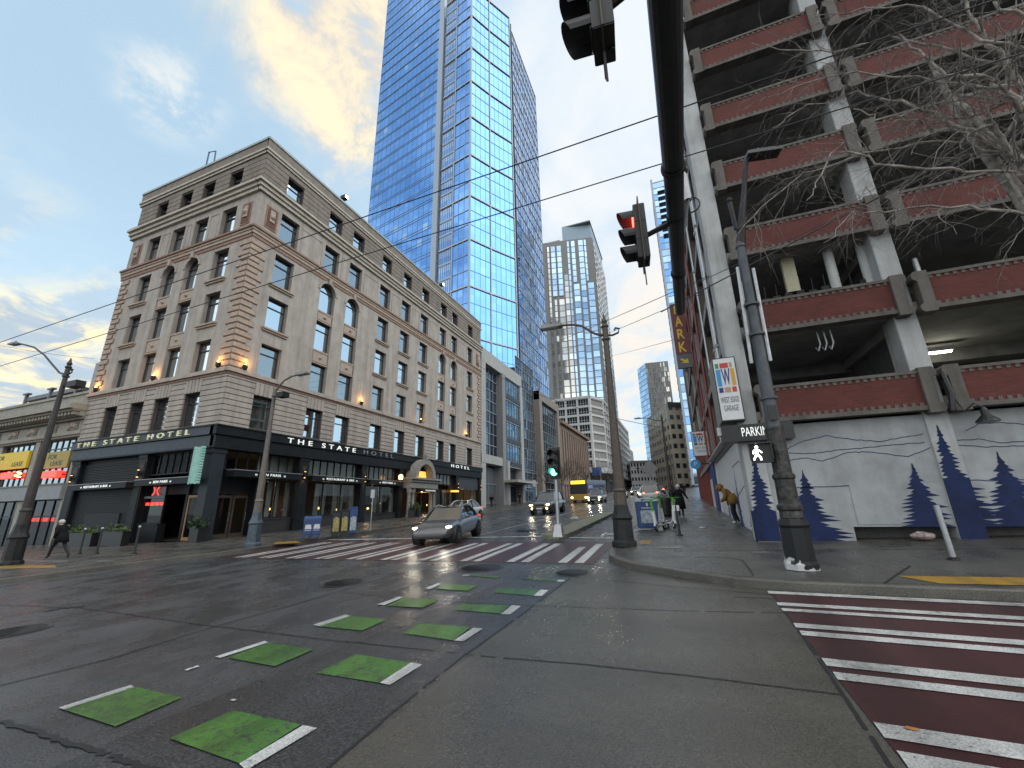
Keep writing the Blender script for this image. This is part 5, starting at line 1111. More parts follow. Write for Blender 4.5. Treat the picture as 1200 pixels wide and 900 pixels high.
# ------------------------------------------------------------------ signs on the garage
s_white = mat('sign_white', (.66, .67, .67), .45, var=.03); s_blue = mat('sign_blue', (.03, .27, .55), .5, var=0); s_navy = mat('sign_navy', (.02, .03, .20), .5, var=0)
s_red = mat('sign_red', (.50, .05, .03), .5, var=0); s_gold = mat('sign_gold', (.60, .33, .04), .5, var=0); s_green = mat('sign_green', (.06, .22, .10), .5, var=0); s_tan = mat('sign_tan', (.42, .28, .14), .5, var=0); s_txt = mat('sign_text_grey', (.14, .15, .19), .5, var=0)
sign_side = mat('sign_case', (.25, .245, .22), .6, var=.15, vs=5)
def edge_sign(F, u0, u1, z0, z1, dep, label, small=False):
    t = thing('garage_sign', label, 'sign', F.P((u0+u1)/2, z0))
    w_, h_ = u1-u0, z1-z0; fl = 1 if F.t.dot(F.u) > 0 else -1
    mb = MB(); F.box(mb, u0, u1, z0, z1, -dep, 0, 0); F.box(mb, u0, u1, z0, z1, 0, .02, 1); F.box(mb, u0+.03, u1-.03, z0+.03, z1-.03, .02, .03, 2); mb.build('case', [sign_side, black_m, s_white], t)
    X_ = lambda f: u0+w_*f if fl > 0 else u1-w_*f
    def blk(a, b, c, e, m_):
        mb = MB(); F.box(mb, min(X_(a), X_(b)), max(X_(a), X_(b)), z1-h_*e, z1-h_*c, .03, .036); mb.build('logo_block', m_, t)
    for q in ((.10, .25, .09, .17, s_green), (.30, .66, .09, .17, s_red), (.71, .82, .09, .17, s_tan), (.10, .29, .19, .46, s_blue), (.72, .88, .19, .46, s_gold), (.12, .30, .48, .56, s_navy), (.36, .62, .48, .56, s_tan), (.68, .86, .48, .56, s_red)): blk(*q)
    lettering(F, 'W', X_(.505), z1-h_*.325, .034, h_*.36, s_navy, t, .003, width=w_*.36, bold=.012)
    lettering(F, 'WEST EDGE', X_(.5), z1-h_*.68, .034, h_*.125, s_txt, t, .003, width=w_*.76); lettering(F, 'GARAGE', X_(.5), z1-h_*.81, .034, h_*.125, s_txt, t, .003, width=w_*.60)
    mb = MB(); F.box(mb, u0+w_*.4, u1+.5 if fl > 0 else u0, z1, z1+.05, -dep*.6, -dep*.5); mb.build('bracket', iron, t)
F1 = Fac((0, YG-.35, 0), (1, 0, 0), (0, -1, 0)); q = [F1.at(*p) for p in ((832, 418), (861, 421), (873, 496), (849, 490))]
edge_sign(F1, q[0][0]+.02, q[1][0], (q[2][1]+q[3][1])/2, (q[0][1]+q[1][1])/2, 1.3, 'large white sign with coloured blocks round a W above the parking band')
bt = thing('parking_band', 'long black PARKING sign under the big white garage sign', 'sign', F1.P(2.0, q[2][1]-.5))
u1_ = F1.at(931, 505)[0]; zt_ = q[2][1]-.03; zb_ = F1.at(912, 514)[1]; mb = MB(); F1.box(mb, q[0][0]-.02, u1_, zb_, zt_, -.55, .0); mb.build('case', black_m, bt); mb = MB(); F1.box(mb, q[0][0]-.12, q[0][0]-.02, zb_+.2, zt_-.02, -.35, -.1); mb.build('junction_box', galv, bt)
c0 = F1.at(868, 504)[0]; lettering(F1, 'PARKING', c0, (zb_+zt_)/2, .01, (zt_-zb_)*.78, sign_w, bt, .006, 'LEFT', width=(F1.at(907, 508)[0]-c0))
p2 = onX(830, 520, XG-.08); F2 = Fac((0, p2.y, 0), (1, 0, 0), (0, -1, 0)); q2 = [F2.at(*p) for p in ((809, 506), (829, 505), (832, 533), (813, 535))]
edge_sign(F2, q2[0][0], q2[1][0]+.02, q2[3][1], q2[0][1], .2, 'smaller white sign with a W further along the garage side wall', True)
F2b = Fac((0, p2.y-.1, 0), (1, 0, 0), (0, -1, 0)); c = F2b.at(815, 544); t = thing('round_parking_sign', 'round blue parking sign below the smaller white garage sign', 'sign', F2b.P(c[0], c[1]-.3))
mb = MB(); ang = [(c[0]+.30*math.cos(k*math.pi/12), c[1]+.30*math.sin(k*math.pi/12)) for k in range(24)]; mb.prism([F2b.P(*a, 0) for a in ang], F2b.n*-.06); mb.build('disc', s_blue, t); lettering(F2b, 'P', c[0], c[1], .006, .38, s_white, t, .003); mb = MB(); F2b.box(mb, c[0], XG+.1, c[1]-.03, c[1]+.03, -.06, -.02); mb.build('bracket', iron, t)
# vertical PARK blade with its arrow panel
pk = onX(806, 430, XG-.55); F3 = Fac((0, pk.y, 0), (1, 0, 0), (0, -1, 0)); q3 = [F3.at(*p) for p in ((784, 357), (801, 354), (808, 414), (792.5, 416), (794, 432), (811, 431))]
t = thing('park_sign', 'tall maroon blade sign reading PARK down to a yellow arrow', 'sign', F3.P(q3[3][0], q3[4][1]))
mr_ = mat('sign_maroon', (.17, .035, .04), .5, var=.08); sl_ = mat('sign_slate', (.12, .13, .15), .5, var=.05); ye_ = mat('sign_yellow', (.72, .52, .03), .5, var=.03)
ul, ur = q3[3][0], q3[2][0]+.05; zt_, zm, zb_ = q3[0][1], q3[3][1], q3[4][1]
mb = MB(); F3.box(mb, ul, ur, zm, zt_, -.25, 0, 0); F3.box(mb, ul, ur+.1, zb_, zm-.02, -.25, .01, 1); mb.build('panel', [mr_, sl_], t)
for k, ch in enumerate('PARK'): lettering(F3, ch, (ul+ur)/2, zt_-(zt_-zm)*(k+.5)/4, .01, (zt_-zm)*.27, ye_, t, .006, width=(ur-ul)*.52, bold=.015)
mb = MB(); cx, cz, r_ = (ul+ur)/2+.03, (zb_+zm)/2, (ur-ul)*.30
ar = [(-.9, .55), (-.55, .9), (.2, .3), (.2, .75), (.95, -.6), (-.4, -.6) if 0 else (.95, -.95), (-.55, -.75), (-.2, -.35)]; ar = [(-1.0, .6), (-.6, 1.0), (.25, .25), (.75, .75), (.95, -.95), (-.75, -.75), (-.25, -.25)]
mb.prism([F3.P(cx+a*r_, cz+b*r_*.75, .012) for a, b in ar], F3.n*.01); mb.build('arrow', ye_, t)
mb = MB()
for z in (zt_-.3, zm): F3.box(mb, ur, XG+.2, z, z+.08, -.18, -.08)
mb.build('bracket', iron, t)

# ------------------------------------------------------------------ poles, lamps and traffic signals
led = mat('lens_dark', (.02, .02, .02), .3, var=0); red_on = mat('lens_red', (.6, .02, .02), .3, var=0, emit=(1, .06, .04), es=9); green_on = mat('lens_green', (.02, .5, .3), .3, var=0, emit=(.10, 1, .62), es=7)
sigm = mat('signal_black', (.016, .016, .018), .5, var=.15, vs=8); sigy = mat('signal_edge', (.30, .17, .03), .5, var=.1); walk_on = mat('walk_white', (.9, .9, .9), .4, var=0, emit=(1, .98, .95), es=5)
ironblk = mat('cast_iron', (.013, .014, .015), .5, 0, spec=.35, var=.5, vs=5, bump=.35, bs=22); bark_iron = mat('worn_iron', (.05, .048, .045), .5, .4, var=.5, vs=10, bump=.5, bs=18)
def signal(name, label, loc, rz, lit, sc_=1.0, group=None, plate=True):
    """three lamp head facing local -Y: housing, visors, lenses"""
    t = thing(name, label, 'traffic light', loc, group, rz); t.scale = (sc_,)*3
    mb = MB(); mb.box(-.17, .17, -.09, .09, -.53, .53, 0)
    for k in (-1, 0, 1): mb.box(-.175, .175, -.10, .095, k*.35-.165, k*.35+.165, 0)
    if plate: mb.box(-.25, .25, -.02, .0, -.62, .62, 0); mb.box(-.26, .26, -.012, -.008, -.63, .63, 1)
    mb.build('housing', [sigm, sigy], t, local=True)
    for k in (1, 0, -1):
        mb = MB(); n = 12; vs = []
        for y in (-.10, -.38):
            for i in range(n+1): a = math.pi*(-.12)+math.pi*1.24*i/n; rr = .155; vs.append((rr*math.cos(a), y*(1 if y > -.2 else (.82+.18*math.sin(a))), k*.35+rr*math.sin(a)))
        mb.mesh(vs, [(i, i+1, n+2+i, n+1+i) for i in range(n)]); mb.mesh([(v[0]*.94, v[1], k*.35+(v[2]-k*.35)*.94) for v in vs], [(i, i+1, n+2+i, n+1+i) for i in range(n)]); mb.build('visor', sigm, t, local=True)
        mb = MB(); mb.prism([(.14*math.cos(a*math.pi/10), -.105, k*.35+.14*math.sin(a*math.pi/10)) for a in range(20)], (0, -.012, 0)); mb.build('lens', red_on if (lit == 'r' and k == 1) else green_on if (lit == 'g' and k == -1) else led, t, local=True)
    return t
def lamp_head(mb, p, d, m=0):
    d = Vector(d).normalized(); s = Vector((-d.y, d.x, 0)); z = Vector((0, 0, 1))
    M_ = Matrix(((d.x, s.x, 0, p.x), (d.y, s.y, 0, p.y), (d.z, s.z, 1, p.z), (0, 0, 0, 1)))
    mb.box(0, .75, -.15, .15, -.05, .03, m, M_); mb.box(.08, .62, -.11, .11, .03, .08, m, M_); mb.box(.1, .7, -.12, .12, -.065, -.05, m+1, M_); mb.tube([M_ @ Vector((.3, 0, .08)), M_ @ Vector((.3, 0, .17))], .035, 6, m)
def street_lamp(name, label, foot, top_z, arm_pts, m_, r0, r1, ped=1.0, pw=.36, group=None, scroll=True, pm=None, head=True):
    t = thing(name, label, 'street lamp', foot, group); f = Vector(foot); z1 = top_z-f.z
    mb = MB(); mb.lathe([(pw, 0), (pw, .12), (pw*.82, .18), (pw*.78, ped*.72), (pw*.88, ped*.78), (pw*.7, ped*.9), (r0*1.45, ped), (r0*1.3, ped*1.15)], (0, 0, 0), 8); mb.build('base', pm or ironblk, t, local=True)
    mb = MB(); mb.lathe([(r0*1.25, ped*1.12), (r0*1.15, ped*1.5), (r0*1.3, ped*1.55), (r0*1.05, ped*1.62), (r0, ped*2.2), (r0+(r1-r0)*.5, z1*.55), (r1, z1-.45), (r1*1.5, z1-.42), (r1*1.5, z1-.36), (r1*1.05, z1-.33), (r1*1.0, z1)], (0, 0, 0), 12); mb.build('pole', m_, t, local=True, smooth=False)
    if scroll:
        mb = MB(); mb.lathe([(r1*1.0, z1), (r1*1.5, z1+.05), (r1*.8, z1+.16), (r1*1.2, z1+.24), (r1*.7, z1+.34), (.015, z1+.52)], (0, 0, 0), 10); mb.build('finial', m_, t, local=True)
    if arm_pts:
        P_ = [Vector(p)-f for p in arm_pts]; mb = MB(); mb.tube(P_, [.055]+[.042]*(len(P_)-1), 8)
        d = (P_[-1]-P_[-2]); d.z *= .3
        if scroll:
            o = -d.normalized(); c = Vector((0, 0, z1-.25)); mb.tube([c, c+o*.22+Vector((0, 0, -.04)), c+o*.42+Vector((0, 0, .02)), c+o*.46+Vector((0, 0, .16)), c+o*.34+Vector((0, 0, .20)), c+o*.30+Vector((0, 0, .12))], .035, 6)
        a_ = mb.build('arm', m_, t, local=True)
        if head: mb = MB(); lamp_head(mb, P_[-1]-d.normalized()*.1, d); mb.build('lamp_head', [mat('lamp_case', (.22, .22, .22), .45, .4), mat('lamp_lens', (.5, .5, .48), .3)], t, local=True)
    return t
def on_side(x, y): p = gp(x, y, .143); return p
# grey signal pole at the garage corner
f = on_side(940, 667); t = thing('signal_pole', 'tall grey signal pole on a black cast base at the garage corner', 'signal pole', f)
pedm = bpy.data.materials.new('peeling_black'); pedm.use_nodes = True; n_ = pedm.node_tree.nodes; l_ = pedm.node_tree.links; b_ = n_['Principled BSDF']; b_.inputs['Roughness'].default_value = .4; b_.inputs['Specular IOR Level'].default_value = .3
tc_ = n_.new('ShaderNodeTexCoord'); nz_ = n_.new('ShaderNodeTexNoise'); nz_.inputs['Scale'].default_value = 3.2; nz_.inputs['Detail'].default_value = 6; l_.new(tc_.outputs['Object'], nz_.inputs[0]); sp_ = n_.new('ShaderNodeSeparateXYZ'); l_.new(tc_.outputs['Object'], sp_.inputs[0])
ma_ = n_.new('ShaderNodeMath'); ma_.operation = 'MULTIPLY_ADD'; l_.new(sp_.outputs[2], ma_.inputs[0]); ma_.inputs[1].default_value = 1.1; l_.new(nz_.outputs['Fac'], ma_.inputs[2]); rp_ = n_.new('ShaderNodeValToRGB'); l_.new(ma_.outputs[0], rp_.inputs[0])
rp_.color_ramp.elements[0].position = .60; rp_.color_ramp.elements[0].color = (.50, .50, .50, 1); rp_.color_ramp.elements[1].position = .62; rp_.color_ramp.elements[1].color = (.014, .015, .016, 1); l_.new(rp_.outputs[0], b_.inputs['Base Color'])
mb = MB(); mb.lathe([(.28, 0), (.28, .10), (.25, .15), (.24, .72), (.265, .77), (.23, .86), (.18, .92)], (0, 0, 0), 8); mb.build('base', pedm, t, local=True)
mb = MB(); mb.lathe([(.20, .9), (.185, 1.02), (.215, 1.05), (.215, 1.12), (.175, 1.16), (.17, 1.6), (.195, 1.63), (.195, 1.68), (.16, 1.73), (.155, 2.55), (.165, 2.58), (.165, 2.62)], (0, 0, 0), 16); mb.build('collar', bark_iron, t, local=True)
zt = onY(868, 290, f.y).z-f.z; tp = onY(868, 290, f.y)-f
mb = MB(); ln = Vector((tp.x, 0, 0)); mb.tube([(0, 0, 2.55), (tp.x*.5, 0, 4.5), (tp.x, 0, zt)], [.128, .114, .09], 18); mb.tube([(tp.x, 0, zt), (tp.x, 0, zt+.12)], [.11, .09], 14)
for z in (3.2, 4.6, 5.3): mb.tube([(tp.x*(z-2.5)/(zt-2.5)*.95, 0, z), (tp.x*(z-2.5)/(zt-2.5)*.95, 0, z+.05)], .165, 14)
mb.build('shaft', polegrey, t, local=True)
mb = MB(); mb.tube([(-.18, -.05, 4.0), (tp.x-.15, -.03, zt-.5)], .035, 6); mb.tube([(.17, -.05, 4.0), (tp.x+.15, -.03, zt-.6)], .035, 6); mb.build('conduit', galv, t, local=True)
pa = [onY(*q, f.y)-f for q in ((868, 290), (869, 262), (872, 226), (873, 200), (875, 187), (882, 181))]; mb = MB(); mb.tube(pa, [.10, .085, .06, .05, .045, .045], 8); q = pa[1]+Vector((-.14, -.05, -.15)); mb.tube([q, q+Vector((-.02, 0, .75))], .05, 6); mb.ball(q+Vector((-.02, 0, .8)), .075, 0, 8); mb.build('arm', iron, t, local=True)
mb = MB(); lamp_head(mb, pa[-1]-Vector((.15, 0, 0)), (1, .2, .0)); mb.build('lamp_head', [mat('lamp_case_dark', (.10, .10, .105), .5), led], t, local=True)
mb = MB(); mb.box(-.08, .08, -.18, -.14, 2.75, 3.05); mb.build('push_button_box', black_m, t, local=True)
# walk signal on its left side
pw_ = onY(892, 531, f.y-.1); t = thing('walk_signal', 'black pedestrian signal box showing a lit white walking figure', 'pedestrian signal', pw_, None, R(-10)); t.scale = (.70, .70, .70)
mb = MB(); mb.box(-.27, .27, -.10, .12, -.27, .27, 0); mb.box(-.29, .29, -.22, -.10, .25, .29, 0); mb.box(-.29, -.26, -.20, -.10, -.2, .27, 0); mb.box(.26, .29, -.20, -.10, -.2, .27, 0); mb.tube([(.1, .05, .18), (.55, .12, .18)], .03, 6); mb.tube([(.1, .05, -.18), (.55, .12, -.18)], .03, 6); mb.build('housing', sigm, t, local=True)
mb = MB(); wx = -.10
def seg2(a, b, w0, w1): a = Vector((a[0]+wx, -.106, a[1])); b = Vector((b[0]+wx, -.106, b[1])); d = (b-a).normalized(); s = Vector((d.z, 0, -d.x)); mb.prism([a+s*w0, b+s*w1, b-s*w1, a-s*w0], (0, -.006, 0))
mb.prism([(wx+.01+.04*math.cos(k*math.pi/6), -.106, .165+.042*math.sin(k*math.pi/6)) for k in range(12)], (0, -.006, 0))
seg2((0, .11), (-.005, -.04), .045, .035); seg2((0, -.03), (.07, -.12), .03, .022); seg2((.07, -.11), (.08, -.20), .022, .02); seg2((-.01, -.03), (-.06, -.12), .03, .022); seg2((-.06, -.11), (-.10, -.19), .022, .02); seg2((.02, .10), (.09, .04), .02, .016); seg2((.09, .045), (.125, .0), .016, .014); seg2((-.02, .10), (-.085, .05), .02, .016); seg2((-.08, .055), (-.09, -.02), .016, .014)
mb.build('walking_figure', walk_on, t, local=True)

# black mast arm overhead, its pole behind the camera's corner
t = thing('mast_arm', 'thick black signal mast arm reaching out overhead across the street', 'signal mast', (.33, -3.2, .0))
mb = MB(); A0, A1 = Vector((.46, 9.25, 5.87)), Vector((.33, -2.9, 6.15))
mb.tube([A0-Vector((0, .02, 0)), A0, A0+(A1-A0)*.31, A0+(A1-A0)*.52, A1], [.05, .105, .125, .15, .20], 18); mb.build('arm', black_m, t)
mb = MB(); mb.lathe([(.42, 0), (.42, .2), (.25, .3), (.2, 6.4), (.02, 6.5)], (.33, -3.2, .0), 16); mb.tube([A1, (.33, -3.2, 6.1)], .2, 14); mb.build('pole', black_m, t)
for y in (4.9, 5.9, 7.6):
    p = A0+(A1-A0)*((9.25-y)/12.15); mb = MB(); mb.tube([p-Vector((0, .03, 0)), p+Vector((0, .03, 0))], .155 if y < 5 else .135, 16); mb.build('strap', iron, t)
s1 = signal('traffic_light', 'black traffic light with a lit red lamp hung from the overhead mast arm', (-.10, 6.0, 5.82), R(-84), 'r', .90, 'traffic lights on the mast arm')
s2 = signal('traffic_light', 'unlit black traffic light cut off by the top edge above the mast arm signal', (-.14, 2.62, 5.86), R(-84), '', .90, 'traffic lights on the mast arm')
for s_, y in ((s1, 6.0), (s2, 2.62)):
    p = A0+(A1-A0)*((9.25-y)/12.15); mb = MB(); q = Vector(s_.location)+Vector((.05, .05, 0)); mb.tube([q, p], .04, 6); mb.tube([q+Vector((0, 0, -.5)), q+Vector((0, 0, .5))], .03, 6)
    mb.build('bracket', iron, s_); s_.children[-1].matrix_parent_inverse = Matrix(); o = [c for c in s_.children if c.name.startswith('bracket')][0]; o.matrix_basis = (Matrix.Translation(s_.location) @ Euler((0, 0, s_.rotation_euler.z)).to_matrix().to_4x4() @ Matrix.Scale(s_.scale.x, 4)).inverted()
    mb = MB(); mb.prism([(0, -.02, -.62), (.03, -.02, -.62), (.015, -.02, -.98)], (0, .02, 0)); mb.build('bracket_tail', sigm, s_, local=True)

# cameras and cable coil on the far side of the arm
t = thing('camera_mount', 'white traffic camera tubes with a looped cable beside the mast arm', 'camera', (.95, 7.3, 6.0))
mb = MB(); a = onY(806, 235, 7.3); mb.tube([a, a+Vector((-.03, 0, .62))], .075, 10, 0); mb.lathe([(.09, .62), (.12, .66), (.12, .74), (.06, .8)], a+Vector((-.03, 0, 0)), 10, 1); mb.tube([a+Vector((-.02, 0, .82)), a+Vector((-.04, 0, 1.15))], .09, 8, 0); mb.build('camera', [mat('camera_white', (.5, .5, .5), .4), iron], t)
mb = MB(); c = a+Vector((.02, -.02, -.12)); mb.tube([c+Vector((.17*math.cos(k*math.pi/8), .0, .17*math.sin(k*math.pi/8))) for k in range(17)], .016, 6); mb.tube([c+Vector((0, 0, .15)), (.46, 7.3, 5.9)], .03, 6); mb.build('cable_loop', black_m, t)

# brown lamp at the corner of the cycle lane
f = on_side(732, 640); Y_ = f.y; ap = [onY(*q, Y_) for q in ((706, 393), (697, 391), (690, 387), (682, 382), (672, 380.5), (662, 381), (655, 382))]
street_lamp('street_lamp', 'tall brown street lamp with a scrolled top on the corner beside the cycle lane', f, onY(706.5, 385, Y_).z, ap, polebrown, .155, .085, 1.0, .36)
# lamp before the hotel, blue painted base
f = on_side(296, 640); ap = [onY(*q, f.y) for q in ((320.5, 462), (326, 454), (333, 446), (342, 441), (350, 439))]
street_lamp('street_lamp', 'taupe street lamp with a blue grey base in front of the hotel corner', f, onY(320, 456, f.y).z, ap, mat('pole_taupe', (.13, .115, .10), .5, .2, var=.2, vs=6), .15, .085, 1.3, .36, scroll=False, pm=mat('base_blue', (.06, .085, .11), .45, .2, var=.35, vs=6))
mb = MB(); c = onY(331, 463, f.y); mb.box(c.x-.25, c.x+.25, c.y-.2, c.y+.2, c.z-.12, c.z+.12); mb.tube([(c.x, c.y, c.z), (f.x-.0, f.y, c.z)], .03, 6); ob = mb.build('flood_lamp', iron, bpy.data.objects['street_lamp.001'])
f = on_side(12, 662); ap = [onY(*q, f.y) for q in ((78, 439), (70, 437), (62, 428), (52, 416), (40, 407), (27, 403.5), (20, 402.5))]
street_lamp('street_lamp', 'black ornate street lamp leaning in from the left edge by the theatre', f, onY(79, 432, f.y).z, ap, mat('pole_black', (.035, .03, .028), .5, .2, var=.2), .16, .09, 1.4, .38)
mb = MB(); c = onY(84, 452, f.y); mb.box(c.x-.05, c.x+.75, c.y-.18, c.y+.18, c.z-.12, c.z+.16); mb.tube([(c.x, c.y, c.z), onY(75, 452, f.y)], .04, 6); mb.build('flood_lamp', iron, bpy.data.objects['street_lamp.002'])
for i, (x, y, zt_) in enumerate(((-1.05, 47, 10.7), (-1.1, 78, 12.0), (-1.15, 112, 13.4), (-1.15, 150, 14.9))):
    f = Vector((x, y, G(x, y)+.143)); street_lamp('street_lamp', ('dark street lamp on the right pavement, first beyond the scooters', 'dark street lamp on the right pavement, second beyond the scooters', 'thin dark street lamp third along the right pavement', 'thin far street lamp fourth along the right pavement')[i], f, zt_-.3,
        [Vector((x, y, zt_-.5)), Vector((x-.7, y, zt_-.35)), Vector((x-1.4, y, zt_-.05)), Vector((x-2.2, y, zt_))], polebrown, .15, .09, 1.0, .33, 'lamps along the right pavement')
# island signal
f = gp(655, 629, .15); t = thing('signal_pole', 'slim pale signal pole standing on the traffic island', 'signal pole', f)
mb = MB(); mb.lathe([(.26, 0), (.24, .05), (.17, .42), (.10, .46)], (0, 0, 0), 4); mb.build('base', galv, t, local=True)
zt_ = onY(651, 555, f.y).z-f.z; mb = MB(); mb.tube([(0, 0, .4), (0, 0, zt_)], .065, 10); mb.build('shaft', galv, t, local=True)
p = onY(650, 543, f.y); signal('traffic_light', 'traffic light with a lit green lamp on the island pole', (f.x, f.y-.06, p.z), R(-12), 'g', .98)
# distant signals on a far mast
t = thing('signal_mast', 'distant thin mast arm with two signals across the far end of the avenue', 'signal mast', (-2.0, 118, G(-2, 118)))
mb = MB(); z_ = 10.4; mb.tube([(-2, 118, G(-2, 118)), (-2, 118, z_+.6)], .12, 8); mb.tube([(-2, 118, z_), (-11, 118, z_+.3)], .08, 6); mb.build('pole', iron, t)
for x in (-10.2, -6.8): mb = MB(); mb.box(x-.22, x+.22, 117.8, 118.1, z_-.9, z_+.7); mb.build('signal_head', sigm, t)
# white leaning stub post, parking pay post
f = on_side(1118, 656); t = thing('stub_post', 'short bare white metal post by the mural wall', 'post', f); h_ = onY(1098, 592, f.y)-f
mb = MB(); mb.tube([(0, 0, 0), (0, 0, h_.z)], .045, 10, 0); mb.lathe([(.10, 0), (.09, .03), (.05, .05)], (0, 0, 0), 10, 1); mb.build('tube', [galv, iron], t, local=True); t.rotation_euler = (0, R(-1.5), 0)
f = on_side(797, 628); t = thing('sign_post', 'low black post with a small white plate on the right pavement', 'post', f); mb = MB(); mb.tube([(0, 0, 0), (-.03, 0, .95)], .04, 8); mb.lathe([(.09, 0), (.09, .05)], (0, 0, 0), 8); mb.build('tube', black_m, t, local=True); mb = MB(); mb.box(-.14, .08, -.03, 0, .78, .96); mb.build('plate', white_m, t, local=True)
f = on_side(434, 622); t = thing('sign_post', 'thin grey sign post beside the newspaper boxes', 'post', f); mb = MB(); mb.tube([(0, 0, 0), (0, 0, 2.4)], .03, 6); mb.build('tube', galv, t, local=True); mb = MB(); mb.box(-.15, .15, -.03, -.01, 1.9, 2.4); mb.build('plate', galv, t, local=True)
# big diamond sign seen from behind far down the right kerb
t = thing('diamond_sign', 'grey back of a diamond shaped road sign far down the right kerb', 'sign', (-4.6, 75, G(-4.6, 75))); mb = MB(); c = Vector((-4.6, 75, G(-4.6, 75)+4.6)); mb.prism([c+Vector(q) for q in ((0, 0, 1.55), (1.35, 0, 0), (0, 0, -1.55), (-1.35, 0, 0))], (0, .05, 0)); mb.build('plate', mat('sign_back', (.16, .16, .165), .6), t); mb = MB(); mb.tube([(-4.6, 75.1, G(-4.6, 75)), (-4.6, 75.1, c.z)], .06, 6); mb.build('post', galv, t)

# overhead wires
wire_m = mat('wire', (.025, .025, .027), .6, var=0)
def wire(label, a, b, sag, r=.014, n=28):
    a, b = Vector(a), Vector(b); mb = MB(); P_ = [a+(b-a)*(k/n)-Vector((0, 0, sag*4*(k/n)*(1-k/n))) for k in range(n+1)]; mb.tube(P_, r, 5, cap=False)
    tag(mb.build('overhead_wire', wire_m), label, 'wire', 'overhead wires')
def wy(px0, py0, Yp): return onY(px0, py0, Yp)
YA, YB = 6.0, 7.2
a0, a1 = wy(12, 397, YA), wy(1200, -12, YA); d = (a1-a0)/(a1.x-a0.x); wire('upper long trolley wire running across the whole sky from low left', a0+d*(-30), a1+d*14, .0, .012)
a0, a1 = wy(0, 429, YB), wy(1200, 62, YB); d = (a1-a0)/(a1.x-a0.x); wire('lower long trolley wire running across the whole sky below its twin', a0+d*(-30), a1+d*14, .0, .012)
a0, a1 = wy(800, 352, 11.5), wy(1200, 138, 11.5); d = (a1-a0)/(a1.x-a0.x); wire('thick cable passing the garage front below the bare branches', a0-d*.6, a1+d*10, .05, .018); a0, a1 = wy(820, 330, 11.9), wy(1200, 150, 11.9); d = (a1-a0)/(a1.x-a0.x); wire('thin cable just under the thick one at the garage front', a0-d*.5, a1+d*10, .05, .01)
for p, q, l in (((610, 415), (843, 318), 'span wire from the podium to the garage, upper one'), ((627, 422), (832, 340), 'span wire from the podium to the garage, lower one'), ((700, 419), (833, 386), 'faint span wire far up the avenue by the PARK sign')):
    A_ = onX(*p, -26.4); A_ = A_ if A_.y < 130 else onP(p[0], p[1], (-26, 120, 0), 1, 0); wire(l, A_, onX(*q, 2.0), .3, .016)
wire('faint wire from the hotel to the left street lamp', wy(120, 421, 17), wy(0, 405, 9), .1, .01); wire('thick wire across the podium front with hanging fittings', onX(560, 428, -26.2), onX(700, 408, -2.0) if 0 else Vector((-1.2, 47, 9.5)), 1.2, .03)

# ------------------------------------------------------------------ vehicles
tyre_m = mat('tyre', (.014, .014, .015), .8, var=.1); rim_m = mat('rim', (.10, .10, .105), .35, .7, var=.05); carglass = mat('car_glass', (.010, .013, .015), .03, 0, var=0, spec=.9, coat=.5); trim_m = mat('car_trim', (.012, .012, .013), .4, var=0)
hl_m = mat('headlight_lit', (.9, .9, .9), .2, var=0, emit=(1, .90, .70), es=7); hl_y = mat('headlight_warm', (.9, .85, .6), .2, var=0, emit=(1, .72, .36), es=9); hl_g = mat('headlight_beam', (.9, .9, .7), .2, var=0, emit=(1, .93, .58), es=14); tl_m = mat('taillight', (.4, .02, .02), .25, var=0, emit=(1, .04, .02), es=.8); tl_on = mat('taillight_lit', (.5, .02, .02), .25, var=0, emit=(1, .12, .04), es=6)
def loft(rings, closed=True):
    n = len(rings[0]); vs = [p for r in rings for p in r]; fs = []
    for i in range(len(rings)-1):
        for k in range(n if closed else n-1): fs.append((i*n+k, i*n+(k+1) % n, (i+1)*n+(k+1) % n, (i+1)*n+k))
    fs += [tuple(range(n))[::-1], tuple(range((len(rings)-1)*n, len(rings)*n))]
    return vs, fs
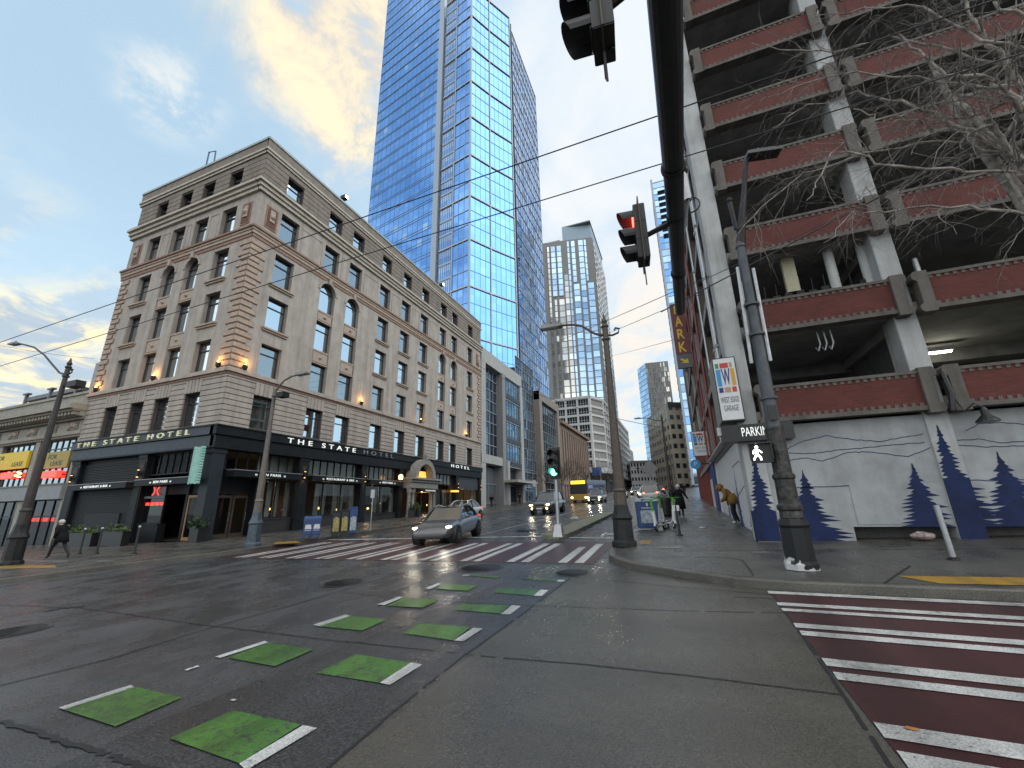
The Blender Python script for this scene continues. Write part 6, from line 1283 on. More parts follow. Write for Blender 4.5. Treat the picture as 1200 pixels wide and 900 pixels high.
def car(name, label, cat, loc, head, body_m, L_=4.7, W=1.85, H=1.44, kind='sedan', lights=hl_m, rear=tl_m, group=None, wheel=.335, lamp_e=0):
    """front towards local +x; sits on the sloped street"""
    t = thing(name, label, cat, loc, group)
    t.rotation_euler = Matrix.Rotation(head, 3, 'Z').to_euler()
    fwd = Vector((math.cos(head), math.sin(head), 0)); lf = Vector((-fwd.y, fwd.x, 0)); sx_ = SA*fwd.y+SB*fwd.x; sy_ = SA*lf.y+SB*lf.x
    f_ = Vector((fwd.x, fwd.y, sx_)).normalized(); l_ = Vector((lf.x, lf.y, sy_)).normalized(); u_ = f_.cross(l_)
    t.matrix_world = Matrix(((f_.x, l_.x, u_.x, loc[0]), (f_.y, l_.y, u_.y, loc[1]), (f_.z, l_.z, u_.z, loc[2]), (0, 0, 0, 1)))
    h = L_/2; w_ = W/2
    if kind == 'sedan':  prof = [(-h, .50, .62, .62, .78), (-h+.10, .36, .86, .84, .93), (-h+.55, .30, .93, .96, 1.0), (-h+1.2, .24, .94, .98, 1), (-.3, .22, .91, .93, 1.0), (.75, .22, .88, .90, 1.0), (h-1.1, .22, .81, .84, .99), (h-.55, .22, .74, .77, .96), (h-.20, .24, .66, .67, .86), (h-.04, .27, .57, .575, .72), (h, .34, .50, .50, .60)]; gh = [(-h+.62, -h+1.45), (.95, .12)]; zb = .90
    elif kind == 'suv': prof = [(-h, .55, .85, .85, .86), (-h+.08, .42, 1.02, 1.03, .96), (-h+.5, .34, 1.06, 1.08, 1), (-.3, .30, 1.05, 1.07, 1), (.8, .30, 1.03, 1.06, 1), (h-.8, .32, 1.0, 1.06, .99), (h-.2, .36, .95, 1.0, .95), (h, .50, .80, .82, .86)]; gh = [(-h+.18, -h+.5), (.95, .30)]; zb = 1.03
    else: prof = [(-h, .50, .9, .9, .9), (-h+.06, .38, 1.1, 1.1, .97), (-h+.5, .34, 1.15, 1.15, 1), (.3, .32, 1.14, 1.15, 1), (h-.9, .34, 1.05, 1.1, .99), (h-.2, .38, .92, .96, .95), (h, .5, .75, .78, .86)]; gh = [(-h+.08, -h+.16), (1.6, .9)]; zb = 1.12
    rings = []
    for x, z0, zs_, zt_, k in prof:
        ww = w_*k; P_ = [(0, z0), (ww*.86, z0), (ww*.97, z0+.10), (ww, (z0+zs_)*.5), (ww*.985, zs_-.08), (ww*.90, zs_), (ww*.55, zt_), (0, zt_+.01)]
        rings.append([(x, y, z) for y, z in P_]+[(x, -y, z) for y, z in P_[-2:0:-1]])
    vs, fs = loft(rings); mb = MB(); mb.smooth = True; mb.mesh(vs, fs); bd = mb.build('body', body_m, t, local=True); sm = bd.modifiers.new('sub', 'SUBSURF'); sm.levels = sm.render_levels = 2
    # glasshouse: base ring at the belt, roof ring; glass all round, painted roof and pillars
    (rb, rtp), (fb, ft) = gh; zr = H-.06; wb, wr = w_*.90, w_*.68
    def q(x0, x1, w0, w1, z, n=1): return [(x0, -w0, z), (x1, -w1, z), (x1, w1, z), (x0, w0, z)]
    B = q(rb, fb, wb*.9, wb*.94, zb-.07); T = q(rtp, ft, wr, wr*1.0, zr)
    mb = MB(); mid = [tuple(a*.5+b*.5+(0 if i != 1 else 0) for i, (a, b) in enumerate(zip(p, r))) for p, r in zip(B, T)]; mid = [(m_[0], m_[1]*1.05, m_[2]) for m_ in mid]
    vs, fs = loft([B, mid, T]); mb.mesh(vs, fs); g_ = mb.build('glasshouse', carglass, t, local=True, bevel=.04)
    mb = MB(); n = 8; rs = []
    for i in range(n+1):
        s_ = i/n; x = rtp-.04+(ft-rtp+.08)*s_; zz_ = zr-.01+.075*math.sin(math.pi*min(1, .12+s_*.8)); rs.append([(x, y*wr*1.02, zz_-.055*abs(y)**3) for y in (-1, -.6, 0, .6, 1)])
    mb.smooth = True; vs = [p for r in rs for p in r]; mb.mesh(vs, [(i*5+k, i*5+k+1, i*5+k+6, i*5+k+5) for i in range(n) for k in range(4)]); mb.build('roof', body_m if kind != 'sedan' else carglass, t, local=True)
    for s in (-1, 1):
        mb = MB(); a, b, c, e = Vector(B[1 if s < 0 else 2]), Vector(T[1 if s < 0 else 2]), Vector(T[0 if s < 0 else 3]), Vector(B[0 if s < 0 else 3]); o = Vector((0, s*.015, .01))
        mb.tube([a+o, (a+b)/2+Vector((.03, s*.04, .03)), b+o, (b+c)/2+Vector((0, s*.025, .075)), c+o, (c+e)/2+Vector((-.03, s*.04, .03)), e+o], [.05, .045, .045, .04, .045, .06, .08], 6); mb.build('roof_rail', body_m, t, local=True)
        mb = MB(); mx = (b*.5+c*.5); bx = (a*.45+e*.55); mb.tube([bx+Vector((.1, s*.02, 0)), mx+Vector((0, s*.02, 0))], .045, 5); mb.build('pillar', trim_m, t, local=True)
        mb = MB(); mb.ball((fb-.32, s*(w_+.10), zb+.08), .10, 0, 8, (.8, 1.15, .75)); mb.tube([(fb-.3, s*(w_*.9), zb-.02), (fb-.32, s*(w_+.05), zb+.04)], .03, 5); mb.build('mirror', body_m, t, local=True)
        for x in (-h+.88 if kind != 'van' else -h+1.0, h-.88):
            mb = MB(); mb.tube([(x, s*(w_-.30), wheel), (x, s*(w_+.006), wheel)], wheel*1.13, 20); mb.build('wheel_arch', trim_m, t, local=True)
            mb = MB(); mb.tube([(x, s*(w_-.24), wheel), (x, s*(w_+.01), wheel), (x, s*(w_+.025), wheel)], [wheel, wheel, wheel*.93], 22); wh = mb.build('wheel', tyre_m, t, local=True)
            mb = MB(); mb.tube([(x, s*(w_+.02), wheel), (x, s*(w_+.03), wheel)], [wheel*.68, wheel*.64], 18)
            for k in range(5): a_ = k*2*math.pi/5; mb.tube([(x, s*(w_+.034), wheel), (x+wheel*.6*math.cos(a_), s*(w_+.034), wheel+wheel*.6*math.sin(a_))], .03, 4)
            mb.build('rim', rim_m, wh, local=True)
        zh = .64 if kind == 'sedan' else .78
        mb = MB(); mb.ball((h-.34 if kind == 'sedan' else h-.06, s*w_*.76, .665 if kind == 'sedan' else zh), .12, 0, 10, (1.5, 1.0, .34) if kind == 'sedan' else (.75, 1.35, .5)); mb.build('headlight', lights, t, local=True)
        if kind == 'suv': mb = MB(); mb.ball((h-.02, s*w_*.66, .50), .085, 0, 8, (.5, 1, 1)); mb.build('fog_light', lights, t, local=True)
        mb = MB(); mb.ball((-h+.10, s*w_*.72, .84 if kind == 'sedan' else .95), .13, 0, 8, (.6, 1.3, .7 if kind == 'sedan' else 1.4)); mb.build('taillight', rear, t, local=True)
        if lamp_e: l = lamp('headlight_beam', (0, 0, 0), lamp_e, (1, .93, .75), None, .08, ((1, 0, -.09), 75)); l.parent = t; l.location = (h+.03, s*w_*.7, zh); l.rotation_euler = Vector((1, 0, -.09)).to_track_quat('-Z', 'Y').to_euler()
    mb = MB(); mb.box(h-.12, h+.004 if kind == 'sedan' else h+.005, -w_*.66, w_*.66, .27 if kind == 'sedan' else .42, .37 if kind == 'sedan' else .56); 
    if kind != 'sedan': mb.box(h-.06, h+.012, -w_*.45, w_*.45, .68, .86)
    mb.build('grille', trim_m, t, local=True, bevel=.02)
    mb = MB()
    if kind != 'sedan': mb.box(h-.02, h+.02, -.26, .26, .44, .55)
    mb.box(-h-.02, -h+.02, -.26, .26, .6, .72); mb.build('number_plate', white_m, t, local=True)
    return t
def carpaint(n, c, metal=.5, rough=.28): return mat(n, c, rough, metal, var=.04, vs=1, coat=.8, spec=.5)
silver = carpaint('paint_silver_grey', (.115, .115, .118), .45); whitep = carpaint('paint_white', (.58, .58, .58), .1); tanp = carpaint('paint_taupe', (.12, .105, .085), .4); olive = carpaint('paint_olive', (.13, .135, .10), .4); darkp = carpaint('paint_dark', (.02, .022, .026), .3); lightp = carpaint('paint_pale_grey', (.40, .40, .38), .3)
def gl(x, y): return (x, y, G(x, y)+.01)
car('sedan_car', 'silver grey saloon with lit headlights driving over the far crosswalk', 'car', gl(-9.75, 17.05), R(-80), silver, lights=hl_m, lamp_e=14)
car('hatchback_car', 'white car with dark windows parked behind the silver saloon by the hotel kerb', 'car', gl(-16.6, 31.0), R(-91), whitep, 4.6, 1.85, 1.5, lights=led)
car('suv_car', 'dark taupe off road car with four lit lamps coming down the avenue', 'car', gl(-10.9, 36.0), R(-91), tanp, 4.75, 1.92, 1.80, 'suv', hl_y, wheel=.39, lamp_e=14)
car('oncoming_car', 'olive car with bright headlights beside the bus', 'car', gl(-10.3, 56.0), R(-90), olive, 4.6, 1.9, 1.62, 'suv', hl_g, wheel=.36, lamp_e=30)
car('pickup_truck', 'pale van seen from behind waiting right of the cycle lane', 'car', gl(-3.2, 52.0), R(90), lightp, 5.2, 1.95, 1.95, 'van', led, tl_on, wheel=.38)
for i, (x, y, m_, k, li) in enumerate(((-9.6, 74, whitep, 'sedan', led), (-6.2, 84, whitep, 'suv', hl_g), (-9.4, 98, lightp, 'van', hl_y), (-6.3, 108, darkp, 'suv', hl_m), (-4.0, 92, darkp, 'suv', led), (-9.8, 126, whitep, 'sedan', hl_m), (-5.0, 67, whitep, 'sedan', hl_g), (-6.0, 76, darkp, 'suv', hl_m), (-7.3, 93, lightp, 'suv', hl_m))):
    car('distant_car', ('white saloon partly behind the brown corner lamp post', 'white car with glaring headlights far up the avenue', 'pale van coming on far up the avenue', 'dark car with lit lamps far up the avenue behind the white one', 'dark car waiting ahead of the pale van', 'farthest white saloon at the end of the avenue', 'white saloon with glaring headlights just left of the pale van', 'dark car with lit lamps close behind the nearer white saloon', 'pale car with lit lamps third in the oncoming queue')[i], 'car', gl(x, y), R(-90 if li is not led or i == 0 else 90), m_, 4.6, 1.9, 1.55 if k == 'sedan' else 1.75, k, li, tl_on, 'cars far up the avenue', .35)
# articulated bus with a yellow destination board
bt = thing('bus', 'long city bus with a yellow front panel and lit yellow destination board', 'bus', gl(-13.6, 60)); bx0, bx1, by0, by1, bz = -14.9, -12.3, 60.0, 76.0, G(-13.6, 60)+.01
busy = mat('bus_yellow', (.42, .25, .03), .4, var=.1); busg = mat('bus_grey', (.12, .135, .16), .35, .3, var=.06); busp = mat('bus_violet', (.06, .03, .09), .4, var=.1)
S_ = lambda y: SA*(y-60)
def bquad(mb, x0, x1, y0, y1, z0, z1, m=0): mb.mesh([(x, y, bz+S_(y)+z) for z in (z0, z1) for y in (y0, y1) for x in (x0, x1)], [(0, 2, 3, 1), (4, 5, 7, 6), (0, 1, 5, 4), (2, 6, 7, 3), (0, 4, 6, 2), (1, 3, 7, 5)], m)
mb = MB(); bquad(mb, bx0, bx1, by0+.05, by1, .35, 1.25, 0); bquad(mb, bx0, bx1, by0+.05, by1, 2.55, 3.15, 1); bquad(mb, bx0, bx1, by0+.1, by1, 1.25, 2.55, 2); bquad(mb, bx0-.01, bx1+.01, by0, by0+.4, .35, 1.2, 0); mb.build('body', [busy, busg, busp], bt, bevel=.06)
mb = MB(); bquad(mb, bx0+.15, bx1-.15, by0+.02, by0+.1, 1.25, 2.5); mb.build('windscreen', mat('bus_screen', (.012, .013, .014), .25, var=0, spec=.3), bt)
for k in range(9): mb = MB(); bquad(mb, bx1-.02, bx1+.015, by0+.9+k*1.65, by0+2.4+k*1.65, 1.3, 2.4); mb.build('window', carglass, bt)
mb = MB(); bquad(mb, bx0+.25, bx1-.35, by0-.03, by0+.06, 2.62, 3.05); mb.build('destination_board', mat('board_yellow', (.9, .6, .05), .5, var=.15, vs=8, emit=(1, .62, .02), es=2.2), bt)
for x in (bx0+.3, bx1-.3): mb = MB(); mb.ball((x, by0-.0, bz+.75), .14, 0, 8, (1.2, .6, .8)); mb.build('headlight', hl_y, bt)
for y in (62.5, 68, 74.5):
    for x in (bx0+.12, bx1-.12): mb = MB(); mb.tube([(x-.15, y, bz+S_(y)+.48), (x+.15, y, bz+S_(y)+.48)], .48, 16); mb.build('wheel', tyre_m, bt)

# ------------------------------------------------------------------ people
def person(name, label, loc, rz, J, RAD, mats_, kids=(), h=1.7):
    """J: joint positions facing local +x for a 1.7 m figure; the body is one skinned surface coloured by bone"""
    t = thing(name, label, 'person', loc, None, rz); s_ = h/1.7
    bones = [('pelvis', 'chest', 1), ('chest', 'neck', 1), ('neck', 'head', 0)]
    for sd_ in 'lr': bones += [('chest', 'sh'+sd_, 1), ('sh'+sd_, 'el'+sd_, 1), ('el'+sd_, 'wr'+sd_, 1), ('wr'+sd_, 'ha'+sd_, 0), ('pelvis', 'hi'+sd_, 2), ('hi'+sd_, 'kn'+sd_, 2), ('kn'+sd_, 'an'+sd_, 2), ('an'+sd_, 'to'+sd_, 3)]
    for sd_ in 'lr':
        d = (Vector(J['ha'+sd_])-Vector(J['wr'+sd_])).normalized(); sidev = Vector((0, 1 if sd_ == 'l' else -1, 0))
        for k, (o, ln) in enumerate(((-.03, .075), (-.01, .085), (.012, .08), (.033, .06))):
            J['f%d%s' % (k, sd_)] = Vector(J['ha'+sd_])+d*ln+Vector((o, 0, 0))-sidev*.015; bones.append(('ha'+sd_, 'f%d%s' % (k, sd_), 0))
        J['th'+sd_] = Vector(J['wr'+sd_])+d*.06+Vector((.045, 0, 0)); bones.append(('wr'+sd_, 'th'+sd_, 0))
    names = ['pelvis']+[n for n in J if n != 'pelvis']; idx = {n: i for i, n in enumerate(names)}
    me = bpy.data.meshes.new('body'); me.from_pydata([tuple(Vector(J[n])*s_) for n in names], [(idx[a], idx[b]) for a, b, _ in bones], []); me.update()
    o = bpy.data.objects.new('body', me); col.objects.link(o); o.modifiers.new('skin', 'SKIN'); o.modifiers.new('sub', 'SUBSURF').levels = 1
    for n in names:
        v = me.skin_vertices[0].data[idx[n]]; r = RAD.get(n, RAD.get(n[:-1], .009 if n[0] == 'f' or n[:2] == 'th' else .05)); r = r if isinstance(r, tuple) else (r, r); v.radius = (r[0]*s_, r[1]*s_); v.use_root = n == 'pelvis'
    dg = bpy.context.evaluated_depsgraph_get(); dg.update(); nm = bpy.data.meshes.new_from_object(o.evaluated_get(dg)); bpy.data.objects.remove(o)
    nm.materials.clear()
    for m in mats_: nm.materials.append(m)
    seg_ = [(Vector(J[a])*s_, Vector(J[b])*s_, m) for a, b, m in bones]
    for p in nm.polygons:
        c = p.center; best = None
        for a, b, m in seg_:
            ab = b-a; k = max(0, min(1, (c-a).dot(ab)/max(ab.length_squared, 1e-9))); d = (c-a-ab*k).length
            if best is None or d < best[0]: best = (d, m)
        p.material_index = best[1]; p.use_smooth = True
    b = bpy.data.objects.new('body', nm); col.objects.link(b); b.parent = t
    for nme, bld, m in kids:
        mb = MB(); mb.smooth = True; bld(mb, s_); mb.build(nme, m, t, local=True)
    return t
RAD0 = dict(pelvis=(.15, .12), chest=(.185, .13), neck=.062, head=(.085, .10), sh=.075, el=.058, wr=.045, ha=.034, hi=.10, kn=.072, an=.052, to=.042)
skin = mat('skin', (.42, .26, .19), .6, var=.05); coat_k = mat('coat_black', (.008, .008, .009), .85, spec=.2, var=.3, vs=8, bump=.2); trou_k = mat('trousers_black', (.014, .014, .017), .8, var=.3, vs=8); shoe_k = mat('shoes_dark', (.02, .02, .02), .5); shoe_w = mat('shoes_white', (.55, .55, .55), .6)
coat_o = mat('coat_ochre', (.22, .115, .025), .85, var=.25, vs=10, bump=.3); hair_w = mat('hair_white', (.55, .53, .50), .8, var=.15, vs=12); hair_d = mat('hair_dark', (.02, .015, .012), .7)
def face(mb, s_, c, f):   # nose, brow and eyes on the head
    c = Vector(c)*s_; mb.ball(c+Vector((f*.098, 0, -.005))*s_, .016*s_, 0, 6, (1.2, .8, 1.3)); mb.ball(c+Vector((f*.085, 0, -.055))*s_, .02*s_, 0, 6, (.5, 1.4, .4))
    for s in (-1, 1): mb.ball(c+Vector((f*.082, s*.032, .022))*s_, .012*s_, 0, 6)
# white haired walker in black, far left, striding to the left
f = on_side(66, 655)
J = dict(pelvis=(0, 0, .92), chest=(.13, 0, 1.28), neck=(.22, 0, 1.44), head=(.29, 0, 1.56), shl=(.15, .19, 1.36), ell=(-.03, .25, 1.12), wrl=(.10, .24, .93), hal=(.14, .23, .87), shr=(.15, -.19, 1.36), elr=(.26, -.24, 1.1), wrr=(.42, -.22, .98), har=(.48, -.21, .94),
         hil=(0, .10, .86), knl=(.28, .11, .52), anl=(.38, .11, .10), tol=(.53, .12, .06), hir=(0, -.10, .86), knr=(-.18, -.10, .50), anr=(-.52, -.10, .18), tor=(-.46, -.10, .05))
person('person', 'white haired walker in black coat and trousers striding left past the theatre', f, R(188), J, dict(RAD0, chest=(.21, .19), pelvis=(.19, .17), sh=.09, el=.075), [skin, coat_k, trou_k, shoe_k],
       [('hair', lambda mb, s: mb.ball(Vector((.265, 0, 1.60))*s, .118*s, 0, 12, (1.05, .95, .9)), hair_w), ('face', lambda mb, s: face(mb, s, (.29, 0, 1.56), 1), skin), ('coat_skirt', lambda mb, s: mb.tube([Vector((.02, 0, 1.1))*s, Vector((-.02, 0, .88))*s, Vector((-.03, 0, .70))*s], [.2*s, .225*s, .25*s], 14), coat_k)], 1.70)
# hooded figure in ochre jacket, bending forward by the mural
f = on_side(863, 614)
J = dict(pelvis=(0, 0, .90), chest=(.16, 0, 1.22), neck=(.33, 0, 1.36), head=(.43, 0, 1.42), shl=(.20, .19, 1.30), ell=(.22, .25, 1.02), wrl=(.36, .16, .90), hal=(.40, .12, .88), shr=(.20, -.19, 1.30), elr=(.24, -.25, 1.02), wrr=(.38, -.16, .90), har=(.42, -.12, .88),
         hil=(0, .09, .84), knl=(.06, .10, .47), anl=(-.02, .10, .08), tol=(.13, .11, .045), hir=(0, -.09, .84), knr=(.02, -.10, .47), anr=(-.10, -.10, .08), tor=(.05, -.11, .045))
person('person', 'stooping person in ochre hooded jacket, dark trousers and white shoes beside the mural', f, R(165), J, dict(RAD0, chest=(.22, .19), pelvis=(.17, .15), sh=.095, el=.08, wr=.06), [skin, coat_o, trou_k, shoe_w],
       [('hood', lambda mb, s: mb.ball(Vector((.41, 0, 1.43))*s, .155*s, 0, 12, (1.0, .95, 1.05)), coat_o), ('face', lambda mb, s: face(mb, s, (.47, 0, 1.40), 1), skin), ('jacket_hem', lambda mb, s: mb.tube([Vector((.10, 0, 1.12))*s, Vector((.02, 0, .92))*s, Vector((.0, 0, .76))*s], [.215*s, .22*s, .225*s], 14), coat_o)], 1.66)
# walker in a long black coat on the right pavement
f = on_side(799, 606)
J = dict(pelvis=(0, 0, .92), chest=(.04, 0, 1.26), neck=(.06, 0, 1.44), head=(.09, 0, 1.57), shl=(.05, .19, 1.36), ell=(-.04, .32, 1.12), wrl=(.02, .44, .93), hal=(.04, .48, .87), shr=(.05, -.19, 1.36), elr=(-.02, -.26, 1.1), wrr=(.10, -.25, .90), har=(.13, -.24, .84),
         hil=(0, .09, .86), knl=(.10, .10, .48), anl=(.06, .10, .08), tol=(.21, .11, .045), hir=(0, -.09, .86), knr=(.0, -.10, .48), anr=(-.14, -.10, .12), tor=(-.02, -.11, .045))
person('person', 'person in a long black coat with pale hair walking by the blue bin', f, R(-95), J, dict(RAD0, chest=(.21, .17), pelvis=(.18, .16), sh=.09), [skin, coat_k, trou_k, shoe_k],
       [('hair', lambda mb, s: mb.ball(Vector((.065, 0, 1.60))*s, .115*s, 0, 12, (1, 1, 1.0)), hair_w), ('face', lambda mb, s: face(mb, s, (.11, 0, 1.57), 1), skin), ('coat_skirt', lambda mb, s: mb.tube([Vector((0, 0, 1.1))*s, Vector((0, 0, .8))*s, Vector((0, 0, .42))*s], [.2*s, .25*s, .28*s], 14), coat_k)], 1.62)
def walker(label, x, y, rz, h):
    J = dict(pelvis=(0, 0, .92), chest=(.03, 0, 1.26), neck=(.04, 0, 1.44), head=(.06, 0, 1.57), shl=(.03, .19, 1.36), ell=(-.04, .25, 1.12), wrl=(.06, .24, .9), hal=(.08, .24, .84), shr=(.03, -.19, 1.36), elr=(.02, -.25, 1.1), wrr=(.14, -.24, .90), har=(.17, -.23, .84), hil=(0, .09, .86), knl=(.12, .10, .48), anl=(.12, .10, .08), tol=(.27, .11, .045), hir=(0, -.09, .86), knr=(-.02, -.10, .48), anr=(-.2, -.10, .14), tor=(-.08, -.11, .05))
    person('person', label, (x, y, G(x, y)+.143), rz, J, dict(RAD0, chest=(.2, .16)), [skin, coat_k, trou_k, shoe_k], [('hair', lambda mb, s: mb.ball(Vector((.045, 0, 1.60))*s, .112*s, 0, 10), hair_d), ('face', lambda mb, s: face(mb, s, (.07, 0, 1.57), 1), skin)], h)
p = onX(599, 588, -25.0); walker('dark clad person walking in front of the grey podium', -24.8, 66, R(-90), 1.75); walker('dark clad person standing at the far corner of the hotel', -24.2, 53.5, R(-80), 1.75); walker('small dark figure far along the right pavement', .3, 60, R(90), 1.72); walker('second small dark figure farther along the right pavement', -.3, 72, R(-90), 1.72)

# ------------------------------------------------------------------ street furniture
usps = mat('mailbox_blue', (.018, .055, .17), .4, var=.15, vs=6); lab = mat('label_white', (.6, .6, .6), .5)
def mailbox(label, loc, rz):
    t = thing('mailbox', label, 'mailbox', loc, 'blue mailboxes by the hotel kerb', rz); w_, d_ = .20, .22
    mb = MB(); P_ = [(-d_, .22), (d_, .22), (d_, .92)]+[(d_*math.cos(math.pi*k/10), .92+d_*math.sin(math.pi*k/10)) for k in range(11)]+[(-d_, .92)]; mb.prism([(-w_, y, z) for y, z in P_], (2*w_, 0, 0)); mb.build('body', usps, t, local=True, bevel=.012)
    for x in (-w_+.04, w_-.04):
        for y in (-d_+.04, d_-.04): mb = MB(); mb.box(x-.03, x+.03, y-.03, y+.03, 0, .23); mb.build('leg', usps, t, local=True)
    mb = MB(); mb.box(-w_*.8, w_*.8, -d_-.02, -d_*.85, .90, 1.02); mb.build('flap', usps, t, local=True); mb = MB(); mb.prism([(-.15, -d_-.006, .5), (.17, -d_-.006, .5), (.13, -d_-.006, .72), (-.11, -d_-.006, .72)], (0, .004, 0)); mb.box(-.14, .14, -d_-.006, -d_-.002, .42, .45); mb.build('emblem', lab, t, local=True)
f = on_side(359, 632); mailbox('left one of the two blue mailboxes on the hotel pavement', f, R(50)); mailbox('right one of the two blue mailboxes on the hotel pavement', f+Vector((.27, .30, .01)), R(50))
def newsbox(label, loc, rz, m_, panel, h_=1.2):
    t = thing('newspaper_box', label, 'newspaper box', loc, 'newspaper boxes beside the mailboxes', rz)
    t.scale = (.82, .82, 1)
    mb = MB(); mb.box(-.24, .24, -.2, .2, .12, h_); mb.prism([(-.24, -.2, h_), (.24, -.2, h_), (.24, .05, h_+.12), (-.24, .05, h_+.12)], (0, 0, -.005)); mb.prism([(-.24, -.2, h_), (-.24, .05, h_+.12), (-.24, .2, h_+.1), (-.24, .2, h_)], (.48, 0, 0)); mb.build('body', m_, t, local=True, bevel=.01)
    mb = MB(); mb.box(-.18, .18, -.215, -.2, .25, .92); mb.build('door', panel, t, local=True); mb = MB(); mb.box(-.2, .2, -.17, .17, 0, .12); mb.build('base', black_m, t, local=True)
    mb = MB(); mb.box(-.1, .1, -.235, -.215, .93, .97); mb.build('handle', galv, t, local=True)
ypan = mat('poster_yellow', (.35, .30, .10), .5, var=.5, vs=9); bpan = mat('poster_pale', (.35, .40, .45), .5, var=.4, vs=9)
f = on_side(392, 628.5)
newsbox('black newspaper box with a yellow poster nearest the mailboxes', f, R(50), black_m, ypan); newsbox('black newspaper box in the middle of the three', f+Vector((.31, .30, .02)), R(50), black_m, ypan, 1.22); newsbox('blue newspaper box at the far end of the three', f+Vector((.62, .60, .03)), R(50), usps, bpan, 1.35)
# planters and rail posts before the bar, shrubs at the portal
leafm = mat('leaf_green', (.075, .12, .03), .6, var=.4, vs=7); leafd = mat('leaf_dark', (.025, .05, .02), .6, var=.4, vs=7)
def planter(label, loc, rz, w_, d_, h_, lm, n, sp, seed, m_=None, tall=.35):
    t = thing('planter', label, 'planter', loc, 'planters outside the hotel', rz); rng = random.Random(seed)
    mb = MB(); mb.box(-w_/2, w_/2, -d_/2, d_/2, 0, h_); mb.box(-w_/2-.03, w_/2+.03, -d_/2-.03, d_/2+.03, h_-.08, h_); mb.build('trough', m_ or black_m, t, local=True)
    mb = MB()
    for k in range(n):
        c = Vector((rng.uniform(-w_/2, w_/2), rng.uniform(-d_/2, d_/2), h_+abs(rng.gauss(0, tall*.5)))); a = Vector((rng.gauss(0, 1), rng.gauss(0, 1), rng.gauss(.3, 1))).normalized(); b = a.cross(Vector((rng.gauss(0, 1), rng.gauss(0, 1), rng.gauss(0, 1)))).normalized(); s = sp*rng.uniform(.6, 1.3)
        mb.face([c, c+a*s*.5+b*s*.25, c+a*s, c+a*s*.5-b*s*.25])
    mb.build('foliage', lm, t, local=True)
for i, (x0, x1, y0) in enumerate(((84, 113, 640), (131, 151, 639))):
    a, b = on_side(x0, y0), on_side(x1, y0); a.y = b.y = YH-1.3; c = (a+b)/2; c.z = G(c.x, c.y)+.143; planter(('long black planter of pale green leaves nearest the theatre', 'short black planter of green leaves by the neon window')[i], c, 0, (b-a).length, .4, .85, leafm, 260 if i == 0 else 170, .16, i)
c = on_side(201, 639); c.y = YH-.2; c.z = G(c.x, c.y)+.143; planter('square dark planter with a spiky plant by the bar doorway', c, 0, .75, .6, .8, leafd, 140, .32, 5, None, .5)
for i, (x, y) in enumerate(((480, 610), (490, 611))): c = Vector((XH+1.9, YH+18.6+i*.9, 0)); c.z = G(c.x, c.y)+.143; planter(('dark shrub pot left of the stone portal', 'yellow green shrub pot in front of the stone portal')[i], c, .3, .6, .6, .65, (leafd, leafm)[i], 180, .2, 8+i, None, .5)
for i, x in enumerate((93, 113, 157)):
    f = on_side(x, 649); t = thing('rail_post', ('black rail post left of the planter gap', 'black rail post at the middle of the bar terrace', 'black rail post by the neon window')[i], 'post', f, 'posts of the bar terrace'); mb = MB(); mb.tube([(0, 0, 0), (0, 0, 1.15)], .045, 8); mb.lathe([(.11, 0), (.11, .04), (.05, .06)], (0, 0, 0), 10); mb.build('tube', black_m, t, local=True); mb = MB(); mb.ball((0, 0, 1.17), .06, 0, 8); mb.build('knob', galv, t, local=True)
# blue bin and scooters
f = on_side(760, 620.5); t = thing('litter_bin', 'blue street bin with a poster panel beside the white scooters', 'bin', f, None, R(12))
mb = MB(); mb.prism([(-.36, -.3, .05), (.36, -.3, .05), (.40, -.3, 1.05), (-.40, -.3, 1.05)], (0, .6, 0)); mb.build('body', usps, t, local=True, bevel=.03); mb = MB(); mb.prism([(-.42, -.32, 1.05), (.42, -.32, 1.05), (.34, -.3, 1.15), (.1, -.3, 1.2), (-.1, -.3, 1.2), (-.34, -.3, 1.15)], (0, .62, 0)); mb.build('lid', mat('bin_lid', (.35, .40, .46), .4), t, local=True)
mb = MB(); mb.box(-.27, .27, -.31, -.30, .25, .72); mb.build('poster', bpan, t, local=True); mb = MB(); mb.ball((0, -.30, .93), .05, 0, 8, (.8, .3, 1.4)); mb.box(-.22, .22, -.31, -.302, .79, .82); mb.build('emblem', lab, t, local=True)
sw = mat('scooter_white', (.55, .57, .56), .4, var=.05); sg = mat('scooter_green', (.07, .30, .03), .4, var=.1)
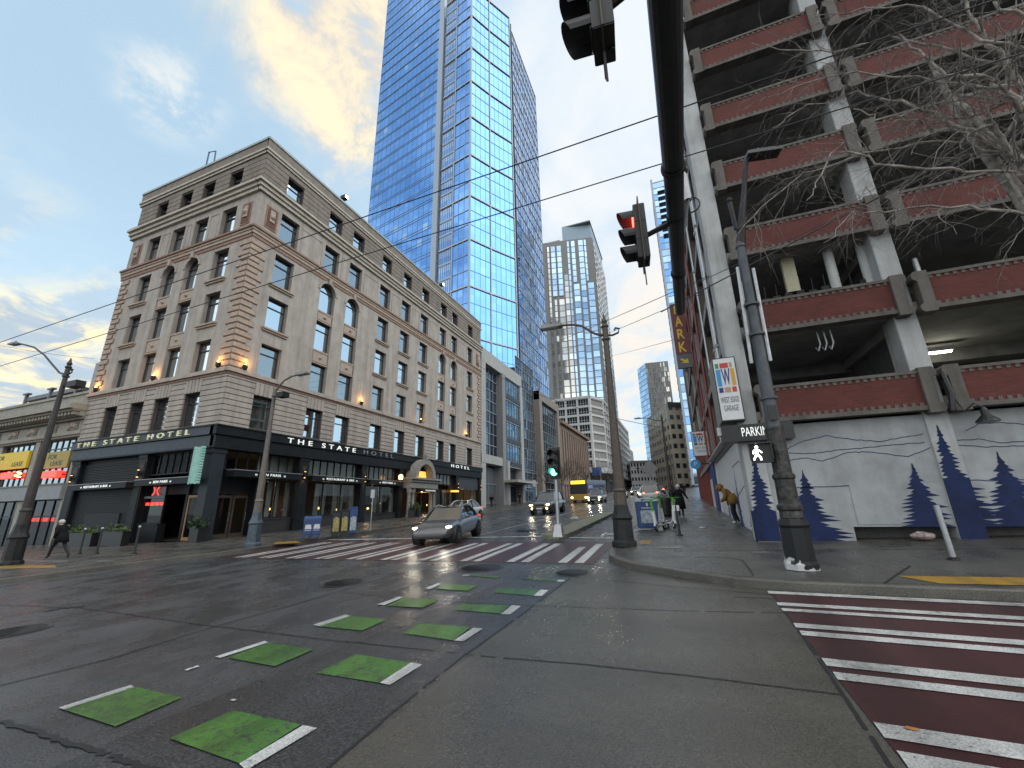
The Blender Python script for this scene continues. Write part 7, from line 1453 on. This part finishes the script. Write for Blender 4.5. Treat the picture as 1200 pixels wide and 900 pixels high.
def scooter(label, loc, rz, lean):
    t = thing('electric_scooter', label, 'scooter', loc, 'parked electric scooters', rz); t.rotation_euler = (R(lean), 0, rz)
    mb = MB(); mb.prism([(-.48, -.09, .16), (.34, -.09, .16), (.40, -.07, .22), (-.52, -.07, .22)], (0, .18, 0)); mb.tube([(.36, 0, .2), (.50, 0, .34), (.56, 0, .44)], .055, 8); mb.build('deck', sw, t, local=True, bevel=.015)
    mb = MB(); mb.tube([(.58, 0, .36), (.46, 0, 1.12)], [.05, .04], 10); mb.build('stem', sg, t, local=True); mb = MB(); mb.tube([(.60, 0, .28), (.53, 0, .70)], .062, 10); mb.build('stem_cover', sw, t, local=True)
    mb = MB(); mb.tube([(.42, -.27, 1.17), (.46, -.06, 1.13), (.46, .06, 1.13), (.42, .27, 1.17)], .02, 8); mb.build('handlebar', sg, t, local=True)
    for s in (-1, 1): mb = MB(); mb.tube([(.42, s*.24, 1.17), (.40, s*.36, 1.17)], .026, 8); mb.build('grip', black_m, t, local=True)
    for x, r_ in ((.62, .135), (-.56, .125)):
        mb = MB(); mb.tube([(x, -.035, r_), (x, -.02, r_), (x, .02, r_), (x, .035, r_)], [r_*.8, r_, r_, r_*.8], 18); w__ = mb.build('wheel', tyre_m, t, local=True); mb = MB(); mb.tube([(x, -.04, r_), (x, .04, r_)], r_*.45, 12); mb.build('hub', sw, w__, local=True)
    mb = MB(); mb.tube([(.62+.15*math.cos(a), 0, .14+.15*math.sin(a)) for a in [R(20+15*k) for k in range(9)]], .045, 6); mb.build('mudguard', sw, t, local=True)
f = on_side(775, 622); scooter('nearest white and green scooter leaning by the blue bin', f, R(-100), 8); scooter('second white and green scooter behind the nearest', f+Vector((.25, .75, .05)), R(-70), -6); scooter('third white and green scooter standing farthest back', f+Vector((.15, 1.5, .08)), R(-95), 6)
f = on_side(781, 607); t = thing('litter_bin', 'dark round litter bin on the right pavement behind the scooters', 'bin', f+Vector((0, 1.2, .05))); mb = MB(); mb.lathe([(.22, 0), (.28, .1), (.28, .85), (.24, .95), (.1, 1.0)], (0, 0, 0), 14); mb.build('body', iron, t, local=True, smooth=False); mb = MB(); mb.lathe([(.29, .82), (.29, .87)], (0, 0, 0), 14); mb.build('rim', black_m, t, local=True)
p = FG.P(FG.at(1079, 632)[0], 0, .16); p.z = G(p.x, p.y)+.16; t = thing('litter_bag', 'crumpled pale plastic bag lying in the dark slot under the mural', 'bag', p); mb = MB(); mb.smooth = True; rng = random.Random(3)
mb.ball((0, 0, .09), .16, 0, 12, (1.5, .8, .6)); mb.v = [(x+rng.uniform(-.02, .02), y+rng.uniform(-.02, .02), max(0, z+rng.uniform(-.02, .02))) for x, y, z in mb.v]; mb.build('bag', mat('bag_pale', (.35, .27, .26), .6, var=.5, vs=9), t, local=True)
p = gp(1068, 857); t = thing('fallen_leaf', 'single orange leaf lying on a white crossing bar', 'leaf', (p.x, p.y, p.z+.014)); mb = MB(); mb.face([(-.045, 0, .002), (-.015, .025, .008), (.03, .02, .002), (.05, 0, .01), (.025, -.022, .002), (-.02, -.02, .006)]); mb.build('blade', mat('leaf_orange', (.35, .13, .03), .6), t, local=True)
p = on_side(824, 619); t = thing('paper_scrap', 'crumpled white paper scrap on the right pavement', 'litter', p); mb = MB(); mb.prism([(-.13, -.05, .01), (.1, -.08, .03), (.14, .05, .008), (-.08, .07, .03)], (0, 0, .02)); mb.build('paper', lab, t, local=True)
# bus stop signs on the left pavement
t = thing('bus_stop_sign', 'tall blue bus stop sign on a grey post before the white office block', 'sign', (-19.3, 112, G(-19.3, 112))); mb = MB(); z_ = G(-19.3, 112); mb.tube([(-19.3, 112, z_), (-19.3, 112, z_+11)], .12, 8); mb.build('post', galv, t); mb = MB(); mb.box(-21.4, -18.9, 111.9, 112.05, z_+5.2, z_+7.3); mb.build('panel', mat('stop_blue', (.03, .12, .40), .4), t)
t = thing('bus_stop_sign', 'slim pale blue transit marker on the pavement by the podium', 'sign', (-19.5, 58, G(-19.5, 58))); mb = MB(); z_ = G(-19.5, 58); mb.box(-19.7, -19.3, 57.9, 58.0, z_+.14, z_+3.6, 0); mb.box(-19.72, -19.28, 57.86, 57.9, z_+2.6, z_+3.5, 1); mb.build('panel', [mat('marker_blue', (.10, .20, .28), .4), lab], t)

# ------------------------------------------------------------------ bare trees
def grow(mb, p, d, ln, r, depth, rng, droop, spread, nk, m=0, cnt=None):
    if cnt is not None:
        if cnt[0] <= 0: return
        cnt[0] -= 1
    n = 5 if depth > 1 else 4; P_ = [p]; q = Vector(p); dd = Vector(d)
    for k in range(n):
        dd = (dd+Vector((rng.gauss(0, .16), rng.gauss(0, .16), rng.gauss(0, .13)-droop*(k/n)))).normalized(); q = q+dd*ln/n; P_.append(q.copy())
    mb.tube(P_, [r*(1-.72*k/n) for k in range(n+1)], 6 if r > .03 else 4, m if r > .022 else m+1, cap=False)
    if depth <= 0: return
    for k in range(nk):
        t_ = rng.uniform(.25, 1.0); i = min(n-1, int(t_*n)); base_ = P_[i]+(P_[i+1]-P_[i])*(t_*n-i); ax = (P_[i+1]-P_[i]).normalized()
        e = ax.cross(Vector((rng.gauss(0, 1), rng.gauss(0, 1), rng.gauss(0, 1)))).normalized(); nd = (ax*rng.uniform(.5, 1)+e*spread).normalized()
        grow(mb, base_, nd, ln*rng.uniform(.45, .75), r*(1-.6*t_)*.6, depth-1, rng, droop*1.4, spread, nk, m, cnt)
birch = mat('birch_bark', (.33, .30, .26), .85, var=.45, vs=5, c2=(.09, .075, .065), bump=.4, bs=18); twig = mat('birch_twig', (.23, .205, .185), .85, var=.3, vs=6)
bx = Vector((6.9, 9.6, G(6.9, 9.6)+.14))
bt_ = thing('birch_tree', 'bare birch with pale limbs and drooping twigs reaching over the garage front', 'tree', bx)
mb = MB(); TB = [bx, bx+Vector((.05, -.05, 2.2)), bx+Vector((-.1, 0, 4.6)), bx+Vector((-.25, .1, 6.6)), bx+Vector((-.55, .15, 8.4)), bx+Vector((-.7, .1, 10.2))]; mb.tube(TB, [.22, .18, .15, .115, .085, .04], 12); mb.build('trunk', birch, bt_)
rng = random.Random(12); YB_ = 9.3
limbs = [((1200, 108), (1168, 60), (1135, 18), (1110, -30)), ((1215, 160), (1180, 110), (1150, 88), (1110, 88), (1075, 60), (1052, 38)), ((1215, 220), (1185, 178), (1160, 150), (1120, 150), (1085, 128), (1030, 140), (1000, 128)), ((1220, 150), (1185, 120), (1140, 135), (1100, 140), (1050, 143), (1010, 160)), ((1215, 255), (1150, 243), (1090, 243), (1040, 247), (1000, 252), (965, 285)), ((1210, 60), (1150, 50), (1080, 10), (1010, 8), (950, 20)), ((1215, 190), (1120, 150), (1060, 120), (1000, 110), (930, 130), (905, 150)), ((1215, 95), (1120, 60), (1040, 45), (975, 60), (925, 60), (880, 50)), ((1215, 200), (1110, 200), (1030, 190), (985, 170), (955, 215), (945, 235)), ((1215, 30), (1160, 0), (1100, -20)), ((1215, 185), (1100, 165), (1010, 180), (940, 205), (890, 245), (858, 285)), ((1215, 120), (1100, 95), (1000, 85), (930, 100), (870, 130))]
for k, lb in enumerate(limbs):
    mb = MB(); P_ = [onY(x, y, YB_-.25*math.sin(k*1.7)-.12*i) for i, (x, y) in enumerate(lb)]; st = TB[2+k % 3]+(TB[3+k % 3]-TB[2+k % 3])*.5; P_ = [st]+P_; fine = []
    for a, b in zip(P_[:-1], P_[1:]):
        for j in range(4): fine.append(a+(b-a)*(j/4)+Vector((rng.gauss(0, .03), rng.gauss(0, .03), rng.gauss(0, .03))))
    fine.append(P_[-1]); n = len(fine); r_ = (.075, .065, .06, .04, .035, .038, .04, .035, .035, .05, .032, .032)[k]
    mb.tube(fine, [r_*(1-.86*i/n) for i in range(n)], 8, 0, cap=False); cnt = [380]
    for i in range(4, n):
        for j in range(2 if i < n*.5 else 3):
            if rng.random() < .72:
                ax = (fine[min(n-1, i+1)]-fine[i-1]).normalized(); e = ax.cross(Vector((rng.gauss(0, 1), rng.gauss(0, 1), rng.gauss(0, 1)))).normalized()
                grow(mb, fine[i], (ax*.7+e*.8).normalized(), rng.uniform(.5, 1.35), max(.008, r_*(1-.86*i/n)*.42), 2, rng, .28, .75, 3, 0, cnt)
    mb.build('limb', [birch, twig], bt_)
# reddish bare street trees on the left pavement
tw2 = mat('street_twig', (.10, .066, .052), .9, var=.3, vs=2); bk3 = mat('street_bark', (.075, .06, .05), .9, var=.3, vs=4)
def street_tree(seed, h_):
    rng = random.Random(seed); t = thing('street_tree', 'x', 'tree', (0, 0, 0), 'bare street trees on the left pavement')
    mb = MB(); mb.tube([(0, 0, 0), (.04, 0, 1.3), (.0, .05, 2.6), (.05, .0, h_*.5)], [.15, .12, .10, .07], 8); mb.build('trunk', bk3, t, local=True)
    mb = MB(); cnt = [420]
    for k in range(11):
        a = k*2.4; z = 2.3+k*(h_*.5-2.3)/11; d = Vector((math.cos(a)*.75, math.sin(a)*.75, 1.0)).normalized(); grow(mb, Vector((.03, .02, z)), d, h_*.36*rng.uniform(.8, 1.15), .055, 3, rng, -.05, .62, 4, 0, cnt if k < 10 else None) if cnt[0] > 0 else None
        cnt[0] += 40
    mb.build('crown', [bk3, tw2], t, local=True); return t
tA, tB = street_tree(3, 8.5), street_tree(8, 9.0)
for i, (x, y, s, lb) in enumerate(((-20.2, 66, 1.0, 'nearest reddish bare street tree in front of the podium'), (-20.0, 75, 1.05, 'second bare street tree along the podium'), (-20.2, 86, 1.15, 'third bare street tree before the brown stone frame'), (-20.1, 98, 1.1, 'bare street tree at the corner of the brown pilastered building'), (-20.0, 112, 1.15, 'bare street tree before the middle of the brown building'), (-20.2, 127, 1.1, 'farthest bare street tree by the brown building'))):
    o = (tA if i == 0 else tB if i == 1 else dup((tA, tB)[i % 2])); o.location = (x, y, G(x, y)+.1); o.rotation_euler = (0, 0, i*1.3); o.scale = (s, s, s); o['label'] = lb
